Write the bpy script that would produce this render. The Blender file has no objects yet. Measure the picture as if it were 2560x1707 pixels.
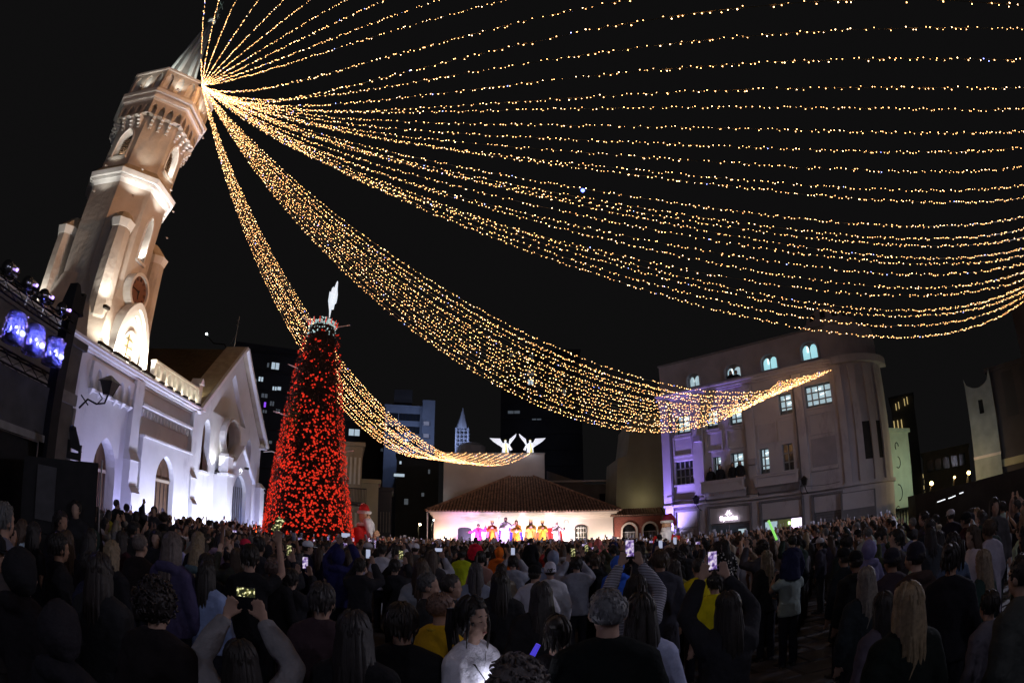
import bpy, bmesh, math, random
import numpy as np
from mathutils import Vector, Matrix, Quaternion, noise
from mathutils.geometry import tessellate_polygon

rnd = random.Random(7)
sc = bpy.context.scene
COL = sc.collection
R = math.radians
pi = math.pi

# ------------------------------------------------------------------ camera: fisheye lens, low on the square, tilted up
CAM_H = 1.95
cd = bpy.data.cameras.new('camera')
cam = bpy.data.objects.new('camera', cd)
COL.objects.link(cam)
cam.location = (0, 0, CAM_H)
cam.rotation_euler = (R(90 + 16.366), 0, 0)
cd.type = 'PANO'
cd.panorama_type = 'FISHEYE_EQUISOLID'
cd.fisheye_lens = 1386 / 2560 * 36
cd.fisheye_fov = R(180)
cd.sensor_fit = 'HORIZONTAL'
cd.sensor_width = 36
cd.sensor_height = 36 * 682 / 1024
cd.shift_y = 0.0516
cd.clip_start = 0.05
cd.clip_end = 2000
sc.camera = cam

# ------------------------------------------------------------------ night sky
w = bpy.data.worlds.new("World")
sc.world = w
w.use_nodes = True
wn = w.node_tree
bg = wn.nodes['Background']
bg.inputs[0].default_value = (0.0031, 0.0030, 0.0031, 1)
bg.inputs[1].default_value = 1.0
sc.view_settings.view_transform = 'Standard'
sc.view_settings.look = 'None'
sc.view_settings.exposure = 0.6
sc.view_settings.gamma = 1.0
sc.view_settings.use_curve_mapping = False
sc.cycles.use_denoising = True
sc.cycles.max_bounces = 4
sc.cycles.diffuse_bounces = 2
sc.cycles.glossy_bounces = 2
sc.cycles.transmission_bounces = 3
sc.cycles.transparent_max_bounces = 6
sc.cycles.sample_clamp_indirect = 3
sc.cycles.caustics_reflective = False
sc.cycles.caustics_refractive = False


# ------------------------------------------------------------------ object helpers
def link(o, parent=None):
    COL.objects.link(o)
    if parent is not None:
        o.parent = parent
    return o


def tag(o, label=None, cat=None, group=None, kind=None):
    if label: o['label'] = label
    if cat: o['category'] = cat
    if group: o['group'] = group
    if kind: o['kind'] = kind
    return o


def empty(name, loc=(0, 0, 0), rz=0.0, parent=None):
    o = bpy.data.objects.new(name, None)
    o.empty_display_size = .2
    o.location = loc
    o.rotation_euler = (0, 0, rz)
    return link(o, parent)


def copy_tree(o, parent=None):
    c = o.copy()
    COL.objects.link(c)
    c.parent = parent
    for ch in o.children:
        copy_tree(ch, c)
    return c


def inst(name, me, parent=None, loc=(0, 0, 0), rot=(0, 0, 0), sc_=1.0, color=None):
    o = bpy.data.objects.new(name, me)
    link(o, parent)
    o.location = loc
    o.rotation_euler = rot
    if isinstance(sc_, (int, float)): sc_ = (sc_,) * 3
    o.scale = sc_
    if color is not None: o.color = (*color, 1)
    return o


class MB:
    """collects faces for ONE mesh object"""
    def __init__(s): s.v = []; s.f = []; s.m = []; s.cur = 0; s.T = None
    def add(s, vs, fs, m=None):
        b = len(s.v)
        if s.T is not None: vs = [s.T @ Vector(p) for p in vs]
        s.v += [tuple(p) for p in vs]
        s.f += [tuple(b + i for i in f) for f in fs]
        s.m += [s.cur if m is None else m] * len(fs)
        return s
    def box(s, x0, x1, y0, y1, z0, z1, m=None):
        if x0 > x1: x0, x1 = x1, x0
        if y0 > y1: y0, y1 = y1, y0
        if z0 > z1: z0, z1 = z1, z0
        return s.add([(x0, y0, z0), (x1, y0, z0), (x1, y1, z0), (x0, y1, z0), (x0, y0, z1), (x1, y0, z1), (x1, y1, z1), (x0, y1, z1)],
                     [(0, 3, 2, 1), (4, 5, 6, 7), (0, 1, 5, 4), (1, 2, 6, 5), (2, 3, 7, 6), (3, 0, 4, 7)], m)
    def hull(s, bot, top, m=None):
        n = len(bot)
        fs = [tuple(range(n))[::-1], tuple(range(n, 2 * n))]
        fs += [(i, (i + 1) % n, n + (i + 1) % n, n + i) for i in range(n)]
        return s.add(list(bot) + list(top), fs, m)
    def plate(s, outer, holes=(), y0=0.0, y1=.2, m=None):
        """flat outline in x-z with holes, thick from y0 (front) to y1"""
        loops = [list(outer)] + [list(h) for h in holes]
        flat = [p for l in loops for p in l]
        tris = tessellate_polygon([[Vector((p[0], p[1], 0)) for p in l] for l in loops])
        n = len(flat)
        vs = [(p[0], y0, p[1]) for p in flat] + [(p[0], y1, p[1]) for p in flat]
        fs = [tuple(t) for t in tris] + [tuple(n + i for i in t)[::-1] for t in tris]
        b = 0
        for l in loops:
            k = len(l)
            fs += [(b + i, b + (i + 1) % k, n + b + (i + 1) % k, n + b + i) for i in range(k)]
            b += k
        return s.add(vs, fs, m)
    def tube(s, pts, r, n=8, caps=True, m=None, flat=None):
        pts = [Vector(p) for p in pts]
        k = len(pts)
        rs = r if isinstance(r, (list, tuple)) else [r] * k
        vs = []; up = None
        for i, p in enumerate(pts):
            d = (pts[min(i + 1, k - 1)] - pts[max(i - 1, 0)]).normalized()
            if up is None:
                up = Vector((0, 0, 1)) if abs(d.z) < .9 else Vector((0, 1, 0))
            u = d.cross(up)
            if u.length < 1e-5: u = d.cross(Vector((1, 0, 0)))
            u.normalize(); v = u.cross(d).normalized(); up = v
            ra = rs[i]; rb = ra
            if isinstance(ra, tuple): ra, rb = ra
            for j in range(n):
                a = 2 * pi * j / n
                vs.append(p + u * math.cos(a) * ra + v * math.sin(a) * rb)
        fs = [(i * n + j, i * n + (j + 1) % n, (i + 1) * n + (j + 1) % n, (i + 1) * n + j) for i in range(k - 1) for j in range(n)]
        if caps:
            fs += [tuple(range(n))[::-1], tuple((k - 1) * n + j for j in range(n))]
        return s.add(vs, fs, m)
    def lathe(s, prof, n=16, c=(0, 0, 0), ax=1.0, ay=1.0, m=None):
        vs = []
        for (r, z) in prof:
            for j in range(n):
                a = 2 * pi * j / n
                vs.append((c[0] + r * ax * math.cos(a), c[1] + r * ay * math.sin(a), c[2] + z))
        k = len(prof)
        fs = [(i * n + j, i * n + (j + 1) % n, (i + 1) * n + (j + 1) % n, (i + 1) * n + j) for i in range(k - 1) for j in range(n)]
        fs += [tuple(range(n))[::-1], tuple((k - 1) * n + j for j in range(n))]
        return s.add(vs, fs, m)
    def ball(s, c, r, n=10, k=7, m=None, sq=None):
        rx, ry, rz = r if isinstance(r, tuple) else (r, r, r)
        vs = [(c[0], c[1], c[2] - rz)]
        for i in range(1, k):
            t = -pi / 2 + pi * i / k
            for j in range(n):
                a = 2 * pi * j / n
                vs.append((c[0] + rx * math.cos(t) * math.cos(a), c[1] + ry * math.cos(t) * math.sin(a), c[2] + rz * math.sin(t)))
        vs.append((c[0], c[1], c[2] + rz))
        fs = [(0, 1 + (j + 1) % n, 1 + j) for j in range(n)]
        for i in range(k - 2):
            b = 1 + i * n
            fs += [(b + j, b + (j + 1) % n, b + n + (j + 1) % n, b + n + j) for j in range(n)]
        b = 1 + (k - 2) * n; t = len(vs) - 1
        fs += [(b + j, b + (j + 1) % n, t) for j in range(n)]
        return s.add(vs, fs, m)
    def me(s, name, mats, smooth=False):
        me = bpy.data.meshes.new(name)
        me.from_pydata([tuple(map(float, v)) for v in s.v], [], s.f)
        if not isinstance(mats, (list, tuple)): mats = [mats]
        for mm in mats: me.materials.append(mm)
        if len(mats) > 1:
            me.polygons.foreach_set('material_index', s.m)
        if smooth:
            me.polygons.foreach_set('use_smooth', [True] * len(me.polygons))
        me.update()
        bm = bmesh.new(); bm.from_mesh(me)
        bmesh.ops.recalc_face_normals(bm, faces=bm.faces)
        bm.to_mesh(me); bm.free()
        return me
    def build(s, name, mats, parent=None, smooth=False, loc=None, rz=None, label=None, cat=None, group=None, kind=None):
        o = bpy.data.objects.new(name, s.me(name, mats, smooth))
        link(o, parent)
        if loc is not None: o.location = loc
        if rz is not None: o.rotation_euler = (0, 0, rz)
        return tag(o, label, cat, group, kind)


def remesh(me, voxel, name, mat, smooth=True, jitter=0.0, seed=0, jscale=6.0):
    """fuse overlapping pieces into one continuous skin"""
    o = bpy.data.objects.new('tmp', me)
    COL.objects.link(o)
    md = o.modifiers.new('r', 'REMESH'); md.mode = 'VOXEL'; md.voxel_size = voxel; md.use_smooth_shade = True
    ms = o.modifiers.new('s', 'SMOOTH'); ms.iterations = 2; ms.factor = .5
    dg = bpy.context.evaluated_depsgraph_get()
    m2 = bpy.data.meshes.new_from_object(o.evaluated_get(dg))
    COL.objects.unlink(o); bpy.data.objects.remove(o)
    m2.name = name
    m2.materials.clear(); m2.materials.append(mat)
    if jitter:      # soft folds
        n_ = len(m2.vertices); co = np.empty(n_ * 3, np.float32); no = np.empty(n_ * 3, np.float32)
        m2.vertices.foreach_get('co', co); m2.vertex_normals.foreach_get('vector', no)
        c = co.reshape(-1, 3); nn = no.reshape(-1, 3)
        rg = np.random.default_rng(seed + 5); a = np.zeros(n_)
        for k in range(9):
            f = rg.normal(size=3) * jscale * (1.1 + .45 * k) * np.array((1, 1, .55)); a += np.sin(c @ f + rg.uniform(0, 6.28)) / (1.6 + .5 * k)
        c += nn * (np.clip(a, -1.6, 1.6) * jitter * .42)[:, None]
        m2.vertices.foreach_set('co', c.ravel().astype(np.float32))
    m2.polygons.foreach_set('use_smooth', [smooth] * len(m2.polygons))
    return m2


def lancet(x0, x1, z0, zs, za, n=7):
    """pointed arch outline, anticlockwise in x-z"""
    c = (x0 + x1) / 2
    pts = [(x0, z0), (x1, z0), (x1, zs)]
    for i in range(1, n + 1):
        t = i / n
        pts.append((x1 + (c - x1) * (1 - math.cos(t * pi / 2 * .86)) / (1 - math.cos(pi / 2 * .86)), zs + (za - zs) * math.sin(t * pi / 2 * .86) / math.sin(pi / 2 * .86)))
    for i in range(n - 1, -1, -1):
        t = i / n
        pts.append((x0 + (c - x0) * (1 - math.cos(t * pi / 2 * .86)) / (1 - math.cos(pi / 2 * .86)), zs + (za - zs) * math.sin(t * pi / 2 * .86) / math.sin(pi / 2 * .86)))
    return pts


def roundarch(x0, x1, z0, zs, za, n=8):
    c = (x0 + x1) / 2; r = (x1 - x0) / 2
    return [(x0, z0), (x1, z0)] + [(c + r * math.cos(pi * i / n), zs + (za - zs) * math.sin(pi * i / n)) for i in range(n + 1)]


def circ(x, z, r, n=24, rz=None):
    return [(x + r * math.cos(2 * pi * i / n), z + (rz or r) * math.sin(2 * pi * i / n)) for i in range(n)]


def rect(x0, x1, z0, z1): return [(x0, z0), (x1, z0), (x1, z1), (x0, z1)]


# ------------------------------------------------------------------ materials
def mat(name, col, rough=.85, var=.18, scale=3.0, bump=0.0, bscale=20.0, metal=0.0, emit=None, es=1.0, objcol=False, stain=None, spec=.3, light=True):
    m = bpy.data.materials.new(name)
    m.use_nodes = True
    nt = m.node_tree; N = nt.nodes; L = nt.links
    b = N['Principled BSDF']
    b.inputs['Roughness'].default_value = rough
    b.inputs['Metallic'].default_value = metal
    b.inputs['Specular IOR Level'].default_value = spec
    tc = N.new('ShaderNodeTexCoord')
    nz = N.new('ShaderNodeTexNoise'); nz.inputs['Scale'].default_value = scale; nz.inputs['Detail'].default_value = 6
    L.new(tc.outputs['Object'], nz.inputs['Vector'])
    mr = N.new('ShaderNodeMapRange')
    mr.inputs['From Min'].default_value = .3; mr.inputs['From Max'].default_value = .7
    mr.inputs['To Min'].default_value = 1 - var; mr.inputs['To Max'].default_value = 1 + var
    L.new(nz.outputs[0], mr.inputs['Value'])
    vm = N.new('ShaderNodeVectorMath'); vm.operation = 'SCALE'
    if objcol:
        oi = N.new('ShaderNodeObjectInfo'); L.new(oi.outputs['Color'], vm.inputs[0])
    else:
        vm.inputs[0].default_value = col
    L.new(mr.outputs[0], vm.inputs['Scale'])
    out = vm.outputs[0]
    if stain:  # (colour, scale, threshold): dirt with a shape of its own
        n2 = N.new('ShaderNodeTexNoise'); n2.inputs['Scale'].default_value = stain[1]; n2.inputs['Detail'].default_value = 8; n2.inputs['Roughness'].default_value = .7
        mp = N.new('ShaderNodeMapping'); mp.inputs['Scale'].default_value = (1, 1, .35)
        L.new(tc.outputs['Object'], mp.inputs[0]); L.new(mp.outputs[0], n2.inputs['Vector'])
        cr = N.new('ShaderNodeMapRange'); cr.inputs['From Min'].default_value = stain[2]; cr.inputs['From Max'].default_value = stain[2] + .16
        L.new(n2.outputs[0], cr.inputs['Value'])
        mx = N.new('ShaderNodeMix'); mx.data_type = 'RGBA'
        L.new(cr.outputs[0], mx.inputs[0]); L.new(out, mx.inputs[6]); mx.inputs[7].default_value = (*stain[0], 1)
        out = mx.outputs[2]
    L.new(out, b.inputs['Base Color'])
    if bump:
        nb = N.new('ShaderNodeTexNoise'); nb.inputs['Scale'].default_value = bscale; nb.inputs['Detail'].default_value = 5
        L.new(tc.outputs['Object'], nb.inputs['Vector'])
        bp = N.new('ShaderNodeBump'); bp.inputs['Strength'].default_value = bump; bp.inputs['Distance'].default_value = .03
        L.new(nb.outputs[0], bp.inputs['Height']); L.new(bp.outputs[0], b.inputs['Normal'])
    if emit is not None:
        b.inputs['Emission Color'].default_value = (*emit, 1)
        b.inputs['Emission Strength'].default_value = es
    if not light:
        m.cycles.emission_sampling = 'NONE'
    return m


M = dict(
    plaster=mat('white_plaster', (.62, .61, .60), .9, .06, 1.2, .25, 9, stain=((.36, .35, .36), .8, .57)),
    tower=mat('tower_plaster', (.52, .47, .42), .9, .14, 1.1, .8, 5, stain=((.26, .24, .22), .9, .56)),
    trim=mat('white_trim', (.72, .71, .69), .85, .05, 4, .1, 25),
    coping=mat('tan_coping', (.42, .35, .25), .9, .15, 3, .3, 15),
    brownroof=mat('brown_roof', (.10, .065, .03), .9, .2, 4, .5, 12),
    wood=mat('dark_wood', (.09, .05, .025), .6, .25, 5, .2, 30),
    glassdark=mat('dark_glass', (.02, .025, .035), .12, .1, 3, spec=.5),
    goldglass=mat('amber_lit_glass', (.5, .45, .25), .3, .1, 3, emit=(.75, .68, .38), es=.35),
    iron=mat('black_iron', (.015, .015, .016), .45, .2, 8, metal=.4),
    black=mat('black_matt', (.012, .012, .013), .7, .3, 6),
    steel=mat('grey_steel', (.35, .36, .38), .35, .15, 8, metal=.8),
    clockface=mat('clock_face_brown', (.20, .10, .07), .7, .1, 5),
    lampglow=mat('floodlight_lens', (.8, .8, .8), .4, 0, 3, emit=(1, .95, .85), es=6),
)


def spot(name, loc, target, power, col, size=70, blend=.6, rad=.08, parent=None):
    l = bpy.data.lights.new(name, 'SPOT'); l.energy = power; l.color = col; l.spot_size = R(size); l.spot_blend = blend; l.shadow_soft_size = rad
    o = bpy.data.objects.new(name, l); link(o, parent)
    o.location = loc
    d = Vector(target) - Vector(loc)
    o.rotation_euler = d.to_track_quat('-Z', 'Y').to_euler()
    return o


def point(name, loc, power, col, rad=.05, parent=None):
    l = bpy.data.lights.new(name, 'POINT'); l.energy = power; l.color = col; l.shadow_soft_size = rad
    o = bpy.data.objects.new(name, l); link(o, parent); o.location = loc
    return o


ORD = ['first', 'second', 'third', 'fourth', 'fifth', 'sixth', 'seventh', 'eighth', 'ninth', 'tenth', 'eleventh', 'twelfth', 'thirteenth', 'fourteenth',
       'fifteenth', 'sixteenth', 'seventeenth', 'eighteenth', 'nineteenth', 'twentieth', 'twenty-first', 'twenty-second', 'twenty-third', 'twenty-fourth', 'twenty-fifth',
       'twenty-sixth', 'twenty-seventh', 'twenty-eighth', 'twenty-ninth', 'thirtieth', 'thirty-first', 'thirty-second', 'thirty-third', 'thirty-fourth', 'thirty-fifth']
# ------------------------------------------------------------------ ground: one big sheet, and dark stone slabs near the camera
M['ground'] = mat('dark_paving_base', (.035, .034, .036), .75, .3, 1.5, .4, 30)
M['slab'] = mat('worn_granite_slab', (.075, .072, .075), .55, .35, 2.5, .4, 40, objcol=True)
MB().add([(-400, -200, 0), (400, -200, 0), (400, 800, 0), (-400, 800, 0)], [(0, 1, 2, 3)]).build('ground', M['ground'], kind='structure')
paving = empty('pavement'); tag(paving, kind='structure')
slab_me = []
for k in range(4):
    b = MB(); e = .012 + .004 * k
    b.hull([(-.36, -.24, 0), (.36, -.24, 0), (.36, .24, 0), (-.36, .24, 0)], [(-.36 + e, -.24 + e, .03), (.36 - e, -.24 + e, .03), (.36 - e, .24 - e, .03), (-.36 + e, .24 - e, .03)])
    slab_me.append(b.me('paving_slab', M['slab']))
n = 0
for iy in range(26):
    for ix in range(16):
        x = .8 + ix * .75 + (iy % 2) * .37; y = 4.0 + iy * .51
        az = math.degrees(math.atan2(x, y))
        if az < 24 or az > 58 or math.hypot(x, y) > 13.5 or n >= 300: continue
        g = rnd.uniform(.05, .11)
        inst('paving_slab', slab_me[rnd.randrange(4)], paving, (x, y, rnd.uniform(.0, .006)), (0, 0, rnd.uniform(-.008, .008)), 1.0, (g, g * .97, g * 1.02)); n += 1
# church steps: two shallow treads along the facade
# ------------------------------------------------------------------ the church: local x along the facade, y into the building, z up
CHA = math.atan2(.9954, -.0958)
church = empty('church', (-12.85, 11.73, 0), CHA)
tag(church, 'white Gothic church with tall leaning-looking clock tower and stepped gable, lit blue-white', 'church')
P, T_, W = M['plaster'], M['trim'], M['tower']

# front wall of the tower block and the aisle, with two pointed doorways
D1 = lancet(1.6, 2.95, .25, 2.9, 4.0); D2 = lancet(5.42, 6.92, .25, 3.05, 4.05)
MB().plate([(-9, 0), (8.85, 0), (8.85, 6.3), (-9, 6.3)], [D1], 0, .5).build('front_wall', P, church)
# projecting door bay between the two pilasters
MB().plate([(4.25, 0), (8.3, 0), (8.3, 4.45), (4.25, 4.45)], [D2], -.28, -.002).build('door_bay', P, church)
b = MB(); b.box(4.2, 8.36, -.36, -.003, 4.45, 4.53); b.build('string_course', T_, church)
# the wall behind is cut by a dark leaf: recess of the second door
def arch_door(x0, x1, zs, za, y, hinge=True):
    d = MB().plate(lancet(x0 + .02, x1 - .02, .25, zs - .02, za - .03), [], y, y + .06).build('door', M['wood'], church)
    b = MB(); b.box(x0 + .05, x1 - .05, y - .05, y - .001, zs - .02, zs + .08); b.build('transom', M['coping'], d)
    b = MB()
    for q in range(5):
        xx = x0 + .12 + (x1 - x0 - .24) * q / 4
        b.box(xx - .012, xx + .012, y - .02, y - .001, .3, zs - .06)
    b.build('board_joint', M['black'], d)
    MB().plate(lancet(x0 + .12, x1 - .12, zs + .1, zs + .18, za - .15), [lancet(x0 + .17, (x0 + x1) / 2 - .02, zs + .13, zs + .2, za - .35), lancet((x0 + x1) / 2 + .02, x1 - .17, zs + .13, zs + .2, za - .35)], y - .04, y - .001).build('tracery', M['wood'], d)
    MB().ball(((x0 + x1) / 2 + .08, y - .05, 1.3), .035, 6, 4).build('handle', M['steel'], d)
arch_door(1.6, 2.95, 2.9, 4.0, .42)
arch_door(5.42, 6.92, 3.05, 4.05, -.06)
# pilasters with stepped buttresses
for (x0, x1, nm) in ((3.42, 4.0, 0), (8.36, 8.84, 1), (-.55, .05, 2)):
    b = MB()
    b.box(x0, x1, -.22, -.002, 3.8, 6.3)
    b.hull([(x0, -.5, 0), (x1, -.5, 0), (x1, -.001, 0), (x0, -.001, 0)], [(x0, -.5, 2.4), (x1, -.5, 2.4), (x1, -.001, 2.4), (x0, -.001, 2.4)])
    b.hull([(x0, -.5, 2.4), (x1, -.5, 2.4), (x1, -.001, 2.4), (x0, -.001, 2.4)], [(x0, -.34, 2.62), (x1, -.34, 2.62), (x1, -.001, 2.62), (x0, -.001, 2.62)])
    b.box(x0, x1, -.34, -.001, 2.62, 3.5)
    b.hull([(x0 - .03, -.38, 3.5), (x1 + .03, -.38, 3.5), (x1 + .03, -.001, 3.5), (x0 - .03, -.001, 3.5)], [(x0, -.22, 3.8), (x1, -.22, 3.8), (x1, -.001, 3.8), (x0, -.001, 3.8)])
    b.build('buttress', P, church)
# blind pointed arcade under the cornice of the tower block
holes = [lancet(.95 + i * .5, 1.33 + i * .5, 5.22, 5.55, 5.98, 4) for i in range(5)]
b = MB()
b.plate([(.75, 5.62), (.95, 5.22)] + [] + [(3.35, 5.22), (3.41, 5.62), (3.41, 6.14), (.75, 6.14)], [lancet(.97 + i * .48, 1.31 + i * .48, 5.3, 5.6, 5.98, 5) for i in range(5)], -.13, -.002)
b.build('blind_arcade', P, church)
for i in range(6):
    x = .9 + i * .48
    b = MB(); b.hull([(x - .01, -.04, 5.1), (x + .01, -.04, 5.1), (x + .01, -.002, 5.1), (x - .01, -.002, 5.1)], [(x - .1, -.2, 5.28), (x + .1, -.2, 5.28), (x + .1, -.002, 5.28), (x - .1, -.002, 5.28)])
    b.build('corbel', T_, church)
# frieze band with dentils, recessed panel above it
b = MB(); b.box(4.05, 8.34, -.24, -.002, 5.52, 5.62); b.build('string_course', T_, church)
den = MB().box(-.055, .055, -.1, -.0, -.13, .13).me('dentil', T_)
for i in range(15):
    inst('dentil', den, church, (4.35 + i * .27, -.002, 5.33))
b = MB(); b.box(4.05, 8.34, -.06, -.002, 5.7, 5.78); b.box(4.05, 8.34, -.06, -.002, 6.18, 6.24); b.build('panel_frame', P, church)
# main cornice (three courses)
b = MB()
b.box(-9, 8.98, -.14, .5, 6.302, 6.38); b.box(-9, 9.02, -.3, .5, 6.382, 6.46); b.box(-9, 9.06, -.42, .6, 6.462, 6.54)
b.build('cornice', T_, church)
MB().box(-9, 4.6, .502, 5.6, 6.4, 6.52).build('flat_roof', M['coping'], church)
# little pier closing the cornice at far left
b = MB(); b.box(-.85, -.45, .05, .6, 6.55, 7.0); b.build('pier_cap', T_, church)
# balustrade of lancet openings
hl = [lancet(4.75 + i * .47, 5.03 + i * .47, 6.78, 7.0, 7.22, 5) for i in range(8)]
b = MB(); b.plate(rect(4.55, 8.5, 6.545, 7.3), hl, -.16, .0); b.box(4.52, 8.52, -.22, .06, 7.3, 7.38); b.box(4.5, 8.52, -.22, .08, 6.541, 6.64)
b.build('balustrade', T_, church)
MB().box(4.55, 8.5, .02, .05, 6.64, 7.3).build('balustrade_back', P, church)
b = MB(); b.box(8.5, 8.82, -.22, .12, 6.545, 7.55); b.hull([(8.44, -.28, 7.55), (8.88, -.28, 7.55), (8.88, .3, 7.55), (8.44, .3, 7.55)], [(8.66, -.28, 7.85), (8.661, -.28, 7.85), (8.661, .3, 7.85), (8.66, .3, 7.85)])
b.build('balustrade_pier', T_, church)
# aisle body behind the balustrade and its roof
MB().plate([(4.6, 6.5), (8.9, 6.5), (8.9, 7.1), (4.6, 7.1)], [], 2.6, 2.8).build('aisle_wall', P, church)
MB().box(4.602, 8.9, .602, 2.6, 6.41, 6.53).build('aisle_roof', M['coping'], church)

# gabled transept front
GX0, GX1, GA, GE = 8.87, 17.7, 13.2, 6.28
W1 = lancet(9.78, 10.62, 3.98, 5.7, 6.36); W2 = lancet(15.35, 16.15, 4.05, 5.75, 6.45)
tri = [(10.62, 6.82), (15.02, 6.9), (12.82, 9.25)]
ro = circ(12.75, 5.9, .9, 28)
MB().plate([(GX0, 0), (GX1, 0), (GX1, GE), (GA, 10.7), (GX0, GE)], [W1, W2, ro, tri], .0, .4).build('gable_wall', P, church)
MB().plate([(p[0] + (p[0] - 12.8) * .05, p[1]) for p in ((10.62, 6.7), (15.02, 6.78), (12.82, 9.4))], [], .26, .33).build('sunk_panel', P, church)
# rose window: moulded ring, leaf tracery, dark panes
def torus_ring(x, z, r, rad, y, n=28, k=6):
    return MB().tube([(x + r * math.cos(2 * pi * i / n), y, z + r * math.sin(2 * pi * i / n)) for i in range(n + 1)], rad, k, caps=False)
rose = MB().plate(circ(12.75, 5.9, 1.08, 28), [circ(12.75, 5.9, .895, 28)], -.3, -.003).build('rose_window', T_, church)
torus_ring(12.75, 5.9, .98, .05, -.31).build('moulding', T_, rose, True)
b = MB(); hs = []
for i in range(6):
    a = i * pi / 3 + .3
    hs.append(circ(12.75 + 0.55 * math.cos(a), 5.9 + .55 * math.sin(a), .25, 12))
hs.append(circ(12.75, 5.9, .26, 12))
b.plate(circ(12.75, 5.9, .91, 28), hs, .34, .39).build('tracery', M['wood'], rose)
MB().plate(circ(12.75, 5.9, .91, 28), [], .395, .42).build('pane', M['glassdark'], rose)
for (wl, x0, x1, z0, zs, za) in ((W1, 9.78, 10.62, 3.98, 5.7, 6.36), (W2, 15.35, 16.15, 4.05, 5.75, 6.45)):
    wd = MB().plate(lancet(x0 + .01, x1 - .01, z0 + .01, zs, za - .02), [lancet(x0 + .09, (x0 + x1) / 2 - .03, z0 + .1, zs - .25, zs + .1, 4), lancet((x0 + x1) / 2 + .03, x1 - .09, z0 + .1, zs - .25, zs + .1, 4), circ((x0 + x1) / 2, zs + .22, .13, 10)], .3, .36).build('lancet_window', M['wood'], church)
    MB().plate(lancet(x0 + .02, x1 - .02, z0 + .02, zs, za - .03), [], .362, .38).build('pane', M['glassdark'], wd)
    MB().box(x0 - .08, x1 + .08, -.12, .28, z0 - .12, z0 - .002).build('sill', T_, wd)
# raking coping with tan top and white edge
def rake(x0, z0, x1, z1, nm, mat_, y0, y1, th, off):
    dx, dz = x1 - x0, z1 - z0; l = math.hypot(dx, dz); nx, nz = -dz / l, dx / l
    if nz < 0: nx, nz = -nx, -nz
    a = [(x0 + nx * off, z0 + nz * off), (x1 + nx * off, z1 + nz * off), (x1 + nx * (off + th), z1 + nz * (off + th)), (x0 + nx * (off + th), z0 + nz * (off + th))]
    MB().plate(a, [], y0, y1).build(nm, mat_, church)
rake(GX0 - .25, GE - .02, GA, 10.72, 'raking_coping', T_, -.42, -.24, .16, .0)
rake(GX0 - .25, GE - .02, GA, 10.72, 'raking_coping', M['coping'], -.2395, .9, .12, .05)
rake(GX1 + .25, GE - .02, GA, 10.72, 'raking_coping', T_, -.42, -.24, .16, .0)
rake(GX1 + .25, GE - .02, GA, 10.72, 'raking_coping', M['coping'], -.2395, .9, .12, .05)
# roof slopes behind
b = MB(); b.hull([(GX0, .9, GE + .1), (GA, .9, 10.72), (GA, 24, 10.72), (GX0, 24, GE + .1)], [(GX0, .9, GE + .0), (GA, .9, 10.6), (GA, 24, 10.6), (GX0, 24, GE)]); b.build('roof', M['brownroof'], church)
b = MB(); b.hull([(GX1, .9, GE + .1), (GA, .9, 10.72), (GA, 24, 10.72), (GX1, 24, GE + .1)], [(GX1, .9, GE + .0), (GA, .9, 10.6), (GA, 24, 10.6), (GX1, 24, GE)]); b.build('roof', M['brownroof'], church)
MB().box(GX0 + .02, GX1 - .02, .42, 12, 0, GE - .02).build('nave_body', P, church)
b = MB(); b.box(GX1 - .3, GX1 + .05, -.4, .9, GE - .12, GE - .03); b.build('kneeler', T_, church)
# corner buttress at the far right
b = MB(); b.box(17.3, 17.85, -.3, -.002, 0, 3.9); b.hull([(17.2, -.4, 3.9), (17.95, -.4, 3.9), (17.95, -.002, 3.9), (17.2, -.002, 3.9)], [(17.3, -.15, 4.2), (17.85, -.15, 4.2), (17.85, -.002, 4.2), (17.3, -.002, 4.2)])
b.build('buttress', P, church)
b = MB(); b.box(17.95, 18.5, -.1, 1.6, 0, 3.7); b.hull([(17.9, -.15, 3.7), (18.6, -.15, 3.7), (18.6, 1.7, 3.7), (17.9, 1.7, 3.7)], [(17.9, -.05, 4.05), (18.1, -.05, 4.05), (18.1, 1.6, 4.05), (17.9, 1.6, 4.05)])
b.build('side_buttress', P, church)
# entrance porch with its own small gable
PD = -.75
pdoor = lancet(12.15, 13.95, .25, 3.2, 4.2)
MB().plate([(11.4, 0), (14.75, 0), (14.75, 4.0), (13.05, 5.45), (12.0, 4.55), (12.0, 4.0), (11.4, 4.0)], [pdoor], PD, PD + .3).build('porch_front', P, church)
MB().box(11.4, 11.65, PD + .302, -.002, 0, 4.0).build('porch_side', P, church)
MB().box(14.5, 14.75, PD + .302, -.002, 0, 4.0).build('porch_side', P, church)
b = MB(); b.box(11.3, 12.15, PD - .08, -.21, 4.002, 4.1); b.box(11.35, 11.95, PD - .02, -.25, 4.1, 4.85); b.hull([(11.3, PD - .06, 4.85), (12.0, PD - .06, 4.85), (12.0, -.21, 4.85), (11.3, -.21, 4.85)], [(11.35, PD, 5.0), (11.95, PD, 5.0), (11.95, -.3, 5.0), (11.35, -.3, 5.0)])
b.build('porch_turret', T_, church)
rakeP = MB(); rakeP.plate([(12.0, 4.52), (13.05, 5.5), (14.9, 3.92), (14.9, 4.08), (13.05, 5.68), (12.0, 4.7)], [], PD - .14, -.21); rakeP.build('porch_coping', T_, church)
MB().plate(lancet(12.15, 13.95, .25, 3.2, 4.2), [], PD + .2, PD + .28).build('porch_door', mat('blue_grey_door', (.30, .33, .40), .6, .1, 4), church)
b = MB()
for q in range(6): b.box(12.4 + q * .27, 12.42 + q * .27, PD + .18, PD + .199, .3, 3.6)
b.build('door_panel_joint', M['black'], church)

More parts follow.
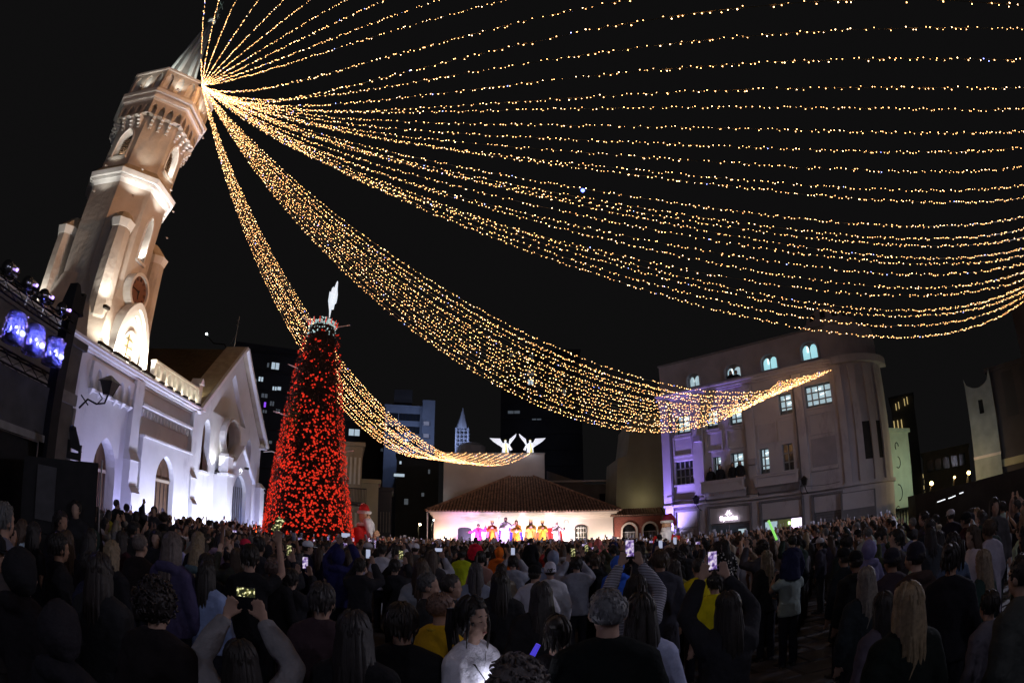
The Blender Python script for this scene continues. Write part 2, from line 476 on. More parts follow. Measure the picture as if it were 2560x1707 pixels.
# ---------------- tower: square base, octagonal shaft, two galleries and a spire
TX, TY = 3.12, 2.51       # centre
def octo(rv, z, tw=0.0, cx=TX, cy=TY):
    return [(cx + rv * math.cos(pi / 8 + pi / 4 * k), cy + rv * math.sin(pi / 8 + pi / 4 * k), z) for k in range(8)]
def chsq(h, c, z, cx=TX, cy=TY):   # square with cut corners, same vertex order as octo
    q = [(h, h - c), (h - c, h), (-h + c, h), (-h, h - c), (-h, -h + c), (-h + c, -h), (h - c, -h), (h, -h + c)]
    return [(cx + a, cy + b_, z) for a, b_ in q]
OC = 1.0823922
b = MB()
b.hull(chsq(2.2, .25, 6.5), chsq(2.0, .5, 8.0))
b.hull(chsq(2.0, .5, 8.0), chsq(1.82, .72, 8.9))
b.hull(chsq(1.82, .72, 8.9), octo(1.93, 9.6))
b.build('tower_base', W, church)
def oct_wall(name, rv, z0, z1, wins, ks=(0, 2, 4, 6)):
    b = MB(); ap = rv * math.cos(pi / 8); hw = rv * math.sin(pi / 8)
    for k in range(8):
        b.T = Matrix.Translation((TX, TY, 0)) @ Matrix.Rotation(pi / 4 * k, 4, 'Z')
        b.plate(rect(-hw, hw, z0, z1), [wins] if (wins and k in ks) else [], -ap, -ap + .42)
    b.build(name, W, church)
SW = lancet(-.24, .24, 10.75, 12.0, 12.65); BW = lancet(-.38, .38, 14.7, 15.5, 16.2)
oct_wall('tower_shaft', 1.9, 9.55, 13.5, SW, (0,))
# plain recessed core behind the window openings
MB().hull(octo(1.45, 9.7), octo(1.45, 17.2)).build('tower_core', M['black'], church)
# front niche with round amber window (pointed hood)
FY = TY - 2.06
niche = MB().plate(lancet(TX - 1.15, TX + 1.15, 6.55, 7.1, 9.05, 9), [lancet(TX - .93, TX + .93, 6.57, 7.05, 8.78, 9)], FY - .38, FY + .1).build('niche_arch', T_, church)
MB().plate(lancet(TX - .92, TX + .92, 6.57, 7.05, 8.76, 9), [lancet(TX - .78, TX + .78, 6.6, 7.05, 8.55, 9)], FY - .28, FY + .1).build('inner_arch', T_, niche)
MB().plate(lancet(TX - .77, TX + .77, 6.58, 7.0, 8.5, 9), [circ(TX, 7.38, .42, 20, .5)], FY - .16, FY + .05).build('niche_wall', T_, niche)
rw = MB().plate(circ(TX, 7.38, .5, 20, .58), [circ(TX, 7.38, .42, 20, .5)], FY - .22, FY - .161).build('round_window', T_, church)
MB().plate(circ(TX, 7.38, .42, 20, .5), [], FY - .06, FY - .03).build('pane', M['goldglass'], rw)
b = MB(); b.box(TX - .015, TX + .015, FY - .1, FY - .061, 6.9, 7.86); 
for zz in (7.1, 7.38, 7.66): b.box(TX - .4, TX + .4, FY - .1, FY - .0615, zz - .012, zz + .012)
b.build('glazing_bar', M['wood'], rw)
# clock
clock = MB().plate(circ(TX, 9.5, .7, 32), [circ(TX, 9.5, .58, 32)], FY - .12, FY + .25).build('clock', T_, church)
MB().plate(circ(TX, 9.5, .585, 32), [], FY - .02, FY + .2).build('dial', M['clockface'], clock)
b = MB()
for k in range(12):
    a = k * pi / 6
    c_, s_ = math.sin(a), math.cos(a)
    for off in (-.025, .025) if k % 3 else (-.04, 0, .04):
        p0 = (TX + c_ * .40 + s_ * off, FY - .03, 9.5 + s_ * .40 - c_ * off); p1 = (TX + c_ * .53 + s_ * off, FY - .03, 9.5 + s_ * .53 - c_ * off)
        b.tube([p0, p1], .011, 4)
b.build('numerals', M['black'], clock, kind='stuff')
hm = mat('clock_hand', (.02, .015, .012), .5)
MB().tube([(TX, FY - .045, 9.5), (TX - .42, FY - .045, 9.52)], [.03, .012], 4).build('minute_hand', hm, clock)
MB().tube([(TX, FY - .05, 9.5), (TX + .03, FY - .05, 9.2)], [.035, .016], 4).build('hour_hand', hm, clock)
MB().ball((TX, FY - .05, 9.5), .05, 8, 5).build('hub', hm, clock)
# corner turrets with lit caps
for sx in (-1, 1):
    for sy in (-1, 1):
        cx, cy = TX + sx * 1.5, TY + sy * 1.5
        b = MB()
        b.hull(octo(.5, 7.9, cx=cx, cy=cy), octo(.42, 11.3, cx=cx, cy=cy))
        b.hull(octo(.12, 6.6, cx=cx - sx * .25, cy=cy - sy * .25), octo(.5, 7.9, cx=cx, cy=cy))
        t = b.build('corner_turret', W, church)
        b = MB(); b.hull(octo(.45, 11.3, cx=cx, cy=cy), octo(.5, 11.45, cx=cx, cy=cy)); b.hull(octo(.5, 11.452, cx=cx, cy=cy), octo(.55, 11.6, cx=cx, cy=cy))
        b.build('cap', T_, t)
        MB().hull(octo(.5, 11.605, cx=cx, cy=cy), octo(.3, 12.1, cx=cx - sx * .22, cy=cy - sy * .22)).build('coping', M['coping'], t)
# lower gallery ledge
b = MB(); b.hull(octo(1.9, 13.42), octo(2.0, 13.56)); b.hull(octo(2.06, 13.562), octo(2.08, 13.68)); b.hull(octo(2.2, 13.70), octo(2.24, 13.9)); b.build('lower_gallery', T_, church)
MB().hull(octo(2.2, 13.902), octo(1.88, 14.3)).build('gallery_slope', M['coping'], church)
oct_wall('belfry_shaft', 1.86, 14.01, 17.46, BW)
# corbel table carrying the upper gallery
for k in range(8):
    a0 = pi / 8 + pi / 4 * k; a1 = a0 + pi / 4; mid = (a0 + a1) / 2
    t = empty('corbel_face', (TX, TY, 0), mid + pi / 2, church)
    hw = 2.2 * math.sin(pi / 8)
    ap = 2.2 * math.cos(pi / 8)
    pl = MB().plate([(-hw, 16.75)] + [(-hw + 2 * hw * (i + .5) / 4 + dx, zz) for i in range(0) for dx, zz in ()] + [(hw, 16.75), (hw, 17.45), (-hw, 17.45)],
                    [lancet(-hw + 2 * hw * (i + .18) / 4, -hw + 2 * hw * (i + .82) / 4, 16.78, 16.95, 17.3, 4) for i in range(4)], -ap, -ap + .22).build('arch_band', W, t)
    for i in range(5):
        x = -hw + 2 * hw * i / 4
        if i in (0,): continue
        if i == 4: continue
        b = MB()
        for j in range(4):
            q = .05 + j * .09
            b.box(x - .07, x + .07, -1.74 - q, -1.66, 16.2 + j * .14, 16.32 + j * .14)
        b.build('stepped_corbel', T_, t)
b = MB(); b.hull(octo(2.2, 17.45), octo(2.22, 17.56)); b.hull(octo(2.32, 17.562), octo(2.34, 17.66)); b.hull(octo(2.24, 17.662), octo(2.24, 17.8)); b.hull(octo(2.44, 17.802), octo(2.46, 17.96)); b.hull(octo(2.38, 17.962), octo(2.3, 18.1)); b.build('upper_gallery', T_, church)
MB().hull(octo(2.1, 18.1), octo(2.1, 18.4)).build('gallery_floor', W, church)
# parapet: eight panels each with lancet sinkings
for k in range(8):
    mid = pi / 8 + pi / 4 * k + pi / 8
    hw = 2.28 * math.sin(pi / 8); ap = 2.28 * math.cos(pi / 8)
    t = empty('parapet', (TX, TY, 0), mid + pi / 2, church)
    MB().plate([(-hw, 18.1), (hw, 18.1), (hw, 19.2), (-hw, 19.2)], [lancet(-hw + 2 * hw * (i + .2) / 3.0, -hw + 2 * hw * (i + .8) / 3.0, 18.2, 18.72, 19.08, 5) for i in range(3)], -ap, -ap + .1).build('parapet_panel', W, t)
    MB().box(-hw + .04, hw - .04, -ap + .1, -ap + .2, 18.1, 19.2).build('panel_back', T_, t)
    MB().box(-hw - .03, hw + .03, -ap - .09, -ap + .2, 19.2, 19.3).build('rail', T_, t)
# spire with rounded ribs
b = MB(); b.hull(octo(1.02, 18.3), octo(.94, 19.4)); b.hull(octo(.94, 19.4), octo(.1, 25.3)); b.build('spire', mat('grey_spire', (.30, .27, .25), .9, .15, 3, .3, 12), church)
for k in range(8):
    a = pi / 8 + pi / 4 * k
    MB().tube([(TX + r_ * math.cos(a), TY + r_ * math.sin(a), z_) for r_, z_ in ((.98, 18.3), (.95, 19.4), (.62, 21.6), (.1, 25.4))], [.15, .14, .11, .05], 8).build('spire_rib', T_, church, True)
MB().lathe([(.02, 25.35), (.2, 25.4), (.24, 25.55), (.16, 25.7), (.03, 25.75)], 12, (TX, TY, 0)).build('spire_ball', T_, church, True)
st = mat('verdigris_metal', (.22, .30, .28), .5, .1, 5, metal=.3)
b = MB(); b.tube([(TX, TY, 25.7), (TX, TY, 27.4)], .03, 6)
for k in range(10):
    a = 2 * pi * k / 10
    b.tube([(TX, TY, 26.3), (TX + .38 * math.cos(a), TY - .05, 26.3 + .38 * math.sin(a))], [.05, .012], 4)
b.tube([(TX - .3, TY, 27.05), (TX + .3, TY, 27.05)], .03, 5)
b.build('spire_star_cross', st, church)
# tower windows: belfry lancets with louvres on every axis face, lower lancet on the front
def tower_window(rz, zc0, zs, za, hw, ap, louv=True):
    t = empty('tower_window', (TX, TY, 0), rz, church)
    MB().plate(lancet(-hw - .07, hw + .07, zc0 - .05, zs, za + .09), [lancet(-hw + .002, hw - .002, zc0 + .002, zs, za - .002)], -ap - .04, -ap + .005).build('surround', T_, t)
    MB().plate(lancet(-hw, hw, zc0, zs, za), [], -ap + .39, -ap + .40).build('opening', M['black'], t)
    MB().box(-hw - .1, hw + .1, -ap - .12, -ap + .3, zc0 - .1, zc0 - .001).build('sill', T_, t)
    if louv:
        lm = MB().box(-hw * .97, hw * .97, -.05, .03, -.008, .008).me('slat', M['wood'])
        for j in range(int((za - .25 - zc0) / .1)):
            inst('slat', lm, t, (0, -ap + .32, zc0 + .06 + j * .1), (.5, 0, 0))
    f = MB().box(-hw + .03, -hw + .2, -ap + .08, -ap + .2, zc0 + .001, zc0 + .09).build('window_lamp', M['black'], t)
    spot('window_lamp_beam', (-hw + .14, -ap + .14, zc0 + .12), (hw * .7, -ap + .2, zs), 55, (1, .96, .9), 120, .8, .04, t)
AP = 1.86 * math.cos(pi / 8)
for q in range(4):
    tower_window((0, -pi / 2, pi, pi / 2)[q], 14.7, 15.5, 16.2, .38, AP)
tower_window(0, 10.75, 12.0, 12.65, .24, 1.9 * math.cos(pi / 8), False)
# floodlight bars on the cornice that wash the tower
FIX = mat('floodlight_housing', (.03, .028, .025), .5, .1, 6, metal=.3)
for i, x in enumerate((1.0, 2.0, 3.0, 4.0)):
    f = MB().box(x - .42, x + .42, -.35, -.22, 6.62, 6.72).build('floodlight', FIX, church)
    MB().box(x - .38, x + .38, -.216, -.21, 6.60, 6.63).build('lens', M['lampglow'], f)
    MB().tube([(x - .3, -.28, 6.54), (x - .3, -.28, 6.62)], .02, 5).build('bracket', FIX, f)
    spot('floodlight_lamp', (x, -.15, 6.66), (x + .35, 1.0, 10.5), (150, 280, 300, 250)[i], (1, .93, .78), 105, .8, .1, church)
# lamps standing on the turret foot; the gallery and spire ones are added
def fixture(p, tgt, pw, col=(1, .95, .86), sz=80, rad=.06, k=1.0, m=None):
    f = MB().box(p[0] - .13 * k, p[0] + .13 * k, p[1] - .08 * k, p[1] + .08 * k, p[2] - .06 * k, p[2] + .04 * k).build('floodlight', m or FIX, church)
    spot('floodlight_lamp', (p[0], p[1], p[2] + .07), tgt, pw, col, sz, .7, rad, church)
fixture((TX - 2.15, TY - 2.45, 8.0), (TX - 1.9, TY - 1.9, 9.6), 160, sz=80)
fixture((TX - 2.55, TY + 1.6, 8.0), (TX - 1.9, TY + 1.7, 9.6), 110, sz=80)
for (dx, dy) in ((0, -2.75), (-1.95, -1.95), (1.95, -1.95), (-2.75, 0)):
    # added plaster-coloured up-lights that brighten the two galleries
    fixture((TX + dx * .84, TY + dy * .84, 12.7), (TX + dx * .80, TY + dy * .80, 14), 46 if dx > -2.5 else 16, (1, .96, .88), 120, k=.4, m=W)
    fixture((TX + dx * .81, TY + dy * .81, 13.96), (TX + dx * .76, TY + dy * .76, 17.8), 26 if dx > -2.5 else 12, (1, .90, .74), 100, k=.4, m=W)
    fixture((TX + dx * .87, TY + dy * .87, 18.14), (TX + dx * .8, TY + dy * .8, 20), 15, (1, .93, .8), 120, k=.5, m=W)
for (dx, dy) in ((-1.3, -1.3), (.2, -1.75), (-1.8, .3)):
    fixture((TX + dx, TY + dy, 18.46), (TX, TY, 23.5), 330, (.9, 1, .92), 60)
# facade wall washers in the ground, blue-white
for i, (x, y, pw, c) in enumerate(((.3, -1.1, 60, (.55, .52, 1)), (3.1, -.95, 105, (.45, .45, 1)), (4.6, -1.1, 130, (.66, .70, 1)), (5.9, -1.1, 50, (.62, .66, 1)), (7.6, -1.1, 150, (.68, .74, 1)), (8.55, -1.1, 150, (.55, .6, 1)), (10.2, -1.2, 160, (.70, .76, 1)),
    (11.2, -1.4, 140, (.78, .84, 1)), (13.0, -1.9, 45, (.28, .36, 1)), (14.95, -1.3, 105, (.55, .6, 1)), (16.6, -1.2, 110, (.5, .52, 1)), (18.4, -1.0, 90, (.8, .84, 1)))):
    f = empty('ground_floodlight', (0, 0, 0), 0); f.matrix_world = church.matrix_world
    f.location = Matrix.Rotation(CHA, 4, 'Z') @ Vector((x, y - .45, 0)) + church.location; f.rotation_euler = church.rotation_euler
    tag(f, 'low black floodlight at the church wall, %s from the left' % ORD[i], 'floodlight', 'floodlights along the foot of the church')
    MB().box(-.14, .14, -.09, .09, .05, .22).build('housing', FIX, f)
    MB().box(-.16, .16, -.03, .03, 0, .12).build('foot', FIX, f)
    spot('wall_wash', (0, .02, .26), (0, 1.2, 4.2), pw * 2.9, c, 150, 1.0, .07, f)
# lamps on the gable: porch roof shelf and cornice end
fixture((11.0, -.35, 4.1), (11.2, -.1, 5.4), 70, (1, 1, 1), 90)
fixture((9.0, .3, 6.9), (10.2, .3, 8.6), 60, (1, .86, .55), 100)
for x in (4.9, 5.6, 6.3, 7.0, 7.7, 8.3): fixture((x, -.38, 6.6), (x, .0, 7.4), 7, (1, .9, .66), 150)
# portal lamp: bright pool at the top of the porch arch
fixture((13.05, PD - .32, 4.55), (13.05, PD + .25, 3.3), 90, (.75, .85, 1), 95)
# star lamp on a bent bracket on the ridge, aerial, security camera at the eaves
lamp = empty('roof_star_lamp', church.matrix_world @ Vector((0, 0, 0))); lamp.location = church.location; lamp.rotation_euler = church.rotation_euler
tag(lamp, 'small bright white lamp on a bent arm above the brown church roof', 'lamp')
MB().tube([(13.2, 1.0, 10.75), (13.2, 1.1, 11.0), (13.3, 1.9, 11.1), (13.4, 2.5, 11.6)], .035, 6).build('arm', M['iron'], lamp)
MB().ball((13.4, 2.5, 11.66), .07, 10, 7).build('bulb', mat('cold_white_bulb', (.9, .95, 1), .4, 0, emit=(.85, 1, 1), es=5), lamp)
aer = empty('roof_aerial', church.location, 0); aer.rotation_euler = church.rotation_euler
tag(aer, 'thin metal aerial standing on the tip of the gable', 'aerial')
MB().tube([(13.2, .5, 10.75), (13.2, .5, 12.6)], .025, 5).build('mast', M['steel'], aer)
for q in ((12.95, 12.3, 13.45, 12.3), (13.0, 12.05, 13.4, 12.05), (13.2, 11.6, 12.7, 10.9)): MB().tube([(q[0], .5, q[1]), (q[2], .5, q[3])], .012, 4).build('crossbar', M['steel'], aer)
cc = empty('security_camera', church.location, 0); cc.rotation_euler = church.rotation_euler
tag(cc, 'white dome security camera on an arm at the right eaves of the gable', 'camera')
MB().tube([(17.7, -.2, 6.05), (18.3, -.5, 6.2), (18.8, -.75, 6.15)], .035, 6).build('arm', T_, cc)
b = MB(); b.lathe([(.1, 0), (.12, .12), (.05, .2)], 10, (18.85, -.78, 5.88)); b.ball((18.85, -.78, 5.86), .1, 8, 5); b.build('housing', T_, cc)
b = MB(); b.box(17.75, 18.4, .2, .9, 6.7, 8.0); 
rp = b.build('side_roof_pier', T_, church)
# ------------------------------------------------------------------ giant Christmas tree covered in red blossoms
TRX, TRY = -8.0, 20.8
tree = empty('christmas_tree', (TRX, TRY, 0))
tag(tree, 'tall cone Christmas tree covered in floodlit red blossoms with a white comet on top', 'christmas tree')
M['needle'] = mat('dark_needles', (.17, .065, .05), .9, .5, 30)
M['bloom'] = mat('red_blossom', (.62, .03, .02), .6, .45, 40, emit=(.9, .05, .02), es=.38, light=False)  # own glow painted in to stand for red floodlight on the petals
def trad(z): return 2.02 - 1.36 * (z / 10.2) ** .92
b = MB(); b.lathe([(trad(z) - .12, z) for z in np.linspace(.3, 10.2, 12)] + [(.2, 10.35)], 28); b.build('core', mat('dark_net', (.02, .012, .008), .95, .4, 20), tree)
# needles: thousands of small thin leaves, one part
b = MB()
for i in range(9000):
    z = 10.3 * (1 - math.sqrt(rnd.random() * .98)); a = rnd.uniform(0, 2 * pi); r = trad(z) + rnd.uniform(-.12, .08)
    p = Vector((r * math.cos(a), r * math.sin(a), z)); o = Vector((math.cos(a), math.sin(a), rnd.uniform(-.6, .5))).normalized()
    t = Vector((-math.sin(a), math.cos(a), rnd.uniform(-1, 1))).normalized() * .028; l = rnd.uniform(.08, .17)
    b.add([p - t, p + t, p + o * l], [(0, 1, 2)])
b.build('needles', M['needle'], tree, kind='stuff')
def bloom_me():
    b = MB()
    for k in range(6):
        a = k * pi / 3 + rnd.uniform(-.2, .2); l = rnd.uniform(.05, .085); up = rnd.uniform(.01, .04)
        c_, s_ = math.cos(a), math.sin(a)
        b.add([(0, 0, 0), (c_ * l * .5 - s_ * .028, s_ * l * .5 + c_ * .028, up), (c_ * l, s_ * l, up * .4), (c_ * l * .5 + s_ * .028, s_ * l * .5 - c_ * .028, up)], [(0, 1, 2, 3)])
    b.ball((0, 0, .02), .014, 5, 3)
    return b.me('blossom', M['bloom'])
bms = [bloom_me() for _ in range(5)]
bl = []
def bden(z, a):
    d = .42 + .62 * max(0, min(1, (8.2 - z) / 4.0))
    if z > 8.6: d = .5
    if 6.4 < z < 7.2: d *= .7
    if z < 1.9 and abs(a + pi / 2) < .9: d *= .22     # bare patch low on the front
    if z < .9: d *= .5
    return d * (.55 + .9 * noise.noise(Vector((a * 2.2, z * .9, 3))) + .35)
tries = 0
while len(bl) < 4600 and tries < 150000:
    tries += 1
    z = 10.25 * (1 - math.sqrt(rnd.random() * .985)); a = rnd.uniform(-pi, pi)
    if rnd.random() > bden(z, a): continue
    bl.append((z, a))
cama = math.atan2(-TRY, -TRX)
bl.sort(key=lambda q: -math.cos(q[1] - cama) - (2 if q[0] > 1.2 else 0))
big = MB()
for i, (z, a) in enumerate(bl):
    r = trad(z) + rnd.uniform(.02, .13); s = rnd.uniform(.4, .85)
    nrm = Vector((math.cos(a), math.sin(a), .25 + rnd.uniform(-.5, .4))).normalized()
    q = nrm.to_track_quat('Z', 'Y') @ Quaternion((0, 0, 1), rnd.uniform(0, 6.28))
    if i < 300:
        o = inst('blossom', bms[i % 5], tree, (r * math.cos(a), r * math.sin(a), z), q.to_euler(), s)
    else:
        big.T = Matrix.LocRotScale(Vector((r * math.cos(a), r * math.sin(a), z)), q, Vector((s, s, s)))
        me = bms[i % 5]
        big.add([v.co for v in me.vertices], [tuple(p.vertices) for p in me.polygons])
big.build('blossoms', M['bloom'], tree, kind='stuff')
# green patch of real leaves on the left flank, tinsel crown, red tapers, comet, spare rods
b = MB()
for i in range(420):
    a = cama - .75 + rnd.uniform(-.28, .28) ; z = 6.05 + rnd.gauss(0, .42); r = trad(z) + rnd.uniform(0, .12)
    p = Vector((r * math.cos(a), r * math.sin(a), z)); t = Vector((rnd.uniform(-1, 1), rnd.uniform(-1, 1), rnd.uniform(-1, 1))).normalized() * .02
    b.add([p - t, p + t, p + Vector((rnd.uniform(-1, 1), rnd.uniform(-1, 1), rnd.uniform(-.6, 1))).normalized() * .09], [(0, 1, 2)])
b.build('green_leaves', mat('pale_green_leaf', (.14, .16, .05), .7, .3, 20), tree, kind='stuff')
b = MB()
for i in range(520):
    a = rnd.uniform(0, 6.28); z = 9.75 + rnd.random() * .75; r = .62 * rnd.random() ** .4
    c = (r * math.cos(a), r * math.sin(a), z)
    b.ball(c, rnd.uniform(.018, .04), 5, 3)
b.build('tinsel_crown', mat('silver_tinsel', (.7, .85, .85), .25, .3, 30, metal=.6, emit=(.55, .8, .8), es=.35), tree, kind='stuff')
red = mat('red_taper', (.7, .05, .03), .5, .1, emit=(.9, .1, .06), es=.4)
for i in range(9):
    a = cama - 1.5 + i * .42
    MB().tube([(.6 * math.cos(a), .6 * math.sin(a), 10.25), (.66 * math.cos(a), .66 * math.sin(a), 10.48)], [.035, .012], 6).build('red_taper', red, tree)
rod = mat('white_rod', (.8, .7, .66), .5, .05)
for (z, a, l) in ((10.25, cama + 1.35, .55), (8.3, cama - 1.45, .45), (6.3, cama - 1.5, .6), (5.0, cama + 1.45, .5), (8.35, cama + 1.5, .35), (10.3, cama - 1.1, .4)):
    r = trad(min(z, 10)) * .95
    MB().tube([(r * math.cos(a), r * math.sin(a), z), ((r + l) * math.cos(a), (r + l) * math.sin(a), z + .12)], .022, 6).build('rod', rod, tree)
# comet: a feathered white fin on a stalk, pricked with holes
vx = Vector((math.cos(cama + pi / 2), math.sin(cama + pi / 2), 0))
pro = [(-.03, 10.75), (-.06, 11.05), (-.16, 11.5), (-.16, 11.72), (-.15, 11.95), (-.09, 11.9), (-.07, 12.1), (-.01, 12.2), (.02, 12.12), (.12, 12.5), (.16, 12.45), (.18, 12.1), (.22, 11.85), (.22, 11.62), (.2, 11.45), (.14, 11.38), (.12, 11.15), (.07, 11.12), (.06, 11.2), (.02, 11.08), (.0, 10.75)]
holes = [circ(x, z, .018, 5) for x, z in ((-.05, 11.85), (.02, 11.78), (.09, 11.8), (-.03, 11.7), (.05, 11.66), (.12, 11.66), (.03, 11.55), (.1, 11.52), (.04, 11.42), (.08, 11.36), (.1, 11.95), (.13, 12.1), (-.06, 11.58), (.0, 11.46))]
c = MB(); c.plate(pro, holes, -.025, .025)
c.build('comet', mat('white_lit_comet', (.85, .9, .95), .5, .05, emit=(.8, .9, 1), es=.55), tree, loc=(.22 * vx.x + .05, .22 * vx.y, -.05), rz=cama + pi / 2 + .15)
MB().tube([(.2 * vx.x, .2 * vx.y, 10.3), (.22 * vx.x + .02, .22 * vx.y, 10.8)], .025, 6).build('stalk', rod, tree)
# red floodlights round its foot
FX = Vector((TRX, TRY, 0))
for i, a in enumerate((cama - 2.2, cama - 1.35, cama + 1.35, cama + 2.2)):
    d = 1.15 + trad(0)
    f = empty('ground_floodlight', (TRX + d * math.cos(a), TRY + d * math.sin(a), 0), a + pi / 2)
    tag(f, 'black floodlight shining red up the Christmas tree, %s' % ('behind left', 'front left', 'front right', 'behind right')[i], 'floodlight', 'red floodlights round the tree')
    MB().box(-.15, .15, -.1, .1, .05, .25).build('housing', FIX, f); MB().box(-.18, .18, -.03, .03, 0, .12).build('foot', FIX, f)
    spot('red_beam', (0, 0, .3), (0, .8, 4.6), 850, (1, .13, .07), 75, .9, .1, f)
# ------------------------------------------------------------------ strings of fairy lights from the tower to the roofs around
SA = Vector((-13.33, 13.95, 19.08))
G3 = [(10.08, -21.04, 11.5, 3.1), (13.0, -20.35, 11.5, 3.35), (15.86, -19.21, 11.5, 3.5), (20.3, -18.64, 11.5, 3.65), (22.49, -16.35, 11.5, 4.1), (24.07, -14.43, 11.5, 4.35), (24.79, -12.04, 11.5, 4.5), (24.36, -10.12, 11.5, 4.85), (23.94, -8.21, 11.5, 5.0), (23.94, -7.22, 11.5, 5.35), (25.08, -11.92, 12.24, 8.89), (22.09, -11.15, 11.0, 9.09), (20.15, -4.81, 12.49, 7.4), (20.23, -4.28, 11.9, 7.43), (21.97, -3.48, 13.09, 7.97), (19.91, 0.19, 11.81, 6.27), (22.64, 0.75, 13.44, 7.19), (19.92, 3.45, 12.06, 5.97), (21.05, 3.92, 12.21, 6.26), (22.84, 4.76, 12.85, 6.67), (20.99, 6.48, 11.57, 5.53), (19.46, 8.06, 10.81, 5.2), (21.91, 7.81, 11.46, 6.06), (22.52, 7.39, 11.37, 6.35), (23.9, 9.63, 11.78, 6.08), (22.88, 7.36, 11.0, 6.65), (23.43, 7.06, 11.28, 7.23), (24.89, 9.49, 11.79, 7.15), (24.3, 7.4, 11.71, 8.0), (25.5, 11.94, 11.61, 7.07), (26.08, 11.67, 11.82, 7.48), (25.43, 12.62, 11.21, 7.17), (27.02, 14.32, 11.6, 7.38)]
G1 = [(-5.5 + 7.0 * i / 12, 45, 8.67, s) for i, s in enumerate((5.2, 5.3, 5.4, 5.5, 5.6, 5.6, 5.7, 5.8, 5.9, 5.9, 6.0, 6.0, 6.1))]
G2 = []
for i in range(17):
    t = (8.0 + 3.2 * i / 16)
    G2.append((9.26 + t * .710 - .1, 32.7 - t * .704 - .1, 9.6, 7.35 - 1.6 * i / 16))
M['wire'] = mat('olive_wire', (.20, .15, .07), .6, .1)
M['bulb'] = mat('warm_bulb', (1, .8, .5), .4, 0, emit=(1, .47, .16), es=8.0)
M['bulbb'] = mat('blue_bulb', (.4, .5, 1), .4, 0, emit=(.25, .3, 1), es=9)
M['bulbw'] = mat('pale_bulb', (1, .9, .7), .4, 0, emit=(1, .62, .32), es=11)
def fairy(E, sag, label, group, dens=1.0, r0=.0148, jit=.07):
    E = Vector(E); sag += rnd.uniform(-jit, jit); L = (E - SA).length * 1.02
    t = empty('fairy_light_string', SA); tag(t, label, 'string lights', group)
    def P(u): return (E - SA) * u - Vector((0, 0, 4 * sag * u * (1 - u)))
    b = MB(); b.tube([P(i / 36) for i in range(37)], .0055, 3, caps=False); b.build('wire', M['wire'], t)
    nb = int(L / .112 * dens); b = MB(); vs = []; fs = []; ms = []
    for i in range(nb):
        if rnd.random() < .16: continue
        u = (i + .5 + rnd.uniform(-.42, .42)) / nb; p = P(u)
        side = rnd.choice((-1, 1)) * rnd.uniform(.010, .034)
        c = p + Vector((rnd.uniform(-.012, .012), rnd.uniform(-.012, .012), side))
        d = (c + SA - Vector((0, 0, 1.95))).length
        r = r0 * (.36 + .0195 * min(d, 30)) * rnd.uniform(.75, 1.3); k = len(vs)
        vs += [(c.x + r, c.y, c.z), (c.x - r, c.y, c.z), (c.x, c.y + r, c.z), (c.x, c.y - r, c.z), (c.x, c.y, c.z + r * 1.25), (c.x, c.y, c.z - r * 1.25)]
        fs += [(k, k + 2, k + 4), (k + 2, k + 1, k + 4), (k + 1, k + 3, k + 4), (k + 3, k, k + 4), (k + 2, k, k + 5), (k + 1, k + 2, k + 5), (k + 3, k + 1, k + 5), (k, k + 3, k + 5)]
        q = rnd.random(); ms += [1 if q < .012 else (2 if q < .2 else 0)] * 8
    me = bpy.data.meshes.new('bulbs'); me.from_pydata(vs, [], fs)
    for mm in (M['bulb'], M['bulbb'], M['bulbw']): me.materials.append(mm)
    me.polygons.foreach_set('material_index', ms)
    o = bpy.data.objects.new('bulbs', me); link(o, t); o['kind'] = 'stuff'
for i, (x, y, z, s) in enumerate(G3):
    fairy((x, y, z), s, 'fairy light string fanning over the square, %s counted clockwise from the spire' % ORD[i], 'fairy light strings over the square', 1.2, .0155, .012)
for i, (x, y, z, s) in enumerate(G1):
    fairy((x, y, z), s, 'fairy light string drooping behind the tree to the angel wall, %s from its left end' % ORD[i], 'fairy light strings to the angel wall')
for i, (x, y, z, s) in enumerate(G2):
    fairy((x, y, z), s, 'fairy light string drooping to the lilac corner building, %s from the lowest' % ORD[i], 'fairy light strings to the corner building')
# iron hook ring they start from
hk = MB(); hk.tube([(SA.x - .9, SA.y - .1, SA.z + .1), (SA.x, SA.y, SA.z)], .05, 6); hk.ball(SA, .09, 8, 5)
hk.build('string_anchor', M['iron'], label='small iron anchor arm on the tower parapet where all light strings start', cat='bracket')

# one big blue bulb hanging among the small ones
az_, el_ = R(8.9), R(35.7); dv = Vector((math.sin(az_) * math.cos(el_), math.cos(az_) * math.cos(el_), math.sin(el_))); bb_ = None
for (x, y, z, s) in G3:
    E = Vector((x, y, z))
    for i in range(10, 190):
        u = i / 200; p = SA + (E - SA) * u - Vector((0, 0, 4 * s * u * (1 - u))); q = (p - Vector((0, 0, 1.95))).normalized()
        if bb_ is None or q.dot(dv) > bb_[0]: bb_ = (q.dot(dv), p)
bo = MB().ball((0, 0, 0), .05, 10, 7).build('blue_bulb', mat('big_blue_bulb', (.4, .5, 1), .4, 0, emit=(.08, .12, 1), es=5), loc=bb_[1] - Vector((0, 0, .05)), label='single large blue bulb hanging among the golden strings, top centre right', cat='light bulb')
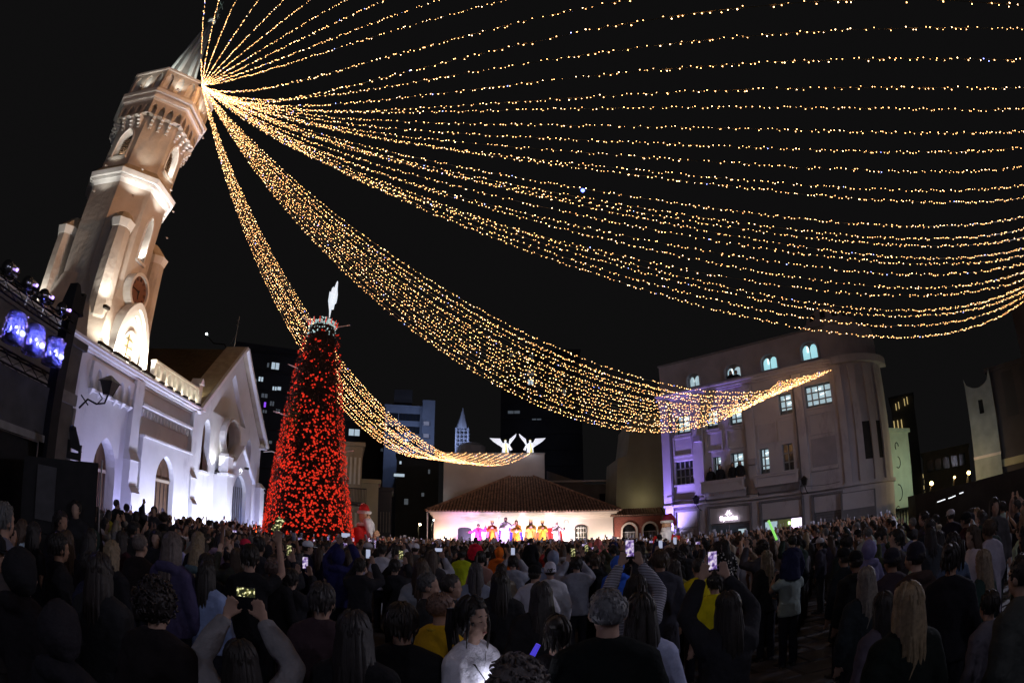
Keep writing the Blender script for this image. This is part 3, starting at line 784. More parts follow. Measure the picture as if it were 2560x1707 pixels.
# ------------------------------------------------------------------ low white stage house with tiled hip roof, the blank wall behind it and the brick gate lodge
HY = 38.0
house = empty('stage_house', (0, HY, 0)); tag(house, 'low cream house with hipped clay tile roof behind the stage', 'house')
M['cream'] = mat('cream_wall', (.66, .58, .47), .9, .06, .8, .2, 12, stain=((.48, .42, .36), .6, .66))
M['tile'] = mat('old_clay_tile', (.26, .15, .10), .85, .5, 3.5, .3, 20)
M['tilebase'] = mat('clay_tile_bed', (.07, .04, .026), .9, .4, 3.5)
HX0, HX1, HZ = -5.35, 6.95, 3.35
win = roundarch(4.25, 5.15, .95, 2.35, 2.55, 6)
dorr = roundarch(-3.7, -2.75, 1.0, 2.3, 2.45, 6)
MB().plate(rect(HX0, HX1, 0, HZ), [win, dorr], 0, .35).build('front_wall', M['cream'], house)
MB().box(HX0, HX0 + .35, .352, 16, 0, HZ).build('side_wall', M['cream'], house)
MB().box(HX1 - .35, HX1, .352, 16, 0, HZ).build('side_wall', M['cream'], house)
b = MB()
for i, (o, z0, z1) in enumerate(((.06, HZ - .3, HZ - .2), (.13, HZ - .198, HZ - .08), (.24, HZ - .078, HZ + .06), (.34, HZ + .062, HZ + .14))):
    b.box(HX0 - o, HX1 + o, -o, .3, z0, z1)
b.build('cornice', M['cream'], house)
# arched casement with 4 x 4 panes
fr = MB().plate(roundarch(4.25, 5.15, .95, 2.35, 2.55, 6), [roundarch(4.32, 5.08, 1.02, 2.3, 2.47, 6)], -.03, .12).build('window', mat('black_window_frame', (.03, .028, .025), .6), house)
b = MB()
for i in range(5): b.box(4.33 + i * .18, 4.355 + i * .18, .02, .05, 1.0, 2.46)
for j in range(5): b.box(4.3, 5.1, .015, .045, 1.06 + j * .32, 1.09 + j * .32)
b.build('glazing_bar', mat('cream_glazing_bar', (.7, .66, .55), .7), fr)
MB().box(4.26, 5.14, .1, .12, .96, 2.52).build('pane', mat('dim_window_glass', (.10, .10, .07), .25, .3, 6), fr)
MB().plate(dorr, [], .12, .16).build('door', mat('grey_green_door', (.025, .03, .028), .7), house)
# hip roof: bed and rows of rounded tiles
APX = (.78, 8.3, 7.25)
ex0, ex1, ez = HX0 - .5, HX1 + .5, HZ + .15
b = MB(); b.add([(ex0, -.5, ez), (ex1, -.5, ez), (ex1, 17, ez), (ex0, 17, ez), APX, (.78, 8.31, 7.25)], [(0, 1, 4), (1, 2, 5, 4), (2, 3, 5), (3, 0, 4, 5), (0, 3, 2, 1)])
b.build('roof', M['tilebase'], house)
tl = bpy.data.meshes.new('x')
def halftile(l, r, n=5, taper=.85):
    vs = []; 
    for y, rr in ((0, r), (l, r * taper)):
        for i in range(n + 1):
            a = pi * i / n
            vs.append((rr * math.cos(a), y, rr * math.sin(a) * .9))
    fs = [(i, i + 1, n + 2 + i, n + 1 + i) for i in range(n)]
    fs += [tuple(range(n + 1))]
    return vs, fs
# eaves tiles one by one, the courses above joined as one part
ht = MB(); ht.add(*halftile(.55, .078)); eave = ht.me('roof_tile', M['tile'])
nt_ = 62
slope = math.atan2(APX[2] - ez, APX[1] + .5)
pit = (ex1 - ex0) / nt_
for i in range(nt_):
    inst('roof_tile', eave, house, (ex0 + pit * (i + .5), -.56 + rnd.uniform(-.02, .02), ez + .01), (slope, 0, rnd.uniform(-.03, .03)))
b = MB()
rows = 20
for j in range(1, rows):
    f = j / rows
    y = -.5 + (APX[1] + .5) * f; z = ez + (APX[2] - ez) * f + .012
    xa = ex0 + (APX[0] - ex0) * f + .1; xb = ex1 + (APX[0] - ex1) * f - .1
    i0 = math.ceil((xa - ex0) / pit - .5); i1 = int((xb - ex0) / pit - .5)
    for i in range(i0, i1 + 1):
        b.T = Matrix.Translation((ex0 + pit * (i + .5), y, z)) @ Matrix.Rotation(rnd.uniform(-.05, .05), 4, 'Z') @ Matrix.Rotation(slope + rnd.uniform(-.02, .03), 4, 'X')
        b.add(*halftile(.5, .075 * rnd.uniform(.92, 1.06)))
b.build('roof_tiles', M['tile'], house, kind='stuff')
b = MB()
for (px_, qx) in ((ex0, APX), (ex1, APX)):
    p0 = Vector((px_, -.5, ez)); p1 = Vector(APX); n_ = 22
    for i in range(n_):
        a = p0.lerp(p1, i / n_); c = p0.lerp(p1, (i + 1.1) / n_)
        b.tube([a + Vector((0, 0, .03)), c + Vector((0, 0, .06))], [.11, .09], 6)
b.build('ridge_tiles', M['tile'], house, kind='stuff')
MB().tube([(HX0 - .42, -.3, 0), (HX0 - .42, -.3, 3.4)], .05, 6).build('drainpipe', M['steel'], house)

# stage platform
stage = MB(); stage.box(-4.9, 4.4, -3.4, -.35, .02, .95); stage.build('stage', mat('black_stage_deck', (.03, .03, .032), .7, .2), loc=(0, HY, 0), label='low black stage platform in front of the cream house', cat='stage')
# stage floodlights (white with lilac and amber), standing at the stage front; hidden ones added at the wall foot
def stagelamp(x, y, z, tgt, pw, col, lab, sz=110):
    f = empty('stage_light', (x, HY + y, z)); tag(f, lab, 'stage light')
    MB().box(-.12, .12, -.09, .09, .06, .26).build('housing', M['black'], f); MB().box(-.15, .15, -.03, .03, 0, .12).build('yoke', M['black'], f)
    spot('beam', (0, 0, .3), Vector(tgt) + Vector((0, HY, 0)) - Vector((x, HY + y, z)), pw, col, sz, .9, .08, f)
for i, (x, pw, col) in enumerate(((-4.7, 200, (1, .66, .55)), (-2.9, 230, (.72, .5, 1)), (-1.2, 310, (.85, .8, 1)), (.5, 330, (1, .9, .9)), (2.2, 320, (1, .93, .95)), (3.8, 340, (1, .85, .95)))):
    stagelamp(x, -.55, .95, (x, 0, 2.9), pw, col, 'added wall wash lamp at the foot of the cream wall, %s from the left' % ORD[i], 150)
stagelamp(6.55, -.8, .02, (6.4, 0, 2.0), 330, (1, .84, .84), 'floodlight on the ground at the right corner of the cream house', 140)
stagelamp(5.4, -.8, .02, (5.4, 0, 2.6), 110, (1, .74, .5), 'floodlight on the ground below the arched window', 140)
for i, (x, pw, col) in enumerate(((-2.5, 520, (.85, .42, 1)), (-.9, 520, (.72, .5, 1)), (.8, 460, (.95, .55, .85)), (2.4, 440, (.95, .6, .8)))):
    stagelamp(x, -3.2, .95, (x, -1.6, 2.2), pw, col, 'small stage light at the front stage edge, %s from the left' % ORD[i], 80)
MB().box(-.35, .35, -.25, .25, 0, .55).build('speaker', M['black'], loc=(-4.25, HY - 2.6, .95), label='squat black stage monitor left of the performers', cat='speaker')

# blank wall of the building behind, with its flat top
bw = empty('blank_wall_building', (0, 45, 0)); tag(bw, 'pale blank wall building with flat top rising behind the tiled roof', 'building')
M['greywall'] = mat('grey_render', (.52, .49, .49), .9, .12, .6, .2, 8, stain=((.22, .21, .2), .5, .62))
MB().box(-5.6, 2.66, 0, 10, 0, 8.6).build('wall', M['greywall'], bw)
MB().box(-5.66, 2.72, -.05, 10.05, 8.602, 8.68).build('coping', M['steel'], bw)
# two angels
def angel(x, flip, lab):
    a = empty('angel_figure', (x, 45.25, 8.68)); a.scale = (.78,) * 3; tag(a, lab, 'angel figure')
    wh = mat('angel_white', (.85, .85, .85), .6, .05, emit=(.75, .78, .9), es=.5)
    gd = mat('angel_gold', (.6, .5, .12), .4, .1, emit=(.6, .5, .1), es=.35)
    b = MB(); b.lathe([(.38, 0), (.34, .4), (.3, .8), (.3, 1.0), (.22, 1.1), (.09, 1.18)], 14, ax=1, ay=.7); b.build('robe', wh, a, True)
    MB().hull([(-.02 + .0 * flip, -.3, .02), (.22, -.28, .02), (.22, -.2, .02), (-.02, -.2, .02)], [(0, -.26, 1.02), (.1, -.26, 1.02), (.1, -.18, 1.02), (0, -.18, 1.02)]).build('sash', gd, a)
    b = MB(); b.ball((0, -.02, 1.3), (.12, .12, .15), 10, 8); b.build('head', wh, a, True)
    MB().ball((0, .02, 1.36), (.14, .13, .13), 10, 6).build('hair', gd, a, True)
    def wing(pts, y):
        w_ = MB(); w_.plate([(p * flip, q) for p, q in pts], [], y, y + .04)
        for k in range(5):
            (xa, za), (xb, zb) = pts[0], pts[2 + k % 2]
        return w_.build('wing', wh, a)
    wing([(.1, .72), (.35, 1.02), (.45, 1.55), (.7, 1.75), (1.18, 2.15), (1.1, 1.8), (.85, 1.45), (.65, 1.2), (.5, .95), (.3, .6)], .12)
    wing([(-.1, .75), (-.3, .6), (-.6, .82), (-.9, 1.0), (-1.3, 1.28), (-1.68, 1.66), (-1.1, 1.62), (-.55, 1.6), (-.4, 1.3), (-.25, 1.1)], .12)
    b = MB(); b.tube([(.2 * flip, -.1, .98), (.42 * flip, -.2, .75), (.6 * flip, -.25, .3)], [.09, .1, .16], 8); b.build('sleeve', wh, a, True)
    b = MB(); b.tube([(-.2 * flip, -.1, .98), (-.3 * flip, -.3, .8), (-.1 * flip, -.4, .95)], [.09, .1, .07], 8); b.build('sleeve', wh, a, True)
    point('glow', (0, -1.0, .6), 12, (.8, .85, 1), .1, a)
angel(-.55, 1, 'white winged angel with gold sash on the blank wall, the left one')
angel(1.5, -1, 'white winged angel with gold sash on the blank wall, the right one')

# brick gate lodge with two arched iron gates
lodge = empty('brick_lodge', (7.05, HY + .3, 0)); tag(lodge, 'low red brick lodge with arched iron gates and tiled eaves', 'building')
M['brick'] = mat('red_brick', (.30, .085, .05), .9, .12, 6, .3, 30)
nt = M['brick'].node_tree; bt = nt.nodes.new('ShaderNodeTexBrick'); tc = nt.nodes.new('ShaderNodeTexCoord'); mp = nt.nodes.new('ShaderNodeMapping')
mp.inputs['Rotation'].default_value = (R(90), 0, 0); bt.inputs['Scale'].default_value = 5; bt.inputs['Color1'].default_value = (.34, .09, .05, 1); bt.inputs['Color2'].default_value = (.24, .06, .04, 1); bt.inputs['Mortar'].default_value = (.3, .2, .16, 1); bt.inputs['Mortar Size'].default_value = .015
nt.links.new(tc.outputs['Object'], mp.inputs[0]); nt.links.new(mp.outputs[0], bt.inputs[0]); nt.links.new(bt.outputs[0], nt.nodes['Principled BSDF'].inputs['Base Color'])
g1 = roundarch(.62, 1.6, 0, 2.05, 2.52); g2 = roundarch(2.12, 3.1, 0, 2.05, 2.52)
MB().plate(rect(.0, 3.5, 0, 3.05), [g1, g2], 0, .3).build('wall', M['brick'], lodge)
MB().box(0, .6, -.03, -.001, 1.5, 1.62).build('band', M['cream'], lodge); MB().box(1.62, 2.1, -.03, -.001, 1.1, 1.25).build('band', M['cream'], lodge)
for x0 in (.62, 2.12):
    g = MB().plate(roundarch(x0 - .12, x0 + 1.1, .02, 2.05, 2.66), [roundarch(x0, x0 + .98, .02, 2.05, 2.52)], -.06, .1).build('archway', M['cream'], lodge)
    b = MB()
    for i in range(9): b.tube([(x0 + .06 + i * .108, .12, .02), (x0 + .06 + i * .108, .12, 1.95)], .013, 4)
    for z in (.2, 1.0, 1.95): b.box(x0 + .02, x0 + .96, .1, .14, z - .02, z + .02)
    b.build('iron_gate', mat('white_gate_paint', (.7, .68, .66), .6), g)
    b = MB()
    for i in range(1, 8):
        a = pi * i / 8; b.tube([(x0 + .49, .12, 2.0), (x0 + .49 + .46 * math.cos(a), .12, 2.02 + .46 * math.sin(a))], .012, 4)
    b.tube([(x0 + .49 + .25 * math.cos(pi * i / 10), .12, 2.02 + .25 * math.sin(pi * i / 10)) for i in range(11)], .012, 4)
    b.build('fanlight', M['iron'], g)
    MB().box(x0, x0 + .98, .29, .32, 0, 2.6).build('dark_passage', M['black'], g)
MB().hull([(-.3, -.5, 3.06), (3.6, -.5, 3.06), (3.6, .4, 3.06), (-.3, .4, 3.06)], [(-.3, .35, 3.62), (3.6, .35, 3.62), (3.6, .4, 3.62), (-.3, .4, 3.62)]).build('roof', M['tilebase'], lodge)
for i in range(22):
    inst('roof_tile', eave, lodge, (-.2 + i * .172, -.52, 3.1), (.56, 0, rnd.uniform(-.04, .04)), (1.05, 1.7, 1.05))
# grey blank flank of the taller building behind the lodge
gb = empty('grey_flank_building', (8.0, 40.6, 0)); tag(gb, 'tall dull grey blank flank between the lodge and the lilac building', 'building')
MB().plate([(-.3, 0), (3.5, 0), (3.5, 10.9), (1.6, 10.9), (1.0, 10.2), (.75, 8.4), (.6, 7.7), (-.1, 7.5), (-.3, 4.5)], [], 0, 5).build('wall', mat('olive_grey_render', (.30, .28, .22), .9, .15, .6, .2, 8), gb)
point('yard_lamp', (0, 0, 0), 14, (1, .88, .5), .2, gb).location = (1.6, -1.3, 4.2)
# dim low buildings right of the blank wall
db = empty('dim_terrace', (2.9, 46, 0)); tag(db, 'dim terrace of old houses with dark windows right of the blank wall', 'building')
MB().plate([(0, 0), (6.2, 0), (6.2, 6.1), (3.4, 6.1), (0, 7.3)], [rect(1.7, 2.4, 4.0, 5.0), rect(4.4, 5.2, 3.8, 5.3), rect(3.2, 3.9, 3.9, 5.0)], 0, .3).build('wall', mat('dim_wall', (.16, .15, .15), .9, .2, 1), db)
MB().box(.05, 6.15, .32, .36, .1, 5.9).build('dark_rooms', M['black'], db)
for x0, x1 in ((1.7, 2.4), (4.4, 5.2), (3.2, 3.9)):
    MB().box(x0, x1, .1, .13, 3.95, 5.05).build('window', M['glassdark'], db)
b = MB(); b.box(-.1, 6.3, -.2, .3, 6.3, 6.45); b.build('parapet', M['greywall'], db)
# ------------------------------------------------------------------ four-storey corner building: local x along the front, y inward
DA_ = math.atan2(-.704, .710)
dyn = empty('corner_building', (9.26, 32.7, 0), DA_)
tag(dyn, 'four-storey grey corner building with rounded corner, lit lilac at its left edge', 'building')
M['dyn'] = mat('grey_stucco', (.36, .35, .38), .9, .08, .9, .2, 10, stain=((.22, .20, .21), .8, .54))
M['dynr'] = mat('mansard_stucco', (.25, .24, .27), .9, .12, 1.2, .2, 10)
M['dynt'] = mat('dark_stone_trim', (.13, .13, .145), .7, .1, 3)
M['winlit'] = mat('lit_room', (.5, .6, .62), .9, .3, 1.6, emit=(.50, .68, .76), es=.42)
M['winlit2'] = mat('cyan_lit_room', (.5, .7, .7), .9, .25, 1.2, emit=(.40, .80, .88), es=.55)
M['tube'] = mat('ceiling_tube', (1, 1, 1), .5, 0, emit=(.9, 1, 1), es=1.2)
M['frame'] = mat('window_frame_grey', (.18, .2, .21), .6, .1)
W3 = [(.92, 1.95, 7.66, 8.85), (3.0, 3.82, 7.66, 8.8), (4.55, 5.38, 7.66, 8.8), (7.74, 8.54, 7.72, 8.9), (9.38, 10.95, 7.8, 9.05)]
W2 = [(.75, 2.0, 4.62, 6.05), (3.3, 3.85, 4.62, 6.02), (4.48, 5.28, 4.62, 6.05), (6.27, 6.87, 4.62, 6.05), (7.7, 8.34, 4.62, 6.1)]
SH = [(.72, 2.2, 0, 3.0), (2.94, 5.53, 0, 3.05), (6.23, 8.68, 0, 3.05), (9.35, 10.95, 0, 3.05)]
holes = [rect(*q) for q in W3 + W2] + [rect(a, b_, .02, d) for a, b_, c_, d in SH]
MB().plate(rect(0, 11.2, 0, 9.85), holes, 0, .35).build('front_wall', M['dyn'], dyn)
MB().box(0, .3, .36, 8, 0, 12).build('side_wall', M['dyn'], dyn)
MB().box(.3, 11.2, .8, .85, .1, 9.8).build('inner_wall', mat('dim_interior', (.05, .055, .06), .9), dyn)
# entablature and attic
b = MB(); b.box(-.1, 11.2, -.12, .4, 9.852, 9.95); b.box(-.15, 11.2, -.25, .4, 9.952, 10.12); b.box(-.2, 11.2, -.38, .4, 10.122, 10.25); b.build('cornice', M['dyn'], dyn)
DO = [(1.95, 2.82, 10.45, 10.95, 11.27), (4.55, 5.6, 10.45, 10.95, 11.25), (6.95, 7.95, 10.45, 11.0, 11.35), (9.5, 10.5, 10.5, 11.15, 11.52)]
MB().plate([(0, 10.252), (11.2, 10.252), (11.2, 12.15), (0, 12.15)], [roundarch(a, b_, c_, d, e, 8) for a, b_, c_, d, e in DO], .1, .5).build('attic_wall', M['dynr'], dyn)
MB().box(0, 11.2, .9, .95, 10.26, 12.1).build('attic_rooms', M['black'], dyn)
b = MB(); b.box(-.05, 11.2, .0, .6, 12.152, 12.25); b.build('attic_coping', M['dynt'], dyn)
for i, (a, b_, c_, d, e) in enumerate(DO):
    t = MB().plate(roundarch(a - .12, b_ + .12, c_ - .05, d, e + .15, 8), [roundarch(a, b_, c_, d, e, 8)], .0, .1).build('dormer_window', M['dynr'], dyn)
    MB().plate(roundarch(a, b_, c_, d, e, 8), [roundarch(a + .05, (a + b_) / 2 - .02, c_ + .05, d - .05, e - .12, 5), roundarch((a + b_) / 2 + .02, b_ - .05, c_ + .05, d - .05, e - .12, 5)], .3, .34).build('sash', M['frame'], t)
    MB().plate(roundarch(a, b_, c_, d, e, 8), [], .55, .57).build('lit_room', M['winlit2'] if i > 1 else M['winlit'], t)
    MB().box(a + .3, a + .36, .50, .53, d - .1, d + .22).build('ceiling_lamp', M['tube'], t)
# windows of the two storeys
lit3 = (1, 1, 1, 1, 1); lit2 = (0, 1, 1, 1, 0)
for k, (LST, lit) in enumerate(((W3, lit3), (W2, lit2))):
    for i, (a, b_, c_, d) in enumerate(LST):
        wd = empty('window', (0, 0, 0), 0, dyn)
        nv = 4 if b_ - a > 1.2 else 2; nh = 3
        hs = []
        for q in range(nv):
            for j in range(nh):
                x0 = a + (b_ - a) * q / nv; x1 = a + (b_ - a) * (q + 1) / nv; z0 = c_ + (d - c_) * j / nh; z1 = c_ + (d - c_) * (j + 1) / nh
                hs.append(rect(x0 + .035, x1 - .035, z0 + .035, z1 - .035))
        MB().plate(rect(a, b_, c_, d), hs, .16, .21).build('sash', M['frame'], wd)
        MB().box(a - .08, b_ + .08, -.07, .1, c_ - .1, c_ - .002).build('sill', M['dyn'], wd)
        if lit[i]:
            MB().box(a + .0, b_, .62, .64, c_, d).build('lit_room', M['winlit'], wd)
            for q in range(2):
                xx = a + (b_ - a) * rnd.uniform(.2, .6); b2 = MB()
                b2.hull([(xx, .55, d - .25 - q * .28), (xx + .34, .55, d - .17 - q * .28), (xx + .34, .6, d - .17 - q * .28), (xx, .6, d - .25 - q * .28)], [(xx, .55, d - .22 - q * .28), (xx + .34, .55, d - .14 - q * .28), (xx + .34, .6, d - .14 - q * .28), (xx, .6, d - .22 - q * .28)])
                b2.build('ceiling_lamp', M['tube'], wd)
            b2 = MB(); b2.box(a, b_, .5, .6, c_, c_ + .22 + .1 * (i % 2)); b2.build('desk', M['frame'], wd)
        else:
            MB().box(a, b_, .22, .23, c_, d).build('pane', M['glassdark'], wd)
# one open casement on the right of second floor: dark
# pilasters, spandrel frames, balconies
for (x0, x1) in ((.0, .55), (2.14, 2.78), (5.62, 6.12), (8.8, 9.27)):
    b = MB(); b.box(x0, x1, -.16, -.002, 3.3, 9.5); b.box(x0 - .05, x1 + .05, -.21, -.002, 9.502, 9.8); b.build('pilaster', M['dyn'], dyn)
b = MB()
for (a, b_) in ((.72, 2.05), (2.9, 4.05), (4.3, 5.5), (6.25, 7.45), (7.55, 8.7), (9.38, 10.95)):
    b2 = MB().plate(rect(a, b_, 6.3, 7.5), [rect(a + .1, b_ - .1, 6.4, 7.4)], -.05, -.002); b2.build('spandrel_frame', M['dyn'], dyn)
MB().box(9.45, 10.9, -.04, -.003, 4.6, 6.1).build('blind_panel', M['dynr'], dyn)
b = MB(); b.box(9.4, 10.95, -.10, -.004, 4.35, 4.5); b.build('panel_sill', M['dyn'], dyn)
for (x0, x1) in ((2.82, 5.5), (6.15, 8.72)):
    bc = MB().box(x0, x1, -.75, -.22, 3.9, 4.02).build('balcony', M['dyn'], dyn)
    b2 = MB(); b2.plate(rect(x0, x1, 4.022, 4.5), [rect(x0 + .15, x1 - .15, 4.12, 4.38)], -.75, -.66); b2.box(x0 + .1, x1 - .1, -.67, -.655, 4.1, 4.4); b2.build('parapet', M['dyn'], bc)
    MB().box(x0 - .05, x1 + .05, -.8, -.6, 4.502, 4.58).build('handrail', M['dyn'], bc)
    MB().hull([(x0 + .1, -.25, 3.55), (x1 - .1, -.25, 3.55), (x1 - .1, -.165, 3.55), (x0 + .1, -.165, 3.55)], [(x0, -.6, 3.898), (x1, -.6, 3.898), (x1, -.165, 3.898), (x0, -.165, 3.898)]).build('bracket', M['dyn'], bc)
b = MB(); b.box(-.02, 11.2, -.2, -.002, 3.3, 3.42); b.build('string_course', M['dyn'], dyn)
# shop fronts: dark surround, blank fascia, opening
for i, (a, b_, c_, d) in enumerate(SH):
    MB().plate(rect(a - .12, b_ + .12, 0, d + .1), [rect(a, b_, -.1, d)] if False else [rect(a + .02, b_ - .02, .02, d - .02)], -.08, .1).build('shop_surround', M['dynt'], dyn)
    fz = (2.05, 2.12, 2.1, 2.15)[i]
    fc = MB().box(a + .03, b_ - .03, .02, .12, fz, d - .03).build('fascia', M['dyn'], dyn)
    if i == 0:
        MB().box(a + .03, b_ - .03, .12, .16, .05, fz - .02).build('shop_door', M['dynr'], dyn)
        b2 = MB(); b2.plate(rect(a + .2, a + 1.1, .1, 1.9), [rect(a + .3, a + 1.0, 1.0, 1.8), rect(a + .3, a + 1.0, .2, .9)], .06, .115); b2.build('door_panel', M['dyn'], dyn)
    elif i == 1:
        s_ = MB().plate(rect(a + .04, b_ - .04, .05, fz - .03), [rect(a + .1, a + 1.2, .1, fz - .1), rect(a + 1.25, b_ - .1, .1, fz - .1)], .1, .14).build('shop_window', M['dynt'], dyn)
        MB().box(a + .1, b_ - .1, .115, .12, .1, fz - .1).build('pane', mat('shop_glass', (.05, .08, .1), .08, .1, 3), s_)
        MB().box(a + .2, b_ - 1.1, .13, .6, 1.0, 1.75).build('lit_poster', mat('lit_poster', (.3, .5, .6), .6, .4, 6, emit=(.2, .38, .46), es=.5), s_)
        MB().box(b_ - .8, b_ - .3, .105, .113, .9, 1.7).build('lit_poster', M['winlit'], s_)
    elif i == 2:
        s_ = MB().plate(rect(a + .04, b_ - .04, .05, fz - .03), [rect(a + .1, a + .9, .1, fz - .1), rect(a + .95, b_ - .1, .1, fz - .1)], .1, .14).build('shop_window', M['dynt'], dyn)
        MB().box(a + .1, a + .85, .3, .34, .6, 1.95).build('lit_panel', M['winlit'], s_)
        MB().box(a + 1.5, a + 1.62, .25, .3, 1.68, 1.86).build('exit_lamp', mat('green_lamp', (.4, .9, .3), .5, emit=(.5, 1, .3), es=2.5), s_)
        MB().box(b_ - .75, b_ - .15, .25, .3, 1.45, 2.02).build('screen', mat('lilac_screen', (.9, .8, 1), .5, .3, 8, emit=(.85, .7, 1), es=1.6), s_)
        MB().box(a + .1, b_ - .1, .5, .54, .1, fz - .1).build('shop_back', mat('shop_back', (.12, .11, .06), .9, .3, 2, emit=(.12, .12, .05), es=.3), s_)
    else:
        b2 = MB()
        for j in range(14): b2.box(a + .04, b_ - .04, .1 + .01 * (j % 2), .13, .06 + j * .148, .06 + (j + 1) * .148 - .012)
        b2.build('roller_shutter', M['dynt'], dyn)
# lit sign: three leaves and the word
sg = empty('shop_sign', (4.22, -.095, 2.42), 0, dyn)
M['sign'] = mat('lit_sign_white', (1, .95, 1), .5, 0, emit=(1, .86, 1), es=3)
fc_ = bpy.data.curves.new('word', 'FONT'); fc_.body = 'Dynâmica'; fc_.size = .34; fc_.extrude = .015; fc_.align_x = 'CENTER'; fc_.offset = .006; fc_.materials.append(M['sign'])
ftmp = bpy.data.objects.new('word', fc_); link(ftmp); fme = bpy.data.meshes.new_from_object(ftmp.evaluated_get(bpy.context.evaluated_depsgraph_get())); bpy.data.objects.remove(ftmp)
fo = bpy.data.objects.new('lettering', fme); link(fo, sg); fo['kind'] = 'stuff'; fo.rotation_euler = (pi / 2, 0, 0); fo.location = (0, -.02, -.14); fo.scale = (.82, 1, 1)
for k, (x, z, rr) in enumerate(((0, .34, 0), (-.11, .22, .6), (.11, .22, -.6))):
    b2 = MB(); b2.T = Matrix.Translation((x, 0, z)) @ Matrix.Rotation(-rr, 4, 'Y')
    b2.plate([(-.085, .06), (-.02, -.08), (.02, -.08), (.085, .06), (.0, .01)], [], -.03, 0)
    b2.build('leaf_logo', M['sign'], sg)
# rounded corner and receding side
cx, cy, cr = 11.2, 2.6, 2.6
def corner(r, z0, z1, a1=98, n=10):
    p = [(cx + r * math.sin(R(a1) * i / n), cy - r * math.cos(R(a1) * i / n)) for i in range(n + 1)]
    q = [(cx + (r - .4) * math.sin(R(a1) * i / n), cy - (r - .4) * math.cos(R(a1) * i / n)) for i in range(n, -1, -1)]
    o = p + q
    return [(x, y, z0) for x, y in o], [(x, y, z1) for x, y in o]
def cwall(nm, r, z0, z1, m, a1=98):
    b = MB(); lo, hi = corner(r, z0, z1, a1); n = 10; k = len(lo)
    b.v = lo + hi
    for i in range(n):
        b.f += [(i, i + 1, k + i + 1, k + i), (k - 1 - i, k - 2 - i, 2 * k - 2 - i, 2 * k - 1 - i), (k + i, k + i + 1, 2 * k - 2 - i, 2 * k - 1 - i), (i, k - 1 - i, k - 2 - i, i + 1)]
    b.f += [(0, k, 2 * k - 1, k - 1), (n, n + 1, k + n + 1, k + n)]
    b.m = [0] * len(b.f)
    return b.build(nm, m, dyn)
cwall('corner_wall', cr, 0, 9.85, M['dyn'])
cwall('corner_cornice', cr + .38, 9.852, 10.25, M['dyn'])
cwall('corner_attic', cr - .1, 10.252, 12.1, M['dynr'])
cwall('corner_band', cr + .15, 3.3, 3.5, M['dyn'])
for i, a in enumerate((6, 24, 44, 62)):
    t = R(a); b = MB(); b.T = Matrix.Translation((cx, cy, 0)) @ Matrix.Rotation(t, 4, 'Z')
    b.box(-.2, .2, -cr - .14, -cr + .05, 3.5, 9.7); b.build('corner_pilaster', M['dyn'], dyn)
for a in (34, 53):
    t = R(a); b = MB(); b.T = Matrix.Translation((cx, cy, 0)) @ Matrix.Rotation(t, 4, 'Z')
    b.box(-.32, .32, -cr - .04, -cr + .05, 4.6, 6.6); b.build('dark_window', M['black'], dyn)
b = MB(); b.T = Matrix.Translation((cx, cy, 0)) @ Matrix.Rotation(R(16), 4, 'Z'); b.box(-1.0, 1.0, -cr - .05, -cr + .04, .05, 3.0); b.build('corner_shop_surround', M['dynt'], dyn)
b = MB(); b.T = Matrix.Translation((cx, cy, 0)) @ Matrix.Rotation(R(16), 4, 'Z'); b.box(-.9, .9, -cr - .08, -cr - .051, 2.1, 2.95); b.build('corner_fascia', M['dyn'], dyn)
# crown on the corner: stepped drum with narrow dark openings
b = MB()
for (r0, z0, r1, z1) in ((2.0, 12.1, 1.8, 12.7), (1.45, 12.7, 1.3, 13.35), (.85, 13.35, .75, 13.7)):
    b.lathe([(r0, z0 - 10.1), (r1, z1 - 10.1)], 20, (cx - .1, cy - .6, 10.1))
b.build('corner_crown', M['dynr'], dyn)
for a in (-30, 0, 30, 60):
    b = MB(); b.T = Matrix.Translation((cx - .1, cy - .6, 0)) @ Matrix.Rotation(R(a), 4, 'Z'); b.box(-.15, .15, -1.5, -1.2, 12.78, 13.2); b.build('crown_opening', M['black'], dyn)
b = MB(); b.T = Matrix.Translation((cx + (cr) * math.sin(R(98)), cy - cr * math.cos(R(98)), 0)) @ Matrix.Rotation(R(98), 4, 'Z'); b.box(0, 5, .0, .3, 0, 9.84); b.box(0, 5, .1, .4, 10.25, 12.1); b.build('side_wall', M['dyn'], dyn)
b = MB(); b.box(.3, 12, 3, 8, 9.0, 9.8); b.build('roof_deck', M['dynt'], dyn)
# lanterns on brackets
def lantern(x, z, par, name='wall_lantern', y=-.2):
    g = MB(); g.tube([(x, y + .18, z - .5), (x + .02, y - .25, z - .35), (x + .02, y - .55, z - .12)], .022, 6); l_ = g.build('lantern_bracket', M['iron'], par)
    h = MB(); h.hull([(x - .07, y - .62, z - .1), (x + .11, y - .62, z - .1), (x + .11, y - .44, z - .1), (x - .07, y - .44, z - .1)], [(x - .13, y - .68, z + .22), (x + .17, y - .68, z + .22), (x + .17, y - .38, z + .22), (x - .13, y - .38, z + .22)])
    h.hull([(x - .17, y - .72, z + .22), (x + .21, y - .72, z + .22), (x + .21, y - .34, z + .22), (x - .17, y - .34, z + .22)], [(x, y - .55, z + .42), (x + .04, y - .55, z + .42), (x + .04, y - .51, z + .42), (x, y - .51, z + .42)])
    h.build('lantern_head', M['iron'], l_)
lantern(2.45, 3.45, dyn); lantern(9.05, 3.75, dyn)
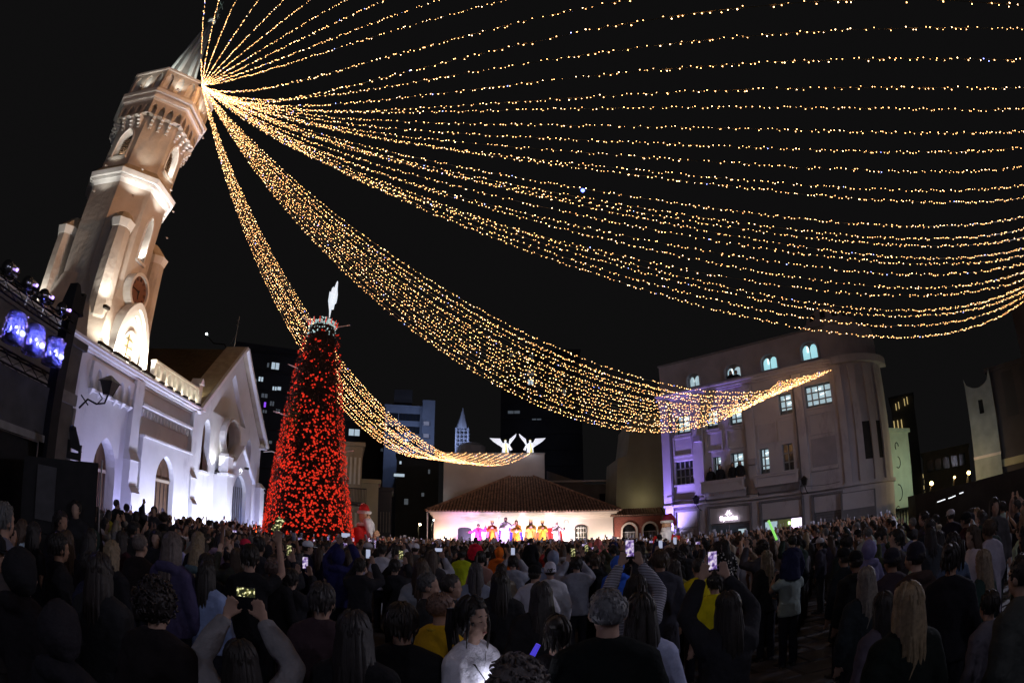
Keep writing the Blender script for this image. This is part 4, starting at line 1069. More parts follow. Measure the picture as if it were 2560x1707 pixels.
# lilac floodlight at the left foot
f = empty('ground_floodlight', (8.6, 31.9, 0), DA_); tag(f, 'floodlight shining lilac up the left edge of the corner building', 'floodlight')
MB().box(-.16, .16, -.1, .1, .05, .28).build('housing', M['black'], f); MB().box(-.2, .2, -.03, .03, 0, .12).build('foot', M['black'], f)
spot('lilac_beam', (0, 0, .32), (1.2, .75, 6.5), 4000, (.30, .16, 1), 62, 1.0, .12, f)
spot('lilac_beam', (-.1, 0, .32), (.75, .75, 3.2), 1500, (.62, .55, 1), 60, 1.0, .12, f)
b = MB(); b.box(-.1, .1, -.06, .06, 0, .16); 
# people at the windows and balconies

for x in (.62, 8.72):
    b = MB(); b.tube([(x, -.09, .1), (x, -.09, 3.25), (x, -.26, 3.38), (x, -.26, 3.5), (x, -.1, 3.7), (x, -.1, 9.8)], .045, 6); b.build('drainpipe', M['dynt'], dyn)
b = MB(); b.tube([(x_, -.23 - .02 * math.sin(x_ * 2), 3.62 + .06 * math.sin(x_ * 1.7)) for x_ in np.linspace(.2, 11, 24)], .012, 4); b.build('cable', M['black'], dyn)
for x, z in ((5.75, 5.2), (2.35, 7.0)):
    b = MB(); b.box(x, x + .42, -.5, -.17, z, z + .34); b.build('air_conditioner', M['dynr'], dyn)
# ------------------------------------------------------------------ buildings further off
def PP(az, d, z=0): return Vector((d * math.sin(R(az)), d * math.cos(R(az)), z))
def hz(el, d): return CAM_H + d * math.tan(R(el))
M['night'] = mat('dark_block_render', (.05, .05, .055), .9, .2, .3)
M['flatlit'] = mat('lit_flat_window', (.6, .7, .8), .8, .3, 2, emit=(.62, .78, .92), es=.4)
M['flatdim'] = mat('dim_flat_window', (.4, .45, .5), .8, .3, 2, emit=(.5, .6, .72), es=.06)
M['flatvio'] = mat('violet_flat_window', (.4, .2, .8), .8, .3, 2, emit=(.3, .08, 1), es=.6)
def block(name, az0, az1, el, d, depth, m, label, cat='building', d1=None, crown=None):
    """a building standing square to the line of sight; windows added by win()"""
    a, b_ = PP(az0, d), PP(az1, d1 or d)
    w_ = (b_ - a).length; rz = math.atan2(b_.y - a.y, b_.x - a.x)
    o = empty(name, a, rz); tag(o, label, cat)
    h = hz(el, d)
    MB().box(0, w_, 0, depth, 0, h).build('wall', m, o)
    MB().box(-.15, w_ + .15, -.12, depth, h + .002, h + .25).build('parapet', m, o)
    o['w'] = w_; o['h'] = h
    return o, w_, h, (a, rz)
def win(o, fr, az, el, d, w_, h_, m, mull=1):
    if m in (M['flatlit'], M['flatdim'], M['flatvio']): w_ *= .72; h_ *= .8
    a, rz = fr; u = Vector((math.cos(rz), math.sin(rz))); p = PP(az, 1); n = Vector((-u.y, u.x))
    k = (a.xy @ n) / (p.xy @ n); q = p.xy * k; x = (q - a.xy) @ u; z = CAM_H + k * math.tan(R(el))
    f = MB().plate(rect(x - w_ / 2 - .06, x + w_ / 2 + .06, z - h_ / 2 - .06, z + h_ / 2 + .06), [rect(x - w_ / 2, x + w_ / 2, z - h_ / 2, z + h_ / 2)], -.06, -.002).build('window', M['black'], o)
    MB().box(x - w_ / 2, x + w_ / 2, -.025, -.004, z - h_ / 2, z + h_ / 2).build('pane', m, f)
    for i in range(1, mull + 1):
        xx = x - w_ / 2 + w_ * i / (mull + 1)
        MB().box(xx - .05, xx + .05, -.05, -.027, z - h_ / 2, z + h_ / 2).build('glazing_bar', M['black'], f)
    return f
D_ = 75
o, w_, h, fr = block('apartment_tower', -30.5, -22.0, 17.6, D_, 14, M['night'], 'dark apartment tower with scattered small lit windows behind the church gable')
for az, el, ww, hh, m in ((-25.7, 15.9, 1.5, 1.2, 'flatlit'), (-26.5, 15.9, .4, .8, 'flatdim'), (-27.1, 14.4, .9, .8, 'flatlit'), (-28.3, 14.1, .8, .5, 'flatdim'), (-27.7, 14.2, .7, .5, 'flatdim'), (-25.5, 13.6, .8, .8, 'flatlit'), (-25.0, 13.7, .7, .6, 'flatlit'), (-26.5, 12.8, 1.2, .7, 'flatdim'), (-25.6, 12.1, .8, .8, 'flatdim'), (-26.35, 11.9, .4, .9, 'flatvio'), (-27.1, 11.3, .5, .9, 'flatdim'), (-26.3, 11.3, .8, .8, 'flatdim'), (-24.9, 11.4, .8, .6, 'flatlit'), (-27.9, 12.9, .4, .3, 'flatdim'), (-28.5, 16.0, .5, .4, 'flatdim'), (-26.8, 9.6, .7, .5, 'flatdim'), (-25.4, 8.2, .6, .5, 'flatdim')):
    win(o, fr, az, el, D_, ww, hh, M[m], 1 if ww > .7 else 0)
# floors as thin slabs so the tower is not one blank plane
for k in range(9): MB().box(0, w_, -.35, -.01, 4 + k * 2.6, 4.18 + k * 2.6).build('floor_slab', M['night'], o)
o, w_, h, fr = block('office_block', -13.4, -9.5, 12.9, 70, 10, mat('blue_grey_office', (.20, .24, .32), .9, .1, 1), 'blue-grey office block with long dark window bands above the light strings')
for el in (11.9, 10.6, 9.3):
    for az in (-12.6, -11.4, -10.3): win(o, fr, az, el, 70, 1.25, .8, M['glassdark'], 2)
MB().box(w_, w_ + 1.6, -.5, 8, 0, h + 1.0).build('stair_tower', mat('blue_grey_stair', (.17, .2, .26), .9, .1, 1), o)
for k in range(7): MB().box(w_ + .2, w_ + .9, -.9, -.51, 6 + k * 1.6, 6.5 + k * 1.6).build('balcony', M['greywall'], o)
MB().box(1.0, 3.4, 1, 6, h, h + 2.6).build('roof_box', M['night'], o)
point('yard_lamp', (w_ * .6, -6, h - 3), 260, (.5, .62, 1), .3, o)
o, w_, h, fr = block('dark_tower_block', -17.5, -11.5, 11.0, 80, 12, M['night'], 'almost black tower block with one bright window right of the tree')
for az, el, ww, hh, m in ((-16.6, 10.0, 2.2, 1.2, 'flatlit'), (-13.6, 8.4, .4, .6, 'flatdim'), (-12.6, 7.4, .8, .3, 'flatdim')): win(o, fr, az, el, 80, ww, hh, M[m], 1)
o, w_, h, fr = block('dark_street_block', -12.0, -7.6, 7.9, 60, 10, M['night'], 'dark block with a pair of lit windows left of the blank wall')
for az, el, ww, hh, m in ((-11.7, 5.9, 1.6, .4, 'flatlit'), (-11.6, 7.2, .3, .4, 'flatlit'), (-8.6, 6.4, .3, .6, 'flatdim'), (-10.9, 3.2, .6, .8, 'flatdim'), (-9.2, 4.0, .4, .5, 'flatdim')): win(o, fr, az, el, 60, ww, hh, M[m], 0)
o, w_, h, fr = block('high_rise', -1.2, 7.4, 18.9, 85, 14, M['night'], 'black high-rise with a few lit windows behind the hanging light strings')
for az, el, ww, hh, m in ((0, 18.5, .9, .9, 'flatdim'), (2.1, 18.4, .9, .9, 'flatdim'), (2.0, 16.8, 1.4, 1.2, 'flatdim'), (2.0, 15.8, 1.2, 1.1, 'flatlit'), (4.9, 15.1, .8, .8, 'flatdim'), (5.6, 14.7, .6, 1.2, 'flatdim'), (.2, 12.7, 2.6, .6, 'flatdim'), (2.6, 12.0, 2.0, .5, 'flatdim'), (4.0, 13.0, .4, 1, 'flatdim')): win(o, fr, az, el, 85, ww, hh, M[m], 1)
for k in range(11): MB().box(0, w_, -.3, -.01, 5 + k * 2.5, 5.15 + k * 2.5).build('floor_slab', M['night'], o)
# blue floodlit steeple with open framework, and a domed roof beside it
s_ = empty('steeple', PP(-5.2, 68)); tag(s_, 'thin pointed steeple floodlit blue with an open lattice base', 'steeple')
sm = mat('steeple_blue_grey', (.35, .38, .45), .9, .1, 1)
b = MB()
hb = hz(9.0, 68); ht_ = hz(10.9, 68); tp = hz(13.1, 68)
for sx in (-1, 1):
    for sy in (-1, 1): b.tube([(sx * .75, sy * .75, 2), (sx * .75, sy * .75, ht_)], .1, 5)
for z in np.arange(hb, ht_, .5):
    for a, c in (((-1, -1), (1, -1)), ((1, -1), (1, 1)), ((1, 1), (-1, 1)), ((-1, 1), (-1, -1))): b.tube([(a[0] * .75, a[1] * .75, z), (c[0] * .75, c[1] * .75, z)], .06, 4)
for x in (-.25, .25): b.tube([(x, -.75, hb - 2), (x, -.75, ht_)], .05, 4)
b.build('lattice', sm, s_, kind='stuff')
MB().lathe([(.85, ht_), (.7, ht_ + .5), (.35, tp - 1.2), (.02, tp)], 8).build('spire', sm, s_)
point('steeple_lamp', (0, -3.2, hb + .5), 260, (.5, .6, 1), .3, s_)
dm = empty('domed_hall', PP(-4.2, 60)); tag(dm, 'low hall with a rounded roof to the left of the angels', 'building')
MB().lathe([(1.6, 0), (1.6, hz(8.7, 60)), (1.5, hz(9.1, 60)), (1.0, hz(9.4, 60)), (.3, hz(9.55, 60))], 16).build('hall', M['greywall'], dm)
# tan old house with shutters right of the tree, darker house beside it
o, w_, h, fr = block('tan_old_house', -18.6, -15.6, 8.6, 34, 7, mat('tan_wall', (.26, .22, .15), .9, .15, 1), 'tan old house with pale tall shutters just right of the tree')
shm = mat('pale_shutter', (.46, .43, .34), .8, .1, 3)
for k in range(4): MB().box(w_ * .42 + k * .27, w_ * .42 + k * .27 + .13, -.05, -.004, 4.75, 6.4).build('shutter', shm, o)
for k in range(3): MB().box(w_ * .5 + k * .27, w_ * .5 + k * .27 + .13, -.05, -.004, .4, 3.0).build('shutter', shm, o)
b = MB(); b.box(w_ * .4, w_ + .3, -.9, -.01, 3.5, 3.62); b.build('balcony_floor', M['iron'], o)
b = MB(); b.box(w_ * .4, w_ + .3, -.92, -.86, 4.4, 4.46)
for k in range(16): b.tube([(w_ * .4 + k * .09, -.89, 3.6), (w_ * .4 + k * .09, -.89, 4.42)], .012, 4)
b.build('balcony_railing', M['iron'], o, kind='stuff')
o2, w2, h2, fr2 = block('plain_tan_house', -15.58, -13.8, 4.9, 35, 6, mat('plain_tan_wall', (.32, .29, .2), .9, .1, 1), 'plain tan house end wall behind the red bearded figure')
o3, w3, h3, fr3 = block('shuttered_grey_house', -13.78, -12.4, 4.2, 38, 6, M['night'], 'dim grey house with narrow shutters behind the outstretched hand')
for k in range(4): MB().box(.15 + k * .2, .22 + k * .2, -.05, -.004, 1.9, 3.3).build('shutter', mat('dim_shutter', (.16, .15, .13), .8), o3)
point('house_glow', (0, 0, 0), 1, (1, .9, .7), .1).location = PP(-15.5, 27, 4.2)
bpy.data.objects['house_glow'].data.energy = 60
bpy.data.objects['house_glow'].data.color = (1, .86, .6)
# far street lamps seen low between the blocks
def street_lamp(az, d, el, col, es, pw, label, r=.14, grp=None):
    p = PP(az, d); z = hz(el, d)
    t = empty('street_lamp', p); tag(t, label, 'street lamp', grp)
    MB().tube([(0, 0, 0), (0, 0, z - .25), (.12, 0, z - .05)], [.06, .045, .03], 6).build('post', M['iron'], t)
    MB().ball((.14, 0, z), r, 10, 7).build('lamp_globe', mat('lamp_globe', (1, .9, .7), .4, 0, emit=col, es=es), t)
    point('lamp_light', (.14, -.3, z), pw, col, .15, t)
    return t
street_lamp(-9.6, 46, .9, (1, .8, .45), 5, 90, 'tiny warm street lamp low between the blocks left of the cream house', .1)
street_lamp(-8.2, 44, 1.4, (.8, .95, 1), 5, 30, 'tiny white street lamp beside the drainpipe of the cream house', .07)
# ---- right side
o, w_, h, fr = block('graffiti_wall_building', 40.0, 42.1, 7.2, 36, 9, mat('pale_green_lit_wall', (.42, .50, .42), .9, .12, 1.2, .2, 8), 'narrow pale green-lit house side with graffiti past the rounded corner', d1=38)
b = MB()
for (x, z, r, a0, a1) in ((.75, 4.6, .3, -2.2, 1.4), (.6, 2.7, .42, -1.6, 1.7), (.8, 5.6, .2, 0, 4), (.4, 1.5, .3, 1, 4.5)):
    b.tube([(x + r * math.cos(a0 + (a1 - a0) * i / 10), -.012, z + r * 1.2 * math.sin(a0 + (a1 - a0) * i / 10)) for i in range(11)], .035, 4)
b.build('graffiti', M['black'], o, kind='stuff')
b = MB(); b.box(-.2, w_ + .2, -.5, -.1, 1.55, 1.72); b.build('gallery', M['iron'], o)
for k in range(5): MB().box(.05 + k * .36, .12 + k * .36, -.4, -.34, 0, 1.55).build('post', M['iron'], o)
point('green_lamp', (w_ * .5, -3.2, 3.6), 95, (.75, 1, .75), .3, o)
o, w_, h, fr = block('gold_lit_tower', 40.6, 43.2, 10.3, 62, 6, M['night'], 'distant dark tower with golden lit columns at its top')
gm = mat('gold_lit_column', (.8, .6, .2), .6, 0, emit=(1, .75, .3), es=.35)
for k in (0, 1, 3, 4): MB().box(.6 + k * .36, .68 + k * .36, -.3, -.1, h - 1.3 + .1 * k, h - .6 + .12 * k).build('column', gm, o)
for k in range(3): MB().box(.1 + k * .45, .2 + k * .45, -.3, -.1, h - 3.4, h - 2.4).build('column', gm, o)
for k in range(5): MB().box(w_ + .1 + .1 * (k % 2), w_ + .16 + .1 * (k % 2), -.3, -.1, 4.3 - k * .6, 4.7 - k * .6).build('lit_slot', gm, o)
o, w_, h, fr = block('dark_row_houses', 43.4, 48.6, 4.3, 55, 8, mat('dim_brown_wall', (.13, .11, .09), .9, .2, 1), 'dim brown row of houses behind the street lamps')
for k in range(5): win(o, fr, 44.2 + k * .9, 3.2, 55, .6, 1.0, M['glassdark'], 0)
# white slab front with a scooped top
o = empty('scooped_white_front', PP(49.15, 33), -R(50.5)); tag(o, 'tall narrow white house front with a scooped pointed top', 'building')
tz = hz(10.0, 33); ww = 1.75
pts = [(0, 0), (ww, 0), (ww, tz + .65)] + [(ww - .25 - (ww - .35) * i / 8, tz + .3 * abs(1 - i / 4) ** 2 - .3) for i in range(9)] + [(0, tz + .35)]
MB().plate(pts, [rect(.72, 1.02, tz - 1.75, tz - .95)], 0, 1.2).build('front', mat('pale_blue_white_wall', (.24, .28, .29), .9, .2, 1.5, .2, 8, stain=((.3, .34, .36), 1.0, .58)), o)
MB().box(.7, 1.04, .3, .34, tz - 1.8, tz - .9).build('dark_slot', M['black'], o)
MB().box(-.02, ww + .02, -.1, -.002, 3.6, 3.75).build('ledge', M['greywall'], o)
point('front_lamp', (ww * .3, -3, 4.2), 25, (.72, .9, 1), .3, o)
o, w_, h, fr = block('brown_street_house', 51.95, 58.5, 10.6, 33.4, 9, mat('brown_grey_wall', (.07, .062, .065), .9, .2, .8), 'large dim brown-grey house at the right edge with a lit ground floor strip')
MB().box(.1, 5, -.14, -.004, 2.9, 3.3).build('lit_band', mat('yellow_lit_band', (.4, .38, .25), .9, .2, 2), o)
point('band_lamp', (2.8, -1.2, 3.6), 12, (1, .95, .5), .1, o)
for k in range(3): MB().box(.9 + k * 1.3, 1.7 + k * 1.3, -.03, -.004, 5.5, 8).build('blind_window', M['night'], o)
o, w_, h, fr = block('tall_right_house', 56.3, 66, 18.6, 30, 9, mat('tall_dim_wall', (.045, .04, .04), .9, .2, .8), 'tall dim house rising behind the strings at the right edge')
street_lamp(44.0, 34, 1.5, (1, .62, .2), 5, 40, 'bright warm street lamp above the dark bank, left of three', .13, 'street lamps above the bank')
street_lamp(46.6, 34, 1.65, (1, .5, .15), 4, 40, 'smaller warm street lamp above the dark bank, middle of three', .08, 'street lamps above the bank')
street_lamp(48.2, 31, 1.8, (1, .65, .25), 5, 60, 'bright warm street lamp beside the white scooped front, right of three', .11, 'street lamps above the bank')
# bank with LED strips
bank = empty('sloping_bank', (0, 0, 0)); tag(bank, 'dark sloping bank wall with short white LED strips along it', 'wall')
p0, p1, p2 = PP(42.3, 30), PP(48.5, 26), PP(60, 22)
b = MB(); b.hull([(p0.x, p0.y, 0), (p1.x, p1.y, 0), (p2.x, p2.y, 0), (p2.x + 2, p2.y + 2.4, 0), (p1.x + 1.6, p1.y + 2.4, 0), (p0.x + 1.2, p0.y + 2, 0)], [(p0.x, p0.y, 2.3), (p1.x, p1.y, 2.35), (p2.x, p2.y, 2.45), (p2.x + 2, p2.y + 2.4, 2.4), (p1.x + 1.6, p1.y + 2.4, 2.35), (p0.x + 1.2, p0.y + 2, 2.3)])
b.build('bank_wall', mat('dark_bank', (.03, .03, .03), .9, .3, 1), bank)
led = mat('led_strip', (1, 1, 1), .4, 0, emit=(.9, .95, 1), es=.7)
for a0, a1, e0, e1 in ((44.7, 45.1, -.4, -.34), (45.15, 45.55, -.33, -.27), (45.95, 46.35, -.25, -.2), (46.4, 46.7, -.18, -.12), (47.2, 47.6, 0, .06)):
    q0 = PP(a0, 25.5, hz(e0, 25.5)); q1 = PP(a1, 25.3, hz(e1, 25.3))
    MB().tube([q0, q1], .025, 5).build('led_strip', led, bank)

# added fill lamps out of view: tall posts behind and beside, a warm floodlight on the tower
def fill_lamp(x, y, z, col, pw, label, r=.35, aim=None):
    t = empty('fill_lamp', (x, y, 0)); tag(t, label, 'street lamp')
    MB().tube([(0, 0, 0), (0, 0, z * .5), (0, 0, z - .3)], [.11, .08, .06], 8).build('post', M['iron'], t)
    MB().box(-.5, .5, -.06, .06, z - .3, z - .2).build('arm', M['iron'], t)
    for s_ in (-1, 1):
        MB().ball((s_ * .45, 0, z), .17, 10, 7).build('lamp_globe', mat('fill_globe', (1, 1, 1), .4, 0, emit=col, es=6), t)
    if aim: spot('lamp_light', (0, 0, z - .1), Vector(aim) - Vector((x, y, 0)), pw, col, 138, .6, r, t)
    else: point('lamp_light', (0, 0, z + .35), pw, col, r, t)
fill_lamp(9, -9, 8.5, (.74, .76, 1), 430, 'added tall twin globe lamp post behind the viewer, right of centre')
fill_lamp(-5.5, -8, 8.0, (.74, .76, 1), 240, 'added tall twin globe lamp post behind the viewer, left of centre')
fill_lamp(19.5, 9.5, 7.5, (.76, .77, 1), 2300, 'added tall twin globe lamp post beyond the right edge', aim=(1, 17, 0))
rf_ = empty('added_floodlight', (27, 12, 0)); tag(rf_, 'added warm floodlight on an unseen mast aimed across the square at the tower', 'floodlight')  # added to warm the plaza side of the tower, unseen
MB().tube([(0, 0, 0), (0, 0, 12)], .12, 8).build('mast', M['iron'], rf_)
MB().box(-.3, .1, -.3, .3, 12, 12.5).build('housing', M['iron'], rf_)
spot('tower_beam', (-.5, 0, 12.3), Vector((-15.7, 14.6, 13.5)) - Vector((27, 12, 0)), 15000, (1, .44, .15), 24, .7, .3, rf_)
# ------------------------------------------------------------------ left edge: neighbour house, lighting rig, speaker stack, lantern
nb = empty('neighbour_house', church.location); nb.rotation_euler = church.rotation_euler
tag(nb, 'dim stone flank of the neighbouring house left of the church', 'building')
stone = mat('brown_grey_stone', (.13, .12, .115), .9, .3, 1.8, .5, 6, stain=((.3, .29, .28), 1.4, .68))
MB().box(-7, -1.3, -1.3, 4, 0, 5.75).build('flank_wall', stone, nb)
MB().box(-7.1, -1.2, -1.4, 4, 5.752, 5.95).build('coping', stone, nb)
MB().box(-7.05, -1.25, -1.38, -1.302, 4.25, 4.55).build('string_course', mat('pale_stone', (.26, .25, .24), .9, .2, 3), nb)
MB().box(-1.32, -1.2, -1.36, -1.302, .1, 4.2).build('quoin_strip', mat('pale_quoin', (.24, .23, .22), .9, .2, 3), nb)
# wall lantern on a curled bracket
ln = empty('wall_lantern', church.location); ln.rotation_euler = church.rotation_euler
tag(ln, 'black wrought iron lantern on a curled bracket at the corner of the dim house', 'lantern')
b = MB(); b.tube([(-1.15, -1.42, 4.25), (-.9, -1.5, 4.55), (-.6, -1.62, 4.5), (-.3, -1.7, 4.6), (-.22, -1.72, 4.85)], .03, 6); b.build('bracket', M['iron'], ln)
b = MB(); b.tube([(-1.15, -1.42, 4.6), (-.85, -1.5, 4.4)], .022, 5); b.tube([(-.55, -1.62, 4.52), (-.42, -1.68, 4.7), (-.55, -1.62, 4.82)], .02, 5); b.build('scroll', M['iron'], ln, kind='stuff')
b = MB(); b.hull([(-.32, -1.82, 4.85), (-.12, -1.82, 4.85), (-.12, -1.62, 4.85), (-.32, -1.62, 4.85)], [(-.44, -1.94, 5.2), (0, -1.94, 5.2), (0, -1.5, 5.2), (-.44, -1.5, 5.2)])
lb = b.build('lantern_glass', mat('smoked_lantern_glass', (.06, .055, .05), .3, .2, 5), ln)
b = MB()
for (x, y) in ((-.44, -1.94), (0, -1.94), (0, -1.5), (-.44, -1.5)):
    b.tube([(-.22 + (x + .22) * .46, -1.72 + (y + 1.72) * .46, 4.84), (x, y, 5.21)], .018, 4)
b.build('lantern_cage', M['iron'], ln)
MB().hull([(-.5, -2.0, 5.205), (.06, -2.0, 5.205), (.06, -1.44, 5.205), (-.5, -1.44, 5.205)], [(-.26, -1.76, 5.4), (-.18, -1.76, 5.4), (-.18, -1.68, 5.4), (-.26, -1.68, 5.4)]).build('lantern_roof', M['iron'], ln)
# lighting rig
rig = empty('lighting_rig', (-7.4, 4.6, 0), R(96)); tag(rig, 'black lighting rig with mast, truss and hanging drapes at the left edge', 'lighting rig')
# local x runs away from the camera along the rig (left to right in the picture), local y points away from the square
def tr(nm, x0, x1, y, z, s=.2, m=None):
    b = MB()
    cs = [(y - s / 2, z - s / 2), (y + s / 2, z - s / 2), (y + s / 2, z + s / 2), (y - s / 2, z + s / 2)]
    for (yy, zz) in cs: b.tube([(x0, yy, zz), (x1, yy, zz)], .02, 5)
    n_ = int((x1 - x0) / .35)
    for i in range(n_):
        xa = x0 + (x1 - x0) * i / n_; xb = x0 + (x1 - x0) * (i + 1) / n_
        for k in range(4):
            a, c = cs[k], cs[(k + 1) % 4]
            b.tube([(xa, *a), (xb, *c)], .01, 3)
    return b.build(nm, m or M['iron'], rig, kind='stuff')
tr('truss', -3.5, 1.9, 0, 4.72)
tr('lower_truss', -3.5, 1.9, .25, 3.78)
MB().box(1.78, 2.02, -.1, .14, 0, 5.35).build('mast', M['black'], rig)
b = MB(); b.hull([(1.7, -.16, 5.0), (2.1, -.16, 5.0), (2.1, .2, 5.0), (1.7, .2, 5.0)], [(1.74, -.1, 5.5), (1.84, -.1, 5.5), (1.84, .1, 5.5), (1.74, .1, 5.5)]); b.hull([(1.95, -.1, 5.0), (2.12, -.1, 5.0), (2.12, .1, 5.0), (1.95, .1, 5.0)], [(2.02, -.1, 5.42), (2.1, -.1, 5.42), (2.1, .1, 5.42), (2.02, .1, 5.42)]); b.build('mast_head', M['black'], rig, kind='stuff')
MB().box(-3.5, 1.77, .05, .6, 2.75, 3.62).build('grey_drape', mat('grey_drape', (.07, .07, .075), .9, .3, 2, .6, 4), rig)
MB().box(-3.5, 1.76, -.02, .04, 2.70, 2.82).build('rail', mat('pale_rail', (.2, .2, .2), .6, .3, 3), rig)
MB().box(-3.5, 1.76, .15, .7, 0, 2.69).build('black_drape', M['black'], rig)
# par cans on the truss
chrome = mat('polished_can', (.55, .55, .6), .18, .1, 6, metal=1)
viol = mat('violet_glow', (.4, .2, 1), .4, 0, emit=(.45, .3, 1), es=2.2)
for i, x in enumerate((-.05, .52, 1.0, 1.55)):
    p = rig.location + Matrix.Rotation(R(96), 3, 'Z') @ Vector((x, -.12, 4.9))
    c = empty('par_lamp', p, R(96)); tag(c, 'silver can spotlight with violet glints on the left rig, %s from the picture edge' % ORD[i], 'spotlight', 'can spotlights on the left rig')
    MB().lathe([(.05, -.2), (.1, -.16), (.105, .14), (.12, .15), (.12, .17)], 14).build('can', chrome, c, True).rotation_euler = (R(100), 0, R(-70))
    h = MB(); h.tube([(.13 * math.cos(t), 0, -.14 * math.sin(t) - .02) for t in np.linspace(0, pi, 9)], .012, 5); h.build('yoke', chrome, c)
    g = MB(); g.ball((.05, -.1, .02), .03, 6, 4); g.build('gel', viol, c)
    g = MB(); g.tube([(0, .02, -.16), (0, .02, -.32)], .012, 4); g.build('hook', chrome, c)
# three moving lights under clear rain domes glowing blue
dome = bpy.data.materials.new('clear_rain_dome'); dome.use_nodes = True
nt = dome.node_tree; nt.nodes.clear(); N = nt.nodes
tr_ = N.new('ShaderNodeBsdfTransparent'); tr_.inputs[0].default_value = (.75, .75, 1, 1); gl = N.new('ShaderNodeBsdfGlossy'); gl.inputs['Roughness'].default_value = .15; gl.inputs[0].default_value = (.7, .72, 1, 1)
df = N.new('ShaderNodeBsdfTranslucent'); df.inputs[0].default_value = (.45, .5, 1, 1)
lw = N.new('ShaderNodeLayerWeight'); lw.inputs[0].default_value = .35; mx = N.new('ShaderNodeMixShader'); m2 = N.new('ShaderNodeMixShader'); m2.inputs[0].default_value = .3; ou = N.new('ShaderNodeOutputMaterial')
nt.links.new(tr_.outputs[0], m2.inputs[1]); nt.links.new(df.outputs[0], m2.inputs[2]); nt.links.new(lw.outputs['Facing'], mx.inputs[0]); nt.links.new(m2.outputs[0], mx.inputs[1]); nt.links.new(gl.outputs[0], mx.inputs[2]); nt.links.new(mx.outputs[0], ou.inputs[0])
bl = mat('blue_led_face', (.2, .2, 1), .4, 0, emit=(.35, .42, 1), es=5)
for i, x in enumerate((.28, .82, 1.38)):
    p = rig.location + Matrix.Rotation(R(96), 3, 'Z') @ Vector((x, -.25, 3.92))
    c = empty('moving_head_lamp', p, R(96)); tag(c, 'moving stage lamp glowing blue under a clear rain dome, %s from the picture edge' % ORD[i], 'stage lamp', 'rain covered lamps on the left rig')
    MB().lathe([(.20, -.02), (.2, .18), (.19, .36), (.16, .43), (.04, .46)], 18).build('rain_dome', dome, c, True)
    MB().box(-.1, .1, -.1, .1, 0, .12).build('base', M['black'], c)
    b = MB(); b.tube([(-.1, 0, .1), (-.11, 0, .3)], .02, 5); b.tube([(.1, 0, .1), (.11, 0, .3)], .02, 5); b.ball((0, 0, .28), .085, 10, 7); b.build('head', M['steel'], c)
    MB().ball((.13, -.1, .16), .05, 8, 6).build('led_face', bl, c)
    b = MB()
    for k in range(26):
        a = rnd.uniform(0, 6.28); b.ball((.2 * math.cos(a), .2 * math.sin(a), rnd.uniform(.02, .42)), rnd.uniform(.004, .012), 5, 3)
    b.build('rain_drops', viol, c, kind='stuff')  # drops given a glow of their own, glints painted on the dome
    point('blue_light', (.02, -.05, .2), 5, (.25, .25, 1), .03, c)
# speaker stack with a moving head on top, thin pole
spk = empty('speaker_stack', PP(-47.4, 9.2), -R(-42)); spk.rotation_euler = (0, 0, R(46)); tag(spk, 'large black speaker stack in front of the first church door', 'speaker')
b = MB(); b.box(-.72, .62, -.4, .4, 0, 1.3); b.build('bass_cabinet', M['black'], spk)
b = MB(); b.hull([(-.7, -.38, 1.31), (.6, -.38, 1.31), (.6, .38, 1.31), (-.7, .38, 1.31)], [(-.7, -.38, 2.38), (.58, -.38, 2.5), (.58, .38, 2.5), (-.7, .38, 2.38)]); b.build('top_cabinet', M['black'], spk)
b = MB(); b.box(-.45, -.12, -.403, -.39, 1.5, 2.3); b.build('grille', mat('grey_grille', (.06, .06, .065), .6, .3, 4), spk)
MB().tube([(.66, -.42, 0), (.64, -.42, 2.55)], .014, 6).build('pole', M['steel'], spk)
mh = empty('moving_head_lamp', PP(-46.5, 9.2, 2.54), R(46)); tag(mh, 'black moving head lamp tilted up on top of the speaker stack', 'stage lamp')
b = MB(); b.box(-.13, .13, -.12, .12, -.04, .06); b.build('base', M['black'], mh)
b = MB(); b.tube([(-.1, 0, .05), (-.11, 0, .25)], .03, 6); b.tube([(.1, 0, .05), (.1, 0, .2)], .03, 6); b.build('yoke', M['black'], mh, kind='stuff')
b = MB(); b.hull([(-.08, -.08, .12), (.12, -.08, .08), (.14, .08, .1), (-.06, .08, .14)], [(-.14, -.06, .42), (-.02, -.06, .46), (-.02, .06, .46), (-.14, .06, .42)]); b.build('head', M['black'], mh)
MB().ball((-.08, -.02, .42), .06, 8, 6).build('lens', M['glassdark'], mh)
# ------------------------------------------------------------------ people: body, clothing and hair meshes shared between copies
M['skin'] = mat('skin', (.4, .25, .18), .55, .08, 12, .1, 60, objcol=True)
M['cloth'] = mat('cloth', (.1, .1, .1), .92, .22, 7, .5, 22, objcol=True, spec=.15)
M['hair'] = mat('hair', (.02, .015, .012), .5, .3, 35, .4, 90, objcol=True, spec=.45)
M['shoe'] = mat('shoe_leather', (.03, .03, .03), .5, .2, 8)
# streaks in the hair
nt = M['hair'].node_tree; wv = nt.nodes.new('ShaderNodeTexNoise'); mp = nt.nodes.new('ShaderNodeMapping'); mp.inputs['Scale'].default_value = (60, 60, 5); wv.inputs['Scale'].default_value = 3
tcn = [n for n in nt.nodes if n.type == 'TEX_COORD'][0]; bpn = [n for n in nt.nodes if n.type == 'BUMP'][0]
nt.links.new(tcn.outputs['Object'], mp.inputs[0]); nt.links.new(mp.outputs[0], wv.inputs['Vector']); nt.links.new(wv.outputs[0], bpn.inputs['Height']); bpn.inputs['Distance'].default_value = .012

